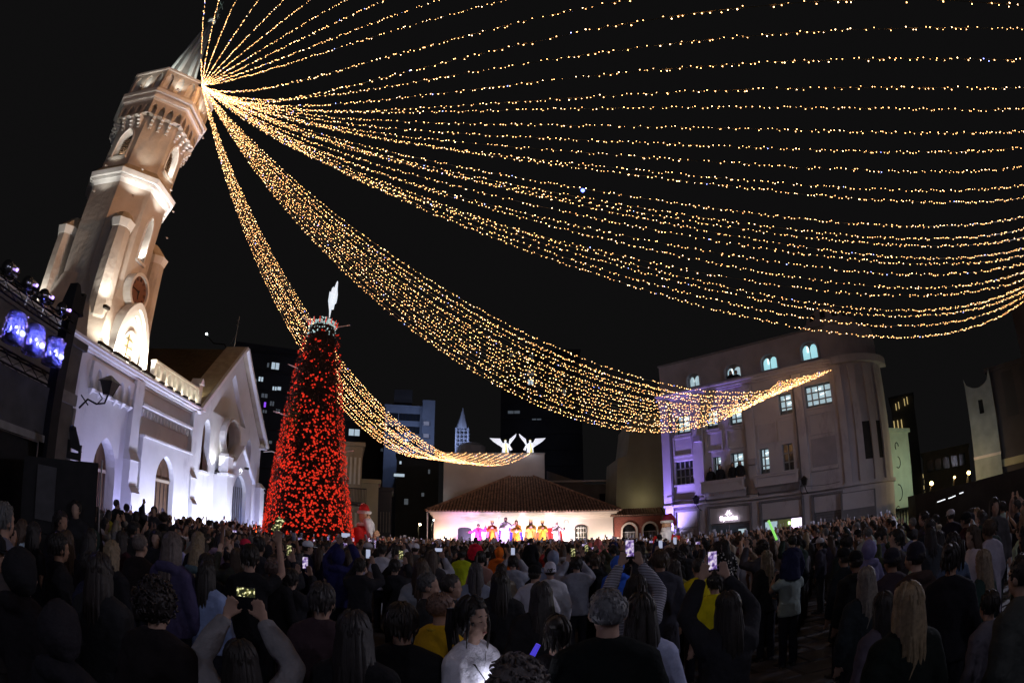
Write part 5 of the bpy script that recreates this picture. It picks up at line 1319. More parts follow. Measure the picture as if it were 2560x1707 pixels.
POSE = dict(  # shoulder handled; (elbow, wrist, hand direction) for left (-x) and right (+x)
    down=(((-.25, -.03, 1.12), (-.25, .07, .88), (0, .1, -1)), ((.25, -.03, 1.12), (.25, .07, .88), (0, .1, -1))),
    film=(((-.27, .20, 1.40), (-.11, .34, 1.66), (.35, .1, 1)), ((.27, .20, 1.40), (.11, .34, 1.66), (-.35, .1, 1))),
    filmhigh=(((-.27, .16, 1.58), (-.11, .26, 1.84), (.35, .1, 1)), ((.27, .16, 1.58), (.11, .26, 1.84), (-.35, .1, 1))),
    onearm=(((-.25, -.03, 1.12), (-.22, .1, .9), (0, .2, -1)), ((.29, .16, 1.5), (.24, .25, 1.78), (-.1, .1, 1))),
    read=(((-.25, .06, 1.12), (-.07, .28, 1.16), (.5, .6, .3)), ((.25, .06, 1.12), (.07, .28, 1.14), (-.5, .6, .3))),
    pocket=(((-.32, -.04, 1.13), (-.21, .09, .93), (.3, .3, -1)), ((.32, -.04, 1.13), (.21, .09, .93), (-.3, .3, -1))),
    carry=(((-.28, .12, 1.26), (-.12, .26, 1.42), (.3, -.1, .6)), ((.28, .12, 1.26), (.12, .26, 1.42), (-.3, -.1, .6))),
    point=(((-.25, -.03, 1.12), (-.25, .07, .88), (0, .1, -1)), ((.34, .22, 1.34), (.30, .48, 1.44), (0, 1, .1))),
    wave=(((-.42, .02, 1.26), (-.47, .05, 1.55), (-.1, 0, 1)), ((.38, -.02, 1.2), (.58, .1, 1.22), (1, .2, .1))),
    pray=(((-.24, .1, 1.14), (-.06, .26, 1.28), (.3, .3, 1)), ((.24, .1, 1.14), (.06, .26, 1.28), (-.3, .3, 1))),
    staff=(((-.32, .1, 1.2), (-.42, .3, 1.36), (-.3, .6, .3)), ((.25, .06, 1.12), (.1, .28, 1.16), (-.5, .6, .3))),
)


def hand(b, w_, d, side):
    w_ = Vector(w_); d = Vector(d).normalized()
    s = Vector((1, 0, 0)) if abs(d.x) < .8 else Vector((0, 1, 0))
    nrm = d.cross(s).normalized(); s = nrm.cross(d).normalized()
    b.tube([w_ - d * .02, w_ + d * .03, w_ + d * .085], [(.026, .02), (.038, .015), (.04, .013)], 8)
    for k, (o, l) in enumerate(((-.030, .062), (-.011, .075), (.010, .071), (.029, .054))):
        p = w_ + d * .08 + s * o
        b.tube([p, p + d * l * .5 + s * o * .12 - nrm * .004, p + d * l * .9 + s * o * .2 - nrm * .02], [.0105, .0095, .0075], 6)
    p = w_ + d * .03 + s * .03 * side
    b.tube([p, p + d * .03 + s * .03 * side, p + d * .065 + s * .038 * side], [.014, .012, .009], 6)


def head(b, fat=1.0):
    # centre of the skull at the origin
    b.ball((0, -.008, .022), (.076 * fat, .096, .098), 14, 10)
    b.ball((0, .022, -.045), (.058 * fat, .066, .07), 12, 8)
    b.ball((0, .055, -.092), (.026, .024, .02), 8, 6)                     # chin
    b.hull([(-.016, .075, -.035), (.016, .075, -.035), (.009, .06, .03), (-.009, .06, .03)], [(-.012, .108, -.028), (.012, .108, -.028), (.006, .084, .02), (-.006, .084, .02)])  # nose
    for s in (-1, 1):
        b.ball((s * .077 * fat, .0, -.01), (.012, .022, .032), 7, 6)       # ear
        b.ball((s * .03, .072, .03), (.024, .014, .008), 7, 5)             # brow
        b.ball((s * .036, .058, -.03), (.022, .022, .02), 7, 5)            # cheek
    b.tube([(-.022, .079, -.064), (0, .084, -.062), (.022, .079, -.064)], [.005, .009, .005], 6)


def bodymesh(pose, w_=1.0, legs='stand', fat=1.0, voxel=.0125):
    b = MB()
    b.T = Matrix.Translation((0, .012, 1.625)); head(b); b.T = None
    b.tube([(0, -.015, 1.38), (0, -.008, 1.46), (0, .004, 1.56)], [.066, .054, .05], 10)
    b.tube([(0, 0, .84), (0, 0, .94), (0, 0, 1.1), (0, 0, 1.27), (0, -.005, 1.37), (0, -.01, 1.42)], [(.14 * w_, .09), (.165 * w_, .11 * fat), (.135 * w_, .095 * fat), (.155 * w_, .108 * fat), (.165 * w_, .09), (.09 * w_, .06)], 14)
    b.tube([(-.15, -.01, 1.375), (-.06, -.012, 1.43), (.06, -.012, 1.43), (.15, -.01, 1.375)], [.05, .058, .058, .05], 10)
    for sd, (e, wr, hd) in zip((-1, 1), POSE[pose]):
        sh = Vector((sd * .165 * w_, 0, 1.37)); e = Vector(e); wr = Vector(wr)
        e.x *= (.5 + .5 * w_)
        b.tube([sh, sh.lerp(e, .5), e, e.lerp(wr, .5), wr], [.052, .045, .038, .034, .026], 9)
        hand(b, wr, hd, -sd)
    for sd in (-1, 1):
        if legs == 'stand':
            b.tube([(sd * .085, 0, .88), (sd * .09, .01, .68), (sd * .095, .01, .48), (sd * .1, -.015, .28), (sd * .1, -.02, .09)], [.085, .074, .055, .052, .036], 9)
            b.tube([(sd * .1, -.06, .045), (sd * .105, .05, .04), (sd * .115, .16, .03)], [.04, .042, .03], 8)
        else:
            b.tube([(sd * .085, 0, .88), (sd * .12, .18, .92), (sd * .12, .36, .9), (sd * .12, .40, .68), (sd * .11, .42, .48)], [.085, .074, .055, .052, .036], 9)
            b.tube([(sd * .11, .38, .45), (sd * .11, .5, .42), (sd * .11, .6, .41)], [.04, .042, .03], 8)
    return remesh(b.me('t', M['skin']), voxel, 'body', M['skin'])


def coatmesh(pose, kind, w_=1.0, fat=1.0, seed=0):
    b = MB()
    lo = {'jacket': .82, 'tshirt': .86, 'hoodie': .83, 'robe': .06, 'coat': .55}[kind]; t = {'jacket': .034, 'tshirt': .018, 'hoodie': .032, 'robe': .04, 'coat': .036}[kind]
    pts = [(0, 0, lo), (0, 0, .95), (0, 0, 1.1), (0, 0, 1.27), (0, -.005, 1.375), (0, -.01, 1.425)]
    rd = [(.172 * w_ + t, .115 * fat + t), (.17 * w_ + t, .112 * fat + t), (.143 * w_ + t * 1.2, .1 * fat + t * 1.1), (.16 * w_ + t, .112 * fat + t), (.172 * w_ + t, .094 + t), (.1 * w_ + t, .064 + t)]
    if kind in ('robe',): pts = [(0, 0, .05), (0, 0, .5)] + pts[1:]; rd = [(.34, .27), (.27, .21)] + rd[1:]
    if kind == 'coat': pts = [(0, 0, .55)] + pts[1:]; rd = [(.235, .18)] + rd[1:]
    b.tube(pts, rd, 16)
    b.tube([(-.165, -.008, 1.375), (-.07, -.012, 1.428), (0, -.012, 1.44), (.07, -.012, 1.428), (.165, -.008, 1.375)], [.062 + t * .8, .066 + t * .7, .07 + t * .6, .066 + t * .7, .062 + t * .8], 12)
    for sd, (e, wr, hd) in zip((-1, 1), POSE[pose]):
        sh = Vector((sd * .165 * w_, 0, 1.37)); b.ball(tuple(sh), .062 + t, 10, 8); e = Vector(e); wr = Vector(wr); e.x *= (.5 + .5 * w_)
        if kind == 'tshirt': b.tube([sh, sh.lerp(e, .35), sh.lerp(e, .68)], [.076, .072, .068], 10)
        else:
            q = 1.5 if kind == 'robe' else 1
            b.tube([sh, sh.lerp(e, .5), e, e.lerp(wr, .5), wr], [.058 + t * .85, .052 + t, .045 + t, .04 + t * q, .034 + t * .55 * q * q], 10)
    if kind == 'hoodie': b.ball((0, -.1, 1.46), (.13, .07, .07), 12, 8)
    if kind == 'jacket': b.tube([(0, -.015, 1.4), (0, -.01, 1.475)], [.088, .078], 12)
    return remesh(b.me('t', M['cloth']), .021, kind, M['cloth'], jitter=.013 if kind != 'tshirt' else .009, seed=seed, jscale=8)


def trousermesh(legs='stand', skirt=False):
    b = MB()
    b.tube([(0, 0, .84), (0, 0, .98)], [(.168, .122), (.165, .118)], 14)
    for sd in (-1, 1):
        if legs == 'stand': b.tube([(sd * .085, 0, .9), (sd * .09, .01, .68), (sd * .097, .01, .48), (sd * .1, -.01, .28), (sd * .1, -.01, .07)], [.098, .09, .074, .068, .066], 10)
        else: b.tube([(sd * .085, 0, .88), (sd * .12, .18, .92), (sd * .12, .37, .9), (sd * .12, .40, .68), (sd * .11, .42, .52)], [.1, .09, .075, .07, .06], 10)
    return remesh(b.me('t', M['cloth']), .022, 'trousers', M['cloth'], jitter=.01, seed=3, jscale=9)


def hairmesh(kind):
    b = MB(); rg = random.Random(hash(kind) % 7 + len(kind))
    rg = random.Random(sum(map(ord, kind)))
    m_ = M['cloth'] if kind in ('cap', 'beanie', 'hood') else M['hair']
    def shell(rx, ry, rz, cut=.045, back=-.07, n=30, k=20, amp=.045):
        bb = MB(); bb.ball((0, -.012, .03), (rx, ry, rz), n, k); vs = []
        for v in bb.v:
            x, y, z = v
            if y > .035 and z < cut + .03 * (y > .07): y = .03 + (y - .035) * .12; x *= .86; z = max(z, -.02)
            if z < back: z = back + (z - back) * .15
            p = Vector((x, y, z))
            rr = 1 + amp * noise.noise(p * 22) + amp * .7 * noise.noise(p * 55)
            vs.append((x * rr, y * rr, z * rr))
        b.add(vs, bb.f)
    def locks(n, r, lmin, lmax, zlo, flare=.12, hang=0.0, w0=.011):
        """tapered locks lying over the scalp"""
        for i in range(n):
            a = rg.uniform(0, 2 * pi); t = rg.uniform(zlo, 1.45)
            if abs(a - pi / 2) < .9 and t < .75: continue
            def P_(t_, o): return Vector((r[0] * math.cos(t_) * math.cos(a), -.012 + r[1] * math.cos(t_) * math.sin(a), .03 + r[2] * math.sin(t_))) * (1 + o)
            l = rg.uniform(lmin, lmax) * (.3 if abs(a - pi / 2) < 1.15 else 1); k_ = 4; pts = []
            for j in range(k_):
                tt = t - l / .1 * j / (k_ - 1)
                if tt < -.5: q = pts[-1] + Vector((rg.uniform(-.006, .006), rg.uniform(-.012, 0), -l / 3))
                else: q = P_(tt, .01 + flare * (j / (k_ - 1)) ** 2 * rg.uniform(.2, 1))
                pts.append(q)
            b.tube(pts, [w0, w0 * 1.1, w0 * .8, w0 * .15], 4, caps=False)
    if kind == 'short': shell(.085, .105, .108, .055, -.06); locks(150, (.084, .104, .108), .04, .075, -.45, .13)
    if kind == 'crop': shell(.082, .102, .105, .06, -.045, amp=.02); locks(170, (.081, .1, .104), .016, .03, -.4, .09, w0=.007)
    if kind in ('long', 'verylong', 'pony', 'bun'):
        shell(.087, .107, .110, .045, -.09, amp=.03); locks(70, (.086, .106, .11), .06, .10, -.3, .05, w0=.012)
    if kind in ('long', 'verylong'):
        L_ = .27 if kind == 'long' else .43
        for i in range(64):
            a = rg.uniform(pi * .93, 2.07 * pi) if i % 5 else rg.uniform(-.25, .15) + (pi if rg.random() < .5 else 0)
            cx_, cy_ = math.cos(a), math.sin(a)
            l = L_ * rg.uniform(.75, 1.08); sp = rg.uniform(.9, 1.12)
            p0 = Vector((cx_ * .075, -.012 + cy_ * .092, .055)); p1 = Vector((cx_ * .088, -.015 + cy_ * .104, -.04)); p2 = Vector((cx_ * .092 * sp, -.03 + cy_ * .10, -.13)); p3 = Vector((cx_ * .088 * sp + rg.uniform(-.02, .02), -.055 + cy_ * .085 + rg.uniform(-.012, .012), -.13 - l * .55)); p4 = Vector((cx_ * .07 * sp + rg.uniform(-.03, .03), -.07 + cy_ * .07 + rg.uniform(-.01, .02), -.13 - l))
            b.tube([p0, p1, p2, p3, p4], [.016, .019, .019, .016, .003], 5, caps=False)
        b.tube([(0, -.03, .04), (0, -.05, -.08), (0, -.075, -.2), (0, -.09, -.1 - L_ * .8)], [(.075, .06), (.085, .06), (.08, .045), (.05, .02)], 14)
    if kind == 'pony':
        for i in range(16):
            x_, y_ = rg.uniform(-.02, .02), rg.uniform(-.02, .02)
            b.tube([(x_ * .4, -.105, .06 + y_ * .5), (x_, -.16 + y_, .05), (x_ * 1.4, -.175 + y_, -.07), (x_ * 1.8 + rg.uniform(-.02, .02), -.15 + y_, -.2 + rg.uniform(-.05, .05))], [.012, .016, .014, .003], 5, caps=False)
    if kind == 'bun':
        bb = MB(); bb.ball((0, -.095, .10), (.046, .046, .042), 12, 9)
        b.add([tuple(Vector(v) * (1 + .06 * noise.noise(Vector(v) * 60))) for v in bb.v], bb.f)
    if kind == 'curly':
        bb = MB(); bb.ball((0, -.02, .03), (.108, .12, .118), 30, 20); vs = []
        for v in bb.v:
            p = Vector(v); x, y, z = v
            if y > .06 and z < .04: vs.append((x * .6, y * .3, z)); continue
            vs.append(tuple(p * (1 + .1 * noise.noise(p * 30))))
        b.add(vs, bb.f)
        for i in range(190):
            a = rg.uniform(0, 2 * pi); t = rg.uniform(-.75, 1.5)
            if abs(a - pi / 2) < .8 and t < .6: continue
            c = Vector((.112 * math.cos(t) * math.cos(a), -.02 + .125 * math.cos(t) * math.sin(a), .03 + .122 * math.sin(t))); r_ = rg.uniform(.012, .02)
            ax = Vector((rg.gauss(0, 1), rg.gauss(0, 1), rg.gauss(0, 1))).normalized(); u = ax.orthogonal().normalized(); v_ = ax.cross(u)
            b.tube([c + (u * math.cos(q) + v_ * math.sin(q)) * r_ + ax * .004 * q for q in (0, 1.2, 2.4, 3.6, 4.8)], [.006, .008, .008, .006, .003], 4, caps=False)
    if kind == 'cap':
        b.lathe([(.088, 0), (.094, .03), (.086, .075), (.05, .11), (.008, .12)], 20, (0, -.006, .03), 1, 1.14)
        b.hull([(-.065, .07, .036), (.065, .07, .036), (.05, .17, .02), (-.05, .17, .02)], [(-.065, .07, .046), (.065, .07, .046), (.05, .17, .028), (-.05, .17, .028)])
    if kind == 'beanie':
        b.lathe([(.086, -.035), (.091, -.03), (.091, .0), (.086, .003), (.089, .03), (.082, .07), (.06, .105), (.03, .122), (.004, .126)], 22, (0, -.008, .03), 1, 1.14)
    if kind == 'hood':
        bb = MB(); bb.ball((0, -.02, .02), (.112, .132, .138), 28, 18); vs = []
        for v in bb.v:
            x, y, z = v
            if y > .05: y = .05 + (y - .05) * .15; x *= .82; z *= .9
            if z < -.08: z = -.08 + (z + .08) * 1.6; x *= 1.15
            p = Vector((x, y, z)); rr = 1 + .07 * noise.noise(p * 13) + .03 * noise.noise(p * 30)
            if x * x < .0006 and y < 0: rr += .03
            vs.append((x * rr, y * rr, z * rr))
        b.add(vs, bb.f)
    return b.me(kind, m_, True)


def shoemesh(legs='stand'):
    b = MB()
    if legs == 'stand':
        b.tube([(0, -.09, .05), (0, -.02, .055), (0, .07, .05), (0, .17, .038)], [(.04, .05), (.046, .055), (.05, .045), (.032, .03)], 10)
    else:
        b.tube([(0, -.06, .05), (0, .0, .055), (0, .1, .045), (0, .19, .035)], [(.04, .05), (.046, .055), (.05, .045), (.032, .03)], 10)
    return b.me('shoe', M['shoe'], True)


BODY, COAT, HAIRM = {}, {}, {}
SHOE = shoemesh()
TROU = trousermesh(); TROUS = trousermesh('sit')
def gbody(pose, slim=False, legs='stand'):
    k = (pose, legs)
    if k not in BODY: BODY[k] = bodymesh(pose, 1.0, legs, 1.0)
    return BODY[k]
def gcoat(pose, kind, slim=False, fat=1.0):
    k = (pose, kind)
    if k not in COAT: COAT[k] = coatmesh(pose, kind, 1.0, 1.0, seed=len(COAT))
    return COAT[k]
def ghair(k):
    if k not in HAIRM: HAIRM[k] = hairmesh(k)
    return HAIRM[k]
SKIN = [(.42, .26, .19), (.36, .21, .14), (.30, .17, .11), (.46, .30, .22), (.22, .12, .075)]
STAGE = Vector((.0, 36.0))


def person(az, d, top, label, pose='down', coat='jacket', cc=(.02, .02, .022), hair='short', hc=(.015, .011, .009), skin=0, face=None, slim=False, legs='stand',
           tc=(.02, .02, .028), fat=1.0, group=None, z=0.0, cat='person', tilt=None, lower=True, name='person', xy=None):
    """stands at azimuth az, distance d; top is the height of the crown of the head above the ground"""
    p = PP(az, d, z) if xy is None else Vector((*xy, z))
    s = (top - z) / 1.745
    if face is None:
        v = STAGE - p.xy; rz = math.atan2(v.y, v.x) - pi / 2
    else: rz = -R(face)
    o = empty(name, p, rz); q_ = .93 if slim else 1.0; o.scale = (s * q_ * (1 + (fat - 1) * .55), s * q_ * (1 + (fat - 1) * .8), s)
    if cc[0] + cc[1] + cc[2] < .16: cc = tuple(q * 1.15 + .002 for q in cc)
    if hc and sum(hc) < .12: hc = tuple(q * 1.2 + .002 for q in hc)
    tag(o, label, cat, group)
    sk = SKIN[skin % 5]
    inst('body', gbody(pose, slim, legs), o, color=sk)
    inst(coat, gcoat(pose, coat, slim, fat), o, color=cc)
    if lower and coat != 'robe':
        inst('trousers', TROU if legs == 'stand' else TROUS, o, color=tc)
        if legs == 'stand':
            for sd in (-1, 1): inst('shoe', SHOE, o, (sd * .102, .02, 0), (0, 0, -sd * .08))
        else:
            for sd in (-1, 1): inst('shoe', SHOE, o, (sd * .11, .42, .4), (0, 0, 0))
    if hair:
        if hair in ('cap', 'beanie'): inst('hair', ghair('crop'), o, (0, .012, 1.618), (0, 0, 0), (.98, .98, .9), color=(.03, .022, .018))
        h = inst({'cap': 'cap', 'beanie': 'beanie', 'hood': 'hood'}.get(hair, 'hair'), ghair(hair), o, (0, .012, 1.625), (0, 0, 0), color=hc)
    return o


M['phonebody'] = mat('phone_back', (.02, .02, .025), .3, .1)
scr = mat('phone_screen', (.1, .1, .1), .3, 0, emit=(.5, .35, .9), es=.5)
nt = scr.node_tree; tc = nt.nodes.new('ShaderNodeTexCoord'); nz = nt.nodes.new('ShaderNodeTexNoise'); nz.inputs['Scale'].default_value = 28; cr = nt.nodes.new('ShaderNodeValToRGB')
cr.color_ramp.elements[0].color = (.02, .01, .05, 1); cr.color_ramp.elements[1].color = (1, .9, 1, 1); e_ = cr.color_ramp.elements.new(.48); e_.color = (.3, .18, .6, 1); cr.color_ramp.elements[0].position = .36; cr.color_ramp.elements[2].position = .6
nt.links.new(tc.outputs['Object'], nz.inputs[0]); nt.links.new(nz.outputs[0], cr.inputs[0]); nt.links.new(cr.outputs[0], nt.nodes['Principled BSDF'].inputs['Emission Color'])
scw = mat('phone_screen_white', (.1, .1, .1), .3, 0, emit=(.5, .55, .75), es=.5)
scg = mat('phone_screen_lights', (.05, .05, .03), .2, 0, emit=(.6, .5, .15), es=.8)
nt = scg.node_tree; tc = nt.nodes.new('ShaderNodeTexCoord'); wv = nt.nodes.new('ShaderNodeTexNoise'); wv.inputs['Scale'].default_value = 42; wv.inputs['Detail'].default_value = 1; cr = nt.nodes.new('ShaderNodeValToRGB'); cr.color_ramp.elements[0].position = .46; cr.color_ramp.elements[0].color = (.012, .014, .008, 1); cr.color_ramp.elements[1].position = .66; cr.color_ramp.elements[1].color = (1, .95, .5, 1); e2 = cr.color_ramp.elements.new(.55); e2.color = (.10, .10, .02, 1)
nt.links.new(tc.outputs['Object'], wv.inputs[0]); nt.links.new(wv.outputs[0], cr.inputs[0]); nt.links.new(cr.outputs[0], nt.nodes['Principled BSDF'].inputs['Emission Color'])
def phone(owner, loc, label, screen=None, rot=(0, 0, 0), wide=False, sz=1.0):
    mw = Matrix.Translation(owner.location) @ owner.rotation_euler.to_matrix().to_4x4() @ Matrix.Diagonal((*owner.scale, 1))
    p = mw @ Vector(loc)
    o = empty('phone', p); o.rotation_euler = (rot[0], rot[1], owner.rotation_euler.z + rot[2]); o.scale = (sz * .82,) * 3
    tag(o, label, 'phone', 'phones held up in the crowd')
    w_, h_ = (.08, .042) if wide else (.042, .08)
    MB().box(-w_, w_, -.003, .005, -h_, h_).build('case', M['phonebody'], o)
    MB().box(-w_ + .004, w_ - .004, -.0055, -.0035, -h_ + .006, h_ - .006).build('screen', screen or scr, o)
    return o

# ------------------------------------------------------------------ named people near the camera
BLK = (.012, .012, .014)
gm = person(9.8, 2.7, 1.66, 'man with short grey hair and reddened neck in black shirt, seen from behind', coat='tshirt', cc=(.006, .008, .008), hair='crop', hc=(.16, .16, .17), skin=0, fat=1.1, face=2)
gm.scale = (gm.scale.x * 1.12, gm.scale.y * 1.1, gm.scale.z)
girl = person(-4.1, 2.9, 1.6, 'young woman in white T-shirt with crossbody strap looking down to the right', pose='read', coat='tshirt', cc=(.72, .71, .78), hair=None, skin=0, slim=True, face=126)
by = person(-7.3, 3.6, 1.56, 'bald man in yellow shirt standing behind the woman in white', coat='tshirt', cc=(.62, .36, .015), hair=None, skin=1, face=45, fat=1.15)
cb = person(.6, 1.9, 1.49, 'person with thick greying curls at the bottom edge of the crowd', hair='curly', hc=(.11, .095, .095), cc=BLK, face=0)
lw_ = person(13.2, 2.95, 1.6, 'woman with very long dark hair in pale blue shirt beside the grey haired man', hair='verylong', cc=(.42, .46, .66), slim=True, coat='jacket', face=4)
st = person(12.8, 4.5, 1.58, 'woman in striped sleeves raising a phone with both hands overhead', pose='filmhigh', coat='jacket', cc=(.35, .36, .42), hair='pony', slim=True)
stripe = mat('striped_cotton', (.5, .5, .55), .9, .1, 6)
nt = stripe.node_tree; tc = nt.nodes.new('ShaderNodeTexCoord'); wv = nt.nodes.new('ShaderNodeTexWave'); wv.bands_direction = 'Z'; wv.inputs['Scale'].default_value = 22; cr = nt.nodes.new('ShaderNodeValToRGB'); cr.color_ramp.elements[0].color = (.02, .02, .03, 1); cr.color_ramp.elements[1].color = (.5, .5, .58, 1); cr.color_ramp.elements[0].position = .42; cr.color_ramp.elements[1].position = .55
nt.links.new(tc.outputs['Object'], wv.inputs[0]); nt.links.new(wv.outputs[0], cr.inputs[0]); nt.links.new(cr.outputs[0], nt.nodes['Principled BSDF'].inputs['Base Color'])
for ch in st.children:
    if ch.name.startswith('jacket'): ch.data = ch.data.copy(); ch.data.materials[0] = stripe; ch['label'] = 'navy and white striped sleeves'
phone(st, (0, .30, 2.0), 'phone held up by the woman in striped sleeves', sz=1.15)
# faces, hair and details of the young woman
hp = empty('head_detail', (0, .012, 1.625), 0, girl)
def lash(x):
    b = MB(); b.tube([(x - .016, .083, .004), (x, .088, .0), (x + .016, .083, .003)], [.0015, .003, .0015], 5)
    b.build('eyelid', M['hair'], girl, loc=(0, .012, 1.625)).color = (.015, .01, .01, 1)
    b = MB(); b.tube([(x - .02, .084, .032), (x, .09, .038), (x + .02, .083, .032)], [.0015, .0035, .0015], 5)
    b.build('eyebrow', M['hair'], girl, loc=(0, .012, 1.625)).color = (.02, .013, .01, 1)
for x in (-.032, .032): lash(x)
bpy.data.objects.remove(hp)
b = MB(); b.tube([(-.02, .088, -.063), (0, .093, -.06), (.02, .088, -.063)], [.003, .006, .003], 6); b.build('lips', mat('lip', (.32, .1, .09), .45), girl, True, loc=(0, .012, 1.625))
hm_ = inst('hair', ghair('pony'), girl, (0, .012, 1.625), (0, 0, 0), (1.04, 1.03, 1.03), color=(.012, .008, .007))
b = MB(); b.tube([(-.075, .045, .05), (-.09, .05, -.02), (-.088, .045, -.12), (-.08, .04, -.2)], [.006, .012, .01, .003], 6); b.tube([(.08, .04, .04), (.092, .035, -.03), (.09, .02, -.16)], [.006, .012, .003], 6); b.build('hair_strands', M['hair'], girl, True, loc=(0, .012, 1.625), kind='stuff').color = (.012, .008, .007, 1)
MB().ball((.079, .008, -.03), .007, 6, 5).build('earring', M['steel'], girl, loc=(0, .012, 1.625))
b = MB(); b.tube([(.13, -.06, 1.44), (.08, .09, 1.38), (-.03, .145, 1.2), (-.15, .13, 1.0)], [(.014, .004)] * 4, 6); b.build('strap', M['black'], girl)
MB().tube([(-.05, .07, 1.44), (0, .1, 1.37), (.05, .07, 1.44)], .0025, 5).build('necklace', M['steel'], girl)
gph = phone(girl, (0, .36, 1.2), 'phone at chest height in the hands of the woman in white', rot=(.9, 0, 0), screen=scr, sz=.9)
point('screen_light', (0, -.06, .18), .7, (.8, .82, 1), .04, gph)
# collar and shaven scalp of the man in yellow
sc_ = inst('stubble', ghair('crop'), by, (0, .012, 1.622), (0, 0, 0), (.965, .965, .93), color=(.16, .09, .065))
b = MB(); b.tube([(.07 * math.cos(t), -.012 + .072 * math.sin(t), 1.465 - .01 * math.sin(t)) for t in np.linspace(0, 2 * pi, 15)], .013, 6, caps=False); c_ = b.build('collar', M['cloth'], by, True); c_.color = (.6, .38, .03, 1)

near = person(-28.2, 2.5, 1.5, 'dark haired person in grey jacket holding a phone up close by', pose='filmhigh', cc=(.26, .25, .26), hair='long', face=-20)
near.scale = (near.scale.x, near.scale.y, near.scale.z * .93)
phone(near, (0, .3, 2.0), 'phone showing gold lights in the hands of the person in grey jacket', screen=scg, wide=True, sz=.75)
p = person(-37, 2.7, 1.6, 'person with huge dark curly hair close to the camera at left', hair='curly', hc=(.018, .012, .012), cc=(.015, .012, .013)); p.children[-1].scale = (1.3, 1.25, 1.2)
person(-47.5, 2.3, 1.5, 'dark hooded figure near the bottom left corner', coat='hoodie', hair='hood', cc=(.015, .014, .018), hc=(.018, .016, .02))
person(-43.0, 3.5, 1.62, 'person with pale cheek in black coat at left, side on', coat='coat', hair='long', face=-5, hc=(.02, .014, .012))
person(-16.2, 2.6, 1.55, 'long haired person in black jacket directly before the tree', hair='long', cc=(.012, .012, .014), hc=(.02, .016, .016))
person(-19.5, 3.4, 1.6, 'person in dark plaid shirt with checked pattern before the tree', coat='jacket', cc=(.05, .03, .035), hair='short', hc=(.03, .025, .025))
person(-11.3, 2.9, 1.56, 'broad man in black jacket left of the man in yellow', cc=(.012, .012, .013), hair='short', fat=1.15)
person(4.6, 2.9, 1.5, 'short haired woman in dark top between the woman in white and the grey haired man', cc=(.02, .018, .02), hair='bun', slim=True, face=10)
person(3.0, 4.3, 1.56, 'person with shaggy dark hair and dark collar, third row below the stage', cc=(.02, .02, .022), hair='long', hc=(.03, .026, .025))
person(-1.2, 5.2, 1.58, 'tall person with dark bob behind the woman in white', cc=(.018, .018, .02), hair='long')
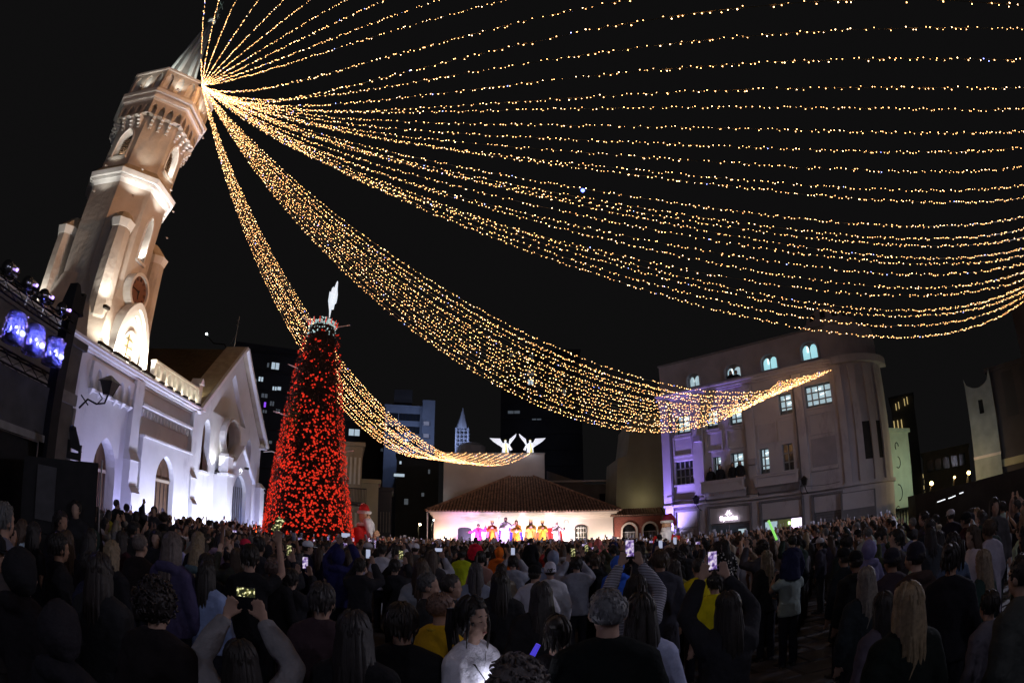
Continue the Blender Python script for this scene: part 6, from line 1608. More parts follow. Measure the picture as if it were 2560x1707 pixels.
for (az, d, top, lb, kw) in (
    (-8.6, 4.7, 1.6, 'grey stubbled man in black shirt shown in profile facing right', dict(hair='crop', hc=(.09, .085, .085), face=88, skin=0)),
    (-6.2, 5.0, 1.57, 'man with cropped hair in profile looking at a small phone', dict(hair='crop', hc=(.06, .05, .045), face=92, pose='read')),
    (-3.7, 6.4, 1.6, 'woman with long grey-brown hair in light denim behind the profile men', dict(hair='verylong', cc=(.25, .28, .36), slim=True, hc=(.07, .06, .06))),
    (-3.2, 9.0, 1.66, 'woman in dusty pink top with dark ponytail left of the orange hood', dict(hair='pony', cc=(.42, .24, .2), slim=True, face=30)),
    (2.3, 6.8, 1.55, 'person in white shirt with black crossbody strap and black cap', dict(hair='cap', hc=(.01, .01, .012), cc=(.6, .6, .66), face=25, pose='pocket')),
    (3.9, 7.3, 1.56, 'person in white shirt with white beanie beside the black cap', dict(hair='beanie', hc=(.6, .6, .7), cc=(.55, .56, .62))),
    (-1.3, 12.5, 1.64, 'child sized figure in bright orange hood below the stage', dict(coat='hoodie', hair='hood', cc=(.75, .16, .02), hc=(.8, .18, .02))),
    (-1.1, 8.2, 1.5, 'person with brown cropped hair in pale cream shirt below the orange hood', dict(hair='short', hc=(.03, .02, .015), cc=(.4, .38, .32))),
    (-5.1, 12.0, 1.6, 'person in lime yellow top below the left end of the stage', dict(cc=(.5, .6, .02), hair='short')),
    (4.2, 9.6, 1.64, 'person in blue-grey hood below the bishop figure', dict(coat='hoodie', hair='hood', cc=(.24, .28, .4), hc=(.24, .28, .4))),
    (10.8, 8.0, 1.58, 'person in vivid blue hoodie before the brick lodge', dict(coat='hoodie', hair='hood', cc=(.04, .14, .7), hc=(.05, .16, .75))),
    (8.8, 15.0, 1.76, 'person in salmon pink hood filming before the arched window', dict(coat='hoodie', hair='hood', cc=(.75, .22, .2), hc=(.8, .24, .22), pose='film')),
    (10.4, 13.5, 1.7, 'person in dark navy puffy jacket before the brick gates', dict(cc=(.015, .02, .09), hair='beanie', hc=(.015, .02, .08), fat=1.2)),
    (13.0, 7.2, 1.6, 'woman with dark wavy hair turned sideways before the shop', dict(hair='long', face=60, cc=(.03, .03, .035))),
    (19.1, 6.6, 1.58, 'man with round dark head in bright yellow shirt before the lit shop', dict(hair='crop', cc=(.68, .55, .01), coat='tshirt', hc=(.03, .025, .02))),
    (20.8, 5.4, 1.5, 'person in second bright yellow shirt with black print before the shop', dict(hair='short', cc=(.68, .56, .01), coat='tshirt')),
    (16.6, 6.9, 1.56, 'woman in grey and yellow patterned jacket left of the yellow shirts', dict(hair='verylong', cc=(.2, .17, .03), hc=(.05, .04, .035), slim=True)),
    (26.2, 7.6, 1.55, 'woman with very long straight blond hair in black', dict(hair='verylong', hc=(.22, .17, .11), slim=True)),
    (36.8, 4.4, 1.5, 'woman with smooth ash blond hair in teal black coat at right', dict(hair='long', hc=(.2, .17, .14), slim=True, cc=(.02, .025, .028), face=15)),
    (37.0, 7.2, 1.54, 'person in lavender hood at right', dict(coat='hoodie', hair='hood', cc=(.16, .15, .28), hc=(.24, .22, .42))),
    (38.5, 8.6, 1.64, 'person in slate blue shirt holding up white paper at right', dict(pose='point', cc=(.14, .15, .26), face=75, hair='short')),
    (46.4, 7.2, 1.45, 'person in white hoodie with blue-grey hood down, bending right', dict(coat='hoodie', hair='short', cc=(.44, .46, .64), hc=(.03, .02, .02), face=80)),
    (43.1, 10.5, 1.74, 'bearded man with warmly lit face looking left at right', dict(face=-60, hair='short', cc=(.03, .03, .033), skin=0)),
    (51.0, 8.6, 1.77, 'woman in grey jacket facing the camera at far right', dict(face=205, hair='long', cc=(.08, .075, .08), slim=True)),
    (49.6, 4.8, 1.45, 'woman with short blond bob in dark green top at far right', dict(hair='long', hc=(.24, .18, .12), cc=(.02, .04, .035), slim=True)),
    (38.7, 3.5, 1.42, 'person in dull lilac top with long dark hair near right', dict(hair='long', cc=(.1, .085, .11), slim=True, tc=(.02, .035, .035))),
    (50.5, 3.7, 1.3, 'child in grey-lilac shirt at far right', dict(cc=(.12, .11, .13), hair='short', tc=(.02, .035, .035))),
    (-21.0, 10.0, 1.68, 'person in white cap and dark jacket before the tree', dict(hair='cap', hc=(.75, .78, .85), cc=(.015, .016, .05), face=60)),
    (-19.2, 11.5, 1.64, 'person in pale blue shirt between the white cap and the raised hands', dict(hair='short', cc=(.4, .5, .75))),
    (-13.3, 10.5, 1.7, 'person with short hair in bright white T-shirt right of the tree', dict(hair='short', coat='tshirt', cc=(.62, .62, .68))),
    (-11.9, 11.5, 1.66, 'person in white top filming right of the tree', dict(hair='pony', cc=(.55, .55, .6), pose='film')),
    (-9.9, 12.2, 1.7, 'person in pale shirt with white cap right of the red bearded figure', dict(hair='cap', hc=(.7, .72, .8), cc=(.1, .1, .1))),
    (-53.9, 4.6, 1.77, 'tall grey haired person in pale lilac-grey shirt at left edge', dict(hair='short', hc=(.12, .12, .12), cc=(.16, .16, .21), coat='tshirt')),
    (-45.8, 8.8, 1.86, 'pale faced man looking back from the speaker stack', dict(face=150, hair='short', skin=3, z=.1)),
    (-44.3, 9.3, 1.84, 'young woman with pale face turned right by the speaker stack', dict(face=110, hair='long', skin=3, z=.1, slim=True)),
    (-37.0, 7.8, 1.66, 'girl facing the camera with pale oval face before the church', dict(face=150, hair='long', skin=3, slim=True)),
    (-35.2, 5.1, 1.75, 'person in dull purple hoodie with greying blond hair at left', dict(coat='hoodie', cc=(.07, .06, .13), hair='long', hc=(.13, .1, .09))),
    (-38.7, 6.0, 1.66, 'bald tanned man in dark brown jacket at left', dict(hair='crop', hc=(.14, .11, .1), cc=(.02, .014, .014))),
    (-36.1, 8.6, 1.62, 'person with grey backpack loop and dark hair before the church', dict(hair='short', cc=(.15, .14, .13))),
    (-31.5, 5.0, 1.54, 'person in pale blue shirt with dark hair left of the tree', dict(cc=(.28, .36, .6), hair='long')),
    (-24.6, 5.6, 1.6, 'bald man in black beside the raised bare arm', dict(hair='crop', hc=(.12, .08, .07), cc=(.012, .012, .014))),
    (-27.5, 9.0, 1.64, 'person in bright pink-red cap near the tree foot', dict(hair='cap', hc=(.7, .03, .08))),
    (-41.4, 15.0, 2.03, 'silhouette of man with small head against the church wall', dict(z=.35, hair='crop')),
    (-40.3, 15.0, 1.96, 'silhouette of broad young man against the bright buttress', dict(z=.35, face=-30)),
    (-39.2, 14.0, 1.82, 'short silhouette beside the bright buttress', dict(z=.2, hair='long')),
    (-37.3, 14.0, 2.0, 'person raising an arm before the second church door', dict(z=.35, pose='onearm', cc=(.05, .05, .06), face=160, skin=3)),
    (-38.6, 14.8, 1.95, 'tall dark man before the second church door', dict(z=.35)),
    (-36.2, 13.2, 1.88, 'person with wild dark hair before the second church door', dict(z=.2, hair='curly', pose='pocket')),
):
    person(az, d, top, lb, **kw)
for x, z0 in ((-41.4, .35), ):
    pass
# raised bare arm with golden phone, left
q = person(-27.0, 5.2, 1.72, 'person in black T-shirt stretching one bare arm up with a phone', pose='onearm', coat='tshirt', cc=BLK, hair='short', face=-14)
phone(q, (.22, .28, 1.97), 'phone showing gold lights on the stretched bare arm', screen=scg, sz=1.2, rot=(0, .5, 0))
q = person(-17.8, 8.2, 1.64, 'person in navy hoodie raising both hands around a phone before the tree', pose='filmhigh', coat='hoodie', cc=(.02, .02, .09), hair='hood', hc=(.02, .02, .09))
phone(q, (0, .3, 1.98), 'sideways phone held in both raised hands before the tree', screen=scw, wide=True, sz=1.1)
for (az, d, top, lb, plb, scx, wide) in (
    (-24.4, 6.4, 1.58, 'person in dark coat filming the tree, left one of two', 'upright phone with tree lights, left of two beside the tree', scg, False),
    (-22.7, 5.6, 1.5, 'person in dark coat filming the tree, right one of two', 'small phone with bright blue-white screen beside the tree', scr, False),
    (-15.6, 7.4, 1.56, 'person in black filming the stage just right of the tree', 'glowing phone held up just right of the tree', scw, False),
    (-12.0, 7.8, 1.55, 'person with brown hair filming the red bearded figure', 'tilted phone with red image right of the tree', scg, False),
    (6.6, 8.0, 1.6, 'person in light shirt filming below the bishop figure', 'dark phone seen against white wall below the bishop figure', scg, False),
    (8.0, 9.5, 1.62, 'person in black filming before the arched window', 'dark phone before the arched house window', scg, False),
    (16.1, 8.4, 1.66, 'person filming before the small shop door', 'bright phone held high before the small shop door', scw, False),
    (17.6, 9.4, 1.68, 'person filming left of the lit sign', 'bright phone held high left of the lit sign', scw, False),
    (22.2, 3.5, 1.52, 'long dark haired woman in black holding a phone before the yellow shirts', 'large phone with lilac stage picture before the yellow shirts', scr, False),
    (-7.9, 9.2, 1.6, 'person in pale teal sleeves filming left of the lime top', 'sideways phone left of the lime yellow top', scw, True),
    (.1, 8.8, 1.6, 'person in light grey sleeves filming below the mother figure', 'small bright phone below the mother figure', scw, False),
):
    q = person(az, d, top, lb, pose='film' if d > 4 else 'filmhigh', hair='long' if az > 20 else 'short', cc=(.3, .32, .38) if ('light' in lb or 'pale' in lb) else (.02, .02, .024))
    phone(q, (0, .4, 1.82) if d > 4 else (0, .3, 1.98), plb, screen=scx, wide=wide)
# children on shoulders
def shoulders(az, d, top_c, kid_top, lc, lk, cc, kc, kh='short', kpose='down', face=None, coat='tshirt', kt=(.02, .02, .03), hair='short', kcoat='jacket'):
    a = person(az, d, top_c, lc, pose='carry', coat=coat, cc=cc, hair=hair, face=face)
    sh = top_c * 1.40 / 1.745; s = .60
    pk = PP(az, d, 0); v = STAGE - pk.xy; rz = math.atan2(v.y, v.x) - pi / 2 if face is None else -R(face)
    zz = sh - .80 * s * 1.0
    k = person(az, d, zz + 1.745 * s, lk, pose=kpose, legs='sit', coat=kcoat, cc=kc, hair=kh, face=face, tc=kt, z=zz)
    k.location += Vector((math.sin(rz), -math.cos(rz), 0)) * .07
    dz = kid_top - (k.location.z + 1.745 * s)
    return a, k
a, kg = shoulders(28.6, 7.2, 1.46, 1.92, 'man in pale grey-green T-shirt carrying a child on his shoulders', 'child in navy jacket on the shoulders of the man in grey-green', (.30, .36, .34), (.015, .017, .05), coat='tshirt')
for ch in a.children:
    if ch.name.startswith('tshirt'): ch.scale = (1.1, 1.1, 1)
stk = MB(); stk.tube([(0, 0, 0), (0, 0, .27)], .016, 10); p_ = PP(27.3, 7.0, 1.72)
g_ = stk.build('glow_stick', mat('green_glow_stick', (.4, 1, .3), .4, 0, emit=(.35, 1, .18), es=.5), loc=p_, label='thick green glow stick waved by the child on shoulders', cat='glow stick'); g_.rotation_euler = (0, -.42, 0)
a, k2 = shoulders(21.7, 8.0, 1.46, 1.9, 'man in black carrying a child before the lit shop', 'child in black top with pale spots on shoulders before the shop', BLK, (.05, .05, .055), kh='long', kt=(.55, .55, .62))
spots = mat('spotted_black_cloth', (.02, .02, .02), .9, .1)
nt = spots.node_tree; tc = nt.nodes.new('ShaderNodeTexCoord'); vo = nt.nodes.new('ShaderNodeTexVoronoi'); vo.inputs['Scale'].default_value = 14; cr = nt.nodes.new('ShaderNodeValToRGB'); cr.color_ramp.elements[0].color = (.55, .52, .5, 1); cr.color_ramp.elements[1].color = (.012, .012, .014, 1); cr.color_ramp.elements[0].position = .3; cr.color_ramp.elements[1].position = .36
nt.links.new(tc.outputs['Object'], vo.inputs[0]); nt.links.new(vo.outputs[0], cr.inputs[0]); nt.links.new(cr.outputs[0], nt.nodes['Principled BSDF'].inputs['Base Color'])
for ch in k2.children:
    if ch.name.startswith('jacket'): ch.data = ch.data.copy(); ch.data.materials[0] = spots
shoulders(-3.7, 13.5, 1.62, 1.86, 'man in dark coat carrying a child in bright red', 'child in bright red jacket on shoulders below the stage', BLK, (.8, .02, .06), kcoat='hoodie')
shoulders(1.9, 12.5, 1.62, 1.9, 'man in dark coat carrying a dark clad child below the kings', 'dark silhouetted child on shoulders below the golden kings', BLK, BLK)
shoulders(15.0, 13.0, 1.6, 1.85, 'man in dark coat carrying a child before the red figure at the gates', 'child in navy on shoulders before the brick gates', BLK, (.02, .02, .06))
# blue glow stick low in the crowd
g_ = MB().tube([(0, 0, 0), (.03, 0, .06), (.07, 0, .14)], [.010, .014, .011], 10).build('glow_stick', mat('blue_glow_stick', (.1, .1, 1), .4, 0, emit=(.10, .07, .9), es=.35), loc=PP(1.0, 2.35, 1.33), label='blue glow stick low in front between the curls and the grey haired man', cat='glow stick')

# ------------------------------------------------------------------ performers on the stage (robed, facing the square)
SZ = .95
def actor(x, dy, top, label, cc, pose='pray', hair='long', hc=(.04, .02, .015), cape=None, skin=0, belt=None, crown=False, beard=None, sash=None, coat='robe', tc=(.02, .02, .03)):
    s_top = top
    o = person(0, 0, s_top, label, pose=pose, coat=coat, cc=cc, hair=hair, hc=hc, skin=skin, face=180, z=SZ, xy=(x, HY + dy), cat='performer', tc=tc)
    o.scale = (o.scale.z * 1.1, o.scale.z * 1.1, o.scale.z)
    o['group'] = 'robed performers on the stage'
    if cape:
        b = MB(); b.tube([(0, -.06, .1), (0, -.06, .6), (0, -.05, 1.1), (0, -.03, 1.36), (0, -.02, 1.46)], [(.42, .22), (.38, .2), (.3, .18), (.25, .14), (.12, .09)], 16)
        m2 = b.me('cape', M['cloth'], True)
        for v in m2.vertices:
            if v.co.y > .02: v.co.y = .02 + (v.co.y - .02) * .5
        c_ = inst('cape', m2, o, color=cape)
    if crown:
        b = MB()
        b.lathe([(.085, .0), (.1, .05), (.092, .055), (.078, .01)], 14, (0, .01, 1.70))
        for k in range(7):
            a_ = 2 * pi * k / 7; b.tube([(.09 * math.cos(a_), .01 + .09 * math.sin(a_), 1.74), (.105 * math.cos(a_), .01 + .105 * math.sin(a_), 1.82)], [.022, .006], 5)
        b.build('crown', mat('crown_gold', (.7, .5, .15), .35, .1, metal=.8), o)
    if beard:
        b = MB(); b.ball((0, .075, 1.55), (.055, .04, .08), 10, 7); c_ = b.build('beard', M['hair'], o, True); c_.color = (*beard, 1)
    if sash:
        b = MB(); b.tube([(0, .13, .3), (0, .16, .9), (0, .15, 1.35)], [(.13, .06), (.1, .05), (.07, .04)], 10); c_ = b.build('front_panel', M['cloth'], o, True); c_.color = (*sash, 1)
    return o
actor(-2.2, -1.6, 2.62, 'boy in magenta costume with white collar waving at the left end', (.75, .08, .35), pose='wave', hair='short', hc=(.02, .015, .015), sash=(.8, .12, .45))
actor(-1.28, -1.7, 2.83, 'king in lilac shawl over red and orange robe, left of the tall man', (.65, .10, .03), cape=(.62, .25, .75), crown=True, hair='short', sash=(.8, .35, .03))
j = actor(-.42, -1.6, 3.08, 'tall man in pale robe with violet shoulder cloth and staff', (.72, .66, .72), pose='staff', hair='crop', hc=(.03, .02, .03), cape=(.22, .10, .75), beard=(.04, .02, .02))
MB().tube([(.42, .34, 0), (.42, .34, 2.15)], .02, 6).build('staff', M['wood'], label='long thin wooden staff held by the tall robed man', cat='staff', loc=(-.42 + .0, HY - 1.6, SZ), rz=pi)
actor(.28, -1.7, 2.88, 'woman in blue mantle and gold robe cradling a white bundle', (.62, .32, .06), pose='read', hair='long', hc=(.12, .05, .02), cape=(.07, .05, .62), sash=(.7, .3, .02))
MB().ball((.28, HY - 2.08, 2.16), (.12, .09, .09), 10, 7).build('swaddled_bundle', mat('white_bundle', (.75, .7, .72), .9, .05), label='white swaddled bundle in the arms of the woman in blue mantle', cat='bundle')
actor(1.22, -1.7, 2.88, 'king in golden cape and crown holding a gift, right of the woman', (.6, .38, .08), cape=(.36, .2, .07), crown=True, hair='long', beard=(.1, .06, .04), sash=(.7, .5, .1))
actor(1.98, -1.65, 2.82, 'dark bearded king in brown-gold cape, second from right', (.62, .35, .05), cape=(.3, .14, .07), crown=True, hair='short', skin=4, beard=(.02, .015, .015), sash=(.75, .42, .04))
actor(2.92, -1.6, 2.74, 'white haired bishop in white and red robe at the right end', (.75, .72, .74), pose='staff', hair='long', hc=(.7, .7, .7), beard=(.7, .7, .7), cape=(.6, .06, .05), sash=(.75, .7, .74))
b = MB(); b.tube([(0, 0, 0), (0, 0, 1.75)] + [(.14 * (1 - math.cos(t)), 0, 1.78 + .14 * math.sin(t)) for t in np.linspace(.2, 4.6, 12)], .022, 6)
b.build('crozier', mat('silver_crozier', (.75, .75, .75), .4, .1), label='tall silver crook standing beside the white haired bishop', cat='staff', loc=(3.38, HY - 1.8, SZ))
# red framed chair between the kings and the bishop
ch = empty('red_chair', (2.5, HY - 1.2, SZ)); tag(ch, 'red upholstered chair with white frame between the king and the bishop', 'chair')
wf = mat('white_chair_frame', (.75, .72, .7), .6); rf = mat('red_velvet', (.5, .03, .03), .9)
b = MB(); b.plate(rect(-.3, .3, .55, 1.5), [rect(-.24, .24, .62, 1.44)], -.03, .03); b.build('back_frame', wf, ch); MB().box(-.24, .24, -.01, .02, .62, 1.44).build('backrest', rf, ch)
MB().box(-.3, .3, -.5, -.03, .42, .54).build('seat', rf, ch)
for (x, y) in ((-.27, -.47), (.27, -.47), (-.27, 0), (.27, 0)): MB().box(x - .03, x + .03, y - .03, y + .03, 0, .42).build('leg', wf, ch)

# ------------------------------------------------------------------ two giant red and white bearded figures
redc = mat('red_plush', (.55, .02, .02), .9, .2, 4, .4, 12); whp = mat('white_fur', (.75, .73, .72), .95, .1, 6, .8, 20); fl = mat('painted_flesh', (.6, .36, .22), .7, .1); brd = mat('white_beard', (.8, .8, .85), .9, .1, 8, .8, 25)
def bighand(b, w_, d, s_):
    w_ = Vector(w_); d = Vector(d).normalized(); up = Vector((0, 0, 1)); s = d.cross(up).normalized(); n_ = s.cross(d)
    b.tube([w_, w_ + d * .1 * s_, w_ + d * .26 * s_], [.07 * s_, (.12 * s_, .07 * s_), (.13 * s_, .05 * s_)], 10)
    for k, l in enumerate((.2, .26, .25, .2)):
        p = w_ + d * .24 * s_ + n_ * (-.09 + .06 * k) * s_
        b.tube([p, p + d * l * .6 * s_ + n_ * (-.02 + .015 * k) * s_, p + d * l * s_ + n_ * (-.01 + .03 * k) * s_], [.035 * s_, .033 * s_, .025 * s_], 7)
    p = w_ + d * .05 * s_ + n_ * .08 * s_; b.tube([p, p + d * .06 * s_ + n_ * .12 * s_, p + d * .12 * s_ + n_ * .2 * s_], [.045 * s_, .04 * s_, .028 * s_], 7)
def giant(az, d, s_, rz, label, hatc, right=True):
    o = empty('bearded_figure', PP(az, d), rz); o.scale = (s_,) * 3; tag(o, label, 'figure')
    b = MB(); b.tube([(0, 0, 0), (0, 0, .5), (0, 0, 1.1), (0, 0, 1.6), (0, 0, 1.85)], [(.5, .42), (.5, .42), (.46, .4), (.42, .32), (.2, .17)], 18)
    b.tube([(.38, 0, 1.68), (.55, -.1, 1.3), (.78, -.35, 1.12)] if right else [(.38, 0, 1.68), (.5, -.15, 1.3), (.2, -.42, 1.1)], [.16, .16, .15], 12)
    b.tube([(-.38, 0, 1.68), (-.5, -.15, 1.3), (-.15, -.45, 1.25)], [.16, .16, .14], 12)
    me = remesh(b.me('t', redc), .035, 'red_suit', redc, jitter=.03, seed=2, jscale=3); inst('red_suit', me, o)
    b = MB(); b.tube([(0, -.38, .1), (0, -.42, .6), (0, -.41, 1.1), (0, -.32, 1.6)], [(.11, .05)] * 4, 8); b.build('fur_trim', whp, o, True)
    MB().tube([(.22 * math.cos(t), .2 * math.sin(t), 1.84) for t in np.linspace(0, 2 * pi, 17)], .07, 8, caps=False).build('fur_collar', whp, o, True)
    b = MB(); b.ball((0, -.02, 2.12), (.2, .21, .26), 14, 10); b.ball((0, -.22, 2.1), (.05, .06, .05), 8, 6); b.ball((-.1, -.16, 2.06), .07, 8, 6); b.ball((.1, -.16, 2.06), .07, 8, 6); b.build('face', fl, o, True)
    b = MB(); b.tube([(0, -.14, 2.02), (0, -.26, 1.82), (0, -.34, 1.5), (0, -.36, 1.2)], [(.2, .12), (.24, .14), (.2, .12), (.06, .05)], 14)
    m_ = b.me('beard', brd, True)
    for v in m_.vertices: v.co += Vector((0, 0, 0)) + v.co.normalized() * .03 * noise.noise(v.co * 9)
    inst('beard', m_, o)
    b = MB(); b.tube([(.21 * math.cos(t), .0 + .22 * math.sin(t), 2.28) for t in np.linspace(0, 2 * pi, 17)], .06, 8, caps=False); b.build('hat_brim', whp, o, True)
    b = MB(); b.tube([(0, 0, 2.28), (.02, .04, 2.46), (.12, .14, 2.5), (.24, .22, 2.36), (.3, .26, 2.12)], [.22, .17, .13, .1, .05], 14); b.build('hat', hatc, o, True)
    MB().ball((.31, .27, 2.04), .08, 10, 7).build('pompom', whp, o, True)
    b = MB(); b.tube([(.48 * math.cos(t), .41 * math.sin(t), .95) for t in np.linspace(0, 2 * pi, 21)], (.05), 6, caps=False); b.build('belt', M['black'], o)
    for e in ((-.033, ), (.033, )): pass
    for x in (-.07, .07): MB().ball((x, -.205, 2.17), .022, 8, 6).build('eye', M['black'], o)
    if right:
        b = MB(); b.tube([(.74, -.3, 1.14), (.9, -.44, 1.1)], [.17, .15], 12); b.build('cuff', whp, o, True)
        b = MB(); bighand(b, (.9, -.44, 1.12), (.75, -.35, .45), .95); inst('hand', remesh(b.me('t', fl), .02, 'hand', fl), o)
        b = MB(); bighand(b, (-.1, -.46, 1.28), (.5, -.25, .75), .9); inst('hand', remesh(b.me('t', fl), .02, 'hand', fl), o)
    else:
        b = MB(); bighand(b, (.16, -.44, 1.1), (-.7, -.3, .1), .8); inst('hand', remesh(b.me('t', fl), .02, 'hand', fl), o)
    point('figure_glow', (.2, -1.6, 2.2), 16 * s_, (1, .9, .82), .1, o)
    return o
giant(-15.2, 24, 1.2, R(66), 'giant red coated figure with long white beard holding out a hand, right of the tree', redc, True)
giant(15.9, 22, 1.0, R(-25), 'giant red coated figure with dark red hat beside the lilac building corner', mat('wine_red_hat', (.2, .01, .04), .9, .1), False)
# people leaning out on the balcony and at the attic windows (local to the corner building)
def dynp(x, y, z, label, pose='down'):
    m4 = Matrix.Translation(dyn.location) @ Matrix.Rotation(DA_, 4, 'Z'); p = m4 @ Vector((x, y, z))
    return person(0, 0, p.z + 1.66, label, pose=pose, coat='jacket', cc=(.01, .01, .012), hair='short' if rnd.random() < .5 else 'long', face=200, z=p.z, xy=(p.x, p.y), lower=False)
for (x, y, z, l) in ((3.35, -.45, 3.72, 'dark spectator leaning on the balcony, leftmost of four'), (3.95, -.45, 3.78, 'dark spectator in the left half of the balcony, second of four'), (4.75, -.45, 3.8, 'dark spectator at the lit balcony door, third of four'), (5.2, -.4, 3.85, 'dark spectator at the right of the balcony, fourth of four'),
                     (2.55, .75, 9.4, 'seated dark spectator behind the leftmost attic window'), (4.85, .3, 9.3, 'dark spectator leaning out of the second attic window, left'), (5.2, .3, 9.25, 'dark spectator leaning out of the second attic window, right')):
    dynp(x, y, z, l)
# ------------------------------------------------------------------ the crowd: about 240 more individuals, and one far mass behind them
taken = []
def p_x(az, d): return d * math.sin(R(az)), d * math.cos(R(az))
for o in COL.objects:
    if o.get('category') == 'person': taken.append((o.location.x, o.location.y))
def free(x, y, r): return all((x - a) ** 2 + (y - b_) ** 2 > r * r for a, b_ in taken)
SECT = [(-46, 'by the lighting rig'), (-40, 'before the first church door'), (-35, 'before the second church door'), (-30, 'before the church gable'), (-25, 'before the church porch'), (-21, 'left of the tree foot'), (-17, 'before the tree'), (-12, 'right of the tree'), (-7, 'below the dark street gap'), (-3.5, 'below the stage left end'), (0, 'below the tall robed man'), (4, 'below the golden kings'), (7.5, 'below the white bishop'), (11, 'before the arched window'), (15, 'before the brick gates'), (19, 'before the small shop door'), (23, 'before the lit sign'), (28, 'before the second shop'), (34, 'before the shutters'), (40, 'before the rounded corner'), (48, 'before the green-lit wall'), (99, 'before the dark bank')]
DEP = [(4.5, 'front rows'), (7, 'second rows'), (10, 'middle rows'), (14, 'back rows'), (99, 'far rows')]
COATS = [('black', (.012, .012, .014), 14), ('charcoal', (.03, .03, .034), 9), ('navy', (.012, .014, .028), 7), ('dark grey', (.05, .05, .056), 7), ('brown', (.045, .03, .022), 3), ('olive', (.035, .038, .022), 2), ('maroon', (.045, .012, .016), 2), ('dark green', (.014, .026, .022), 2), ('beige', (.30, .26, .2), 4), ('light grey', (.34, .34, .38), 5), ('white', (.65, .65, .7), 6), ('denim blue', (.09, .12, .18), 2), ('pale pink', (.40, .28, .28), 1), ('mustard', (.38, .26, .05), .6), ('red', (.35, .03, .03), .6)]
HAIRS = [('short', 'short black hair', (.012, .01, .009), 8), ('short', 'short brown hair', (.05, .03, .018), 5), ('crop', 'cropped dark hair', (.02, .016, .014), 5), ('crop', 'cropped grey hair', (.14, .14, .14), 2), ('long', 'long black hair', (.012, .009, .009), 6), ('long', 'long brown hair', (.05, .028, .016), 5), ('verylong', 'very long dark hair', (.018, .012, .01), 3), ('pony', 'dark ponytail', (.015, .011, .01), 3), ('bun', 'dark bun', (.015, .011, .01), 2), ('curly', 'curly dark hair', (.018, .013, .012), 3), ('long', 'blond hair', (.26, .19, .11), 2), ('cap', 'black cap', (.01, .01, .012), 2), ('cap', 'pale cap', (.5, .5, .55), 1), ('beanie', 'dark beanie', (.02, .02, .03), 1), ('hood', 'raised hood', None, 2)]
KIND = [('jacket', 'jacket', 6), ('tshirt', 'T-shirt', 3), ('hoodie', 'hoodie', 3), ('coat', 'coat', 2)]
POS = [('down', '', 9), ('pocket', 'hands in pockets', 2), ('film', 'filming', 3), ('filmhigh', 'arms raised', 1), ('onearm', 'one arm raised', 1), ('read', 'looking at hands', 2)]
def pick(L): return rnd.choices(L, [l[-1] for l in L])[0]
KEYS = [(-27.0, 5.2), (-31.5, 5.0), (-17.8, 8.2), (-21, 10), (-13.3, 10.5), (-4.1, 2.9), (-7.3, 3.6), (-8.6, 4.7), (-6.2, 5.0), (-3.7, 6.4), (2.3, 6.8), (-1.3, 12.5), (4.2, 9.6), (10.8, 8.0), (12.8, 4.5), (13.2, 2.95), (9.8, 2.7), (19.1, 6.6), (20.8, 5.4), (21.7, 8.0), (22.2, 3.5), (26.2, 7.6), (28.6, 7.2), (-5.1, 12.0), (-3.7, 13.5), (1.9, 12.5), (-37.0, 7.8)]
used = set()
spots_ = []
tries = 0
while len(spots_) < 255 and tries < 20000:
    tries += 1
    d = 2.6 + 13.5 * rnd.random() ** .85
    az = rnd.uniform(-56, 55)
    if az > 27:                                   # the right of the square is thinner
        if d < 11 and rnd.random() < .15: continue
        if 29.5 < az < 34 and d < 11: continue
    if az > 38 and d > 13: continue
    x, y = d * math.sin(R(az)), d * math.cos(R(az))
    if (x - TRX) ** 2 + (y - TRY) ** 2 < 6.5: continue
    n_ = (x + 12.85) * .9954 + (y - 11.73) * .0958      # distance out from the church wall
    if n_ < 1.7: continue
    if az < -44 and d > 7.4: continue
    if d < 3.4 and -34 < az < 18: continue
    if any(d < kd and abs(az - ka) < math.degrees(.30 / d + .12 / kd) for ka, kd in KEYS): continue
    if not free(x, y, .47 + .01 * d): continue
    taken.append((x, y)); spots_.append((d, az, n_))
spots_.sort()
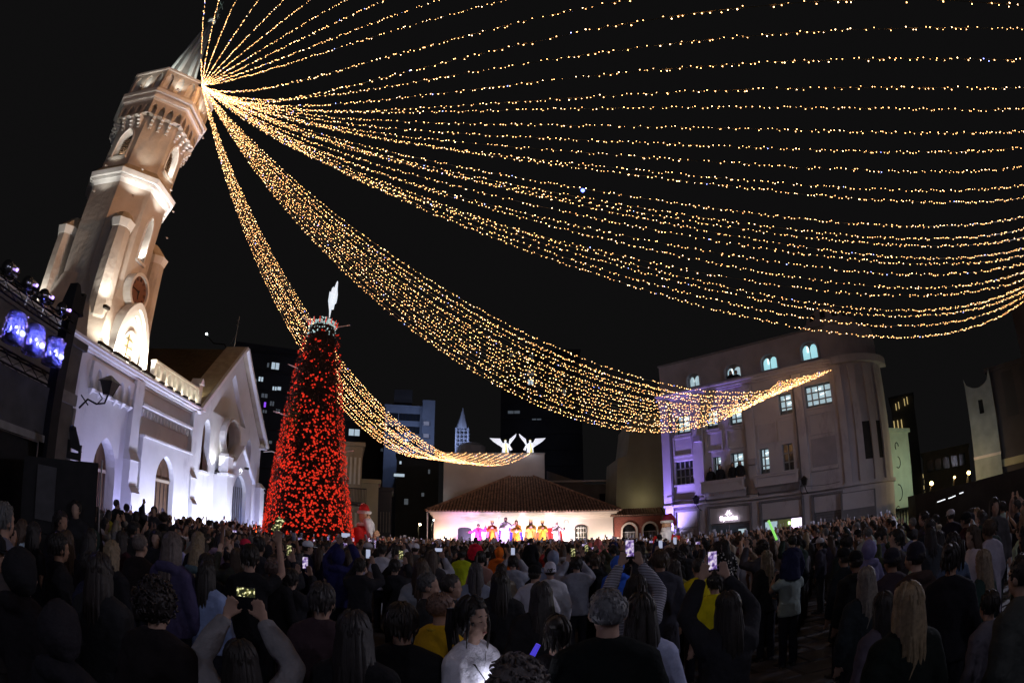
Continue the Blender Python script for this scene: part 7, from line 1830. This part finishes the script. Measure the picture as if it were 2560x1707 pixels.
for (d, az, n_) in spots_:
    place = [s for a, s in SECT if az < a][0]; dep = [s for a, s in DEP if d < a][0]
    for att in range(400):
        c = pick(COATS); h = pick(HAIRS); k = pick(KIND); po = pick(POS)
        if h[0] == 'hood': k = KIND[2]
        if d < 5 and po[0] in ('filmhigh', 'onearm', 'film'): po = POS[0]
        lab = 'person with %s in %s %s%s, %s %s' % (h[1], c[0], k[1], (' ' + po[1]) if po[1] else '', dep, place)
        if len(lab.split()) > 16 or (d < 9 and c[0] in ('red', 'mustard')): continue
        if d < 7 and po[0] in ('onearm', 'filmhigh'): continue
        if d < 5.5 and c[0] in ('white', 'light grey', 'beige', 'pale pink'): continue
        if lab not in used: used.add(lab); break
    top = rnd.gauss(1.60, .07); top = min(max(top, 1.4), 1.74)
    if d > 9: top -= .05
    if d < 5.5: top = min(top, 1.60)
    if az > 27: top = min(top, 1.66)
    z = 0
    if n_ < 4 and d > 12 and az < -26: z = .22
    f = None
    if rnd.random() < .22: f = rnd.choice((rnd.uniform(-80, 80), rnd.uniform(40, 110), rnd.uniform(-110, -40)))
    if az < -30 and rnd.random() < .4: f = rnd.uniform(0, 70)
    if az > 30 and rnd.random() < .6: f = rnd.uniform(-90, 40)
    if d < 7 and f is not None: f = max(min(f, math.degrees(math.atan2(0 - p_x(az, d)[0], 36 - p_x(az, d)[1])) + 65), math.degrees(math.atan2(0 - p_x(az, d)[0], 36 - p_x(az, d)[1])) - 65)
    hcx = h[2] if h[2] else tuple(min(1, q * 1.1) for q in c[1])
    slim = h[0] in ('long', 'verylong', 'pony', 'bun')
    o = person(az, d, top + z, lab, pose=po[0], coat=k[0], cc=tuple(q * rnd.uniform(.8, 1.2) for q in c[1]), hair=h[0], hc=hcx, skin=rnd.randrange(5), face=f, slim=slim, z=z, group='spectators in the crowd',
               lower=d < 9 or az > 26, tc=rnd.choice([(.015, .015, .02), (.03, .04, .08), (.05, .05, .05)]), fat=1.0)
    wf_ = rnd.uniform(.94, 1.1); o.scale = (o.scale.x * wf_, o.scale.y * wf_, o.scale.z)
# the low stone plinth the church people stand on
MB().box(-.5, 17.5, -3.9, -.55, 0, .2).build('church_step', M['coping'], rz=CHA, loc=church.location, kind='structure')
# far mass of heads: one object
M['mass'] = mat('crowd_mass', (.1, .1, .1), .9, .2, 5)
nt = M['mass'].node_tree; at = nt.nodes.new('ShaderNodeAttribute'); at.attribute_name = 'tint'; nt.links.new(at.outputs['Color'], nt.nodes['Principled BSDF'].inputs['Base Color'])
proto = []
def mini(kind):
    b = MB()
    b.cur = 0; b.tube([(0, 0, .0), (0, 0, .9), (0, 0, 1.15), (0, 0, 1.36), (0, 0, 1.44)], [(.14, .1), (.19, .14), (.18, .13), (.21, .13), (.08, .07)], 8)
    if kind == 0:
        for s in (-1, 1): b.tube([(s * .2, 0, 1.36), (s * .26, 0, 1.1), (s * .24, .08, .9)], [.07, .06, .04], 6)
    else:
        for s in (-1, 1):
            b.tube([(s * .2, 0, 1.38), (s * .27, .2, 1.42), (s * .2, .28, 1.55)], [.07, .06, .045], 6)
            b.tube([(s * .2, .28, 1.55), (s * .07, .34, 1.78)], [.035, .03], 5, m=1)
    b.cur = 1; b.tube([(0, 0, 1.4), (0, 0, 1.55)], [.06, .055], 6); b.ball((0, .03, 1.61), (.075, .085, .11), 8, 6)
    for s in (-1, 1): b.ball((s * .078, .01, 1.61), (.012, .02, .03), 4, 3)
    b.cur = 2; b.ball((0, -.012, 1.645), (.09, .105, .11), 9, 6)
    if kind == 2: b.tube([(0, -.08, 1.65), (0, -.12, 1.4), (0, -.12, 1.25)], [(.1, .05), (.11, .05), (.06, .03)], 8)
    if kind == 1:
        b.cur = 3; b.box(-.045, .045, .345, .355, 1.80, 1.95)
    return b
proto = [mini(0), mini(0), mini(2), mini(1)]
V, F, TI = [], [], []; nb_ = 0; cnt = 0; tries = 0; grid = {}
while cnt < 1350 and tries < 60000:
    tries += 1
    az = rnd.uniform(-46, 40); d = 9 + 27 * rnd.random() ** .75
    x, y = d * math.sin(R(az)), d * math.cos(R(az))
    if y > 33.8 or (x - TRX) ** 2 + (y - TRY) ** 2 < 5.5: continue
    n_ = (x + 12.85) * .9954 + (y - 11.73) * .0958
    if n_ < 1.6: continue
    q = ((x - 9.26) * .704 + (y - 32.7) * .710)
    if x > 5 and q > -1.5: continue
    if az < -44: continue
    if az > 30 and d < 14: continue
    gx, gy = int(x / .55), int(y / .55)
    if any((gx + i, gy + j) in grid for i in (0,) for j in (0,)): continue
    if not free(x, y, .48): continue
    if any(d < kd and abs(az - ka) < math.degrees(.30 / d + .12 / kd) for ka, kd in KEYS): continue
    grid[(gx, gy)] = 1
    pr = proto[rnd.choices((0, 1, 2, 3), (5, 4, 5, 4))[0]]
    s = min(rnd.gauss(.895, .035), .96); v = STAGE - Vector((x, y)); rz = math.atan2(v.y, v.x) - pi / 2 + rnd.gauss(0, .4)
    z = .22 if (n_ < 4 and az < -26) else 0
    c_, s_ = math.cos(rz), math.sin(rz); wd = s * rnd.uniform(.92, 1.12)
    V += [(x + (p[0] * c_ - p[1] * s_) * wd, y + (p[0] * s_ + p[1] * c_) * wd, z + p[2] * s) for p in pr.v]
    F += [tuple(nb_ + i for i in f) for f in pr.f]
    ct = pick(COATS)[1]; ht = pick(HAIRS)[2] or ct; sk = SKIN[rnd.randrange(5)]
    if sum(ct) < .16: ct = tuple(q * 1.2 + .003 for q in ct)
    if sum(ht) < .12: ht = tuple(q * 1.2 + .002 for q in ht)
    cols = (ct, sk, ht, (.5, .5, .6))
    TI += [cols[m] for m, f in zip(pr.m, pr.f) for _ in f]
    nb_ += len(pr.v); cnt += 1
me = bpy.data.meshes.new('crowd'); me.from_pydata(V, [], F)
ca = me.color_attributes.new('tint', 'FLOAT_COLOR', 'CORNER')
ca.data.foreach_set('color', [q for c in TI for q in (*c, 1)])
me.materials.append(M['mass']); me.polygons.foreach_set('use_smooth', [True] * len(me.polygons))
o = bpy.data.objects.new('crowd', me); link(o); tag(o, 'far mass of spectators packed before the stage and the church', 'crowd', kind='stuff')
# tiny lit screens scattered over the far mass
b = MB()
for i in range(40):
    az = rnd.uniform(-30, 20); d = rnd.uniform(13, 30); p = PP(az, d, rnd.uniform(1.5, 1.68))
    if (p.x - TRX) ** 2 + (p.y - TRY) ** 2 < 6: continue
    w_, h_ = rnd.choice(((.03, .055), (.055, .03)))
    b.box(p.x - w_, p.x + w_, p.y, p.y + .01, p.z - h_, p.z + h_)
b.build('phone_screens', scr, kind='stuff', label='tiny lit phone screens over the far crowd', cat='phones')
print('PEOPLE', len([o for o in COL.objects if o.get('category') == 'person']), 'mass', cnt)
bpy.context.view_layer.update()
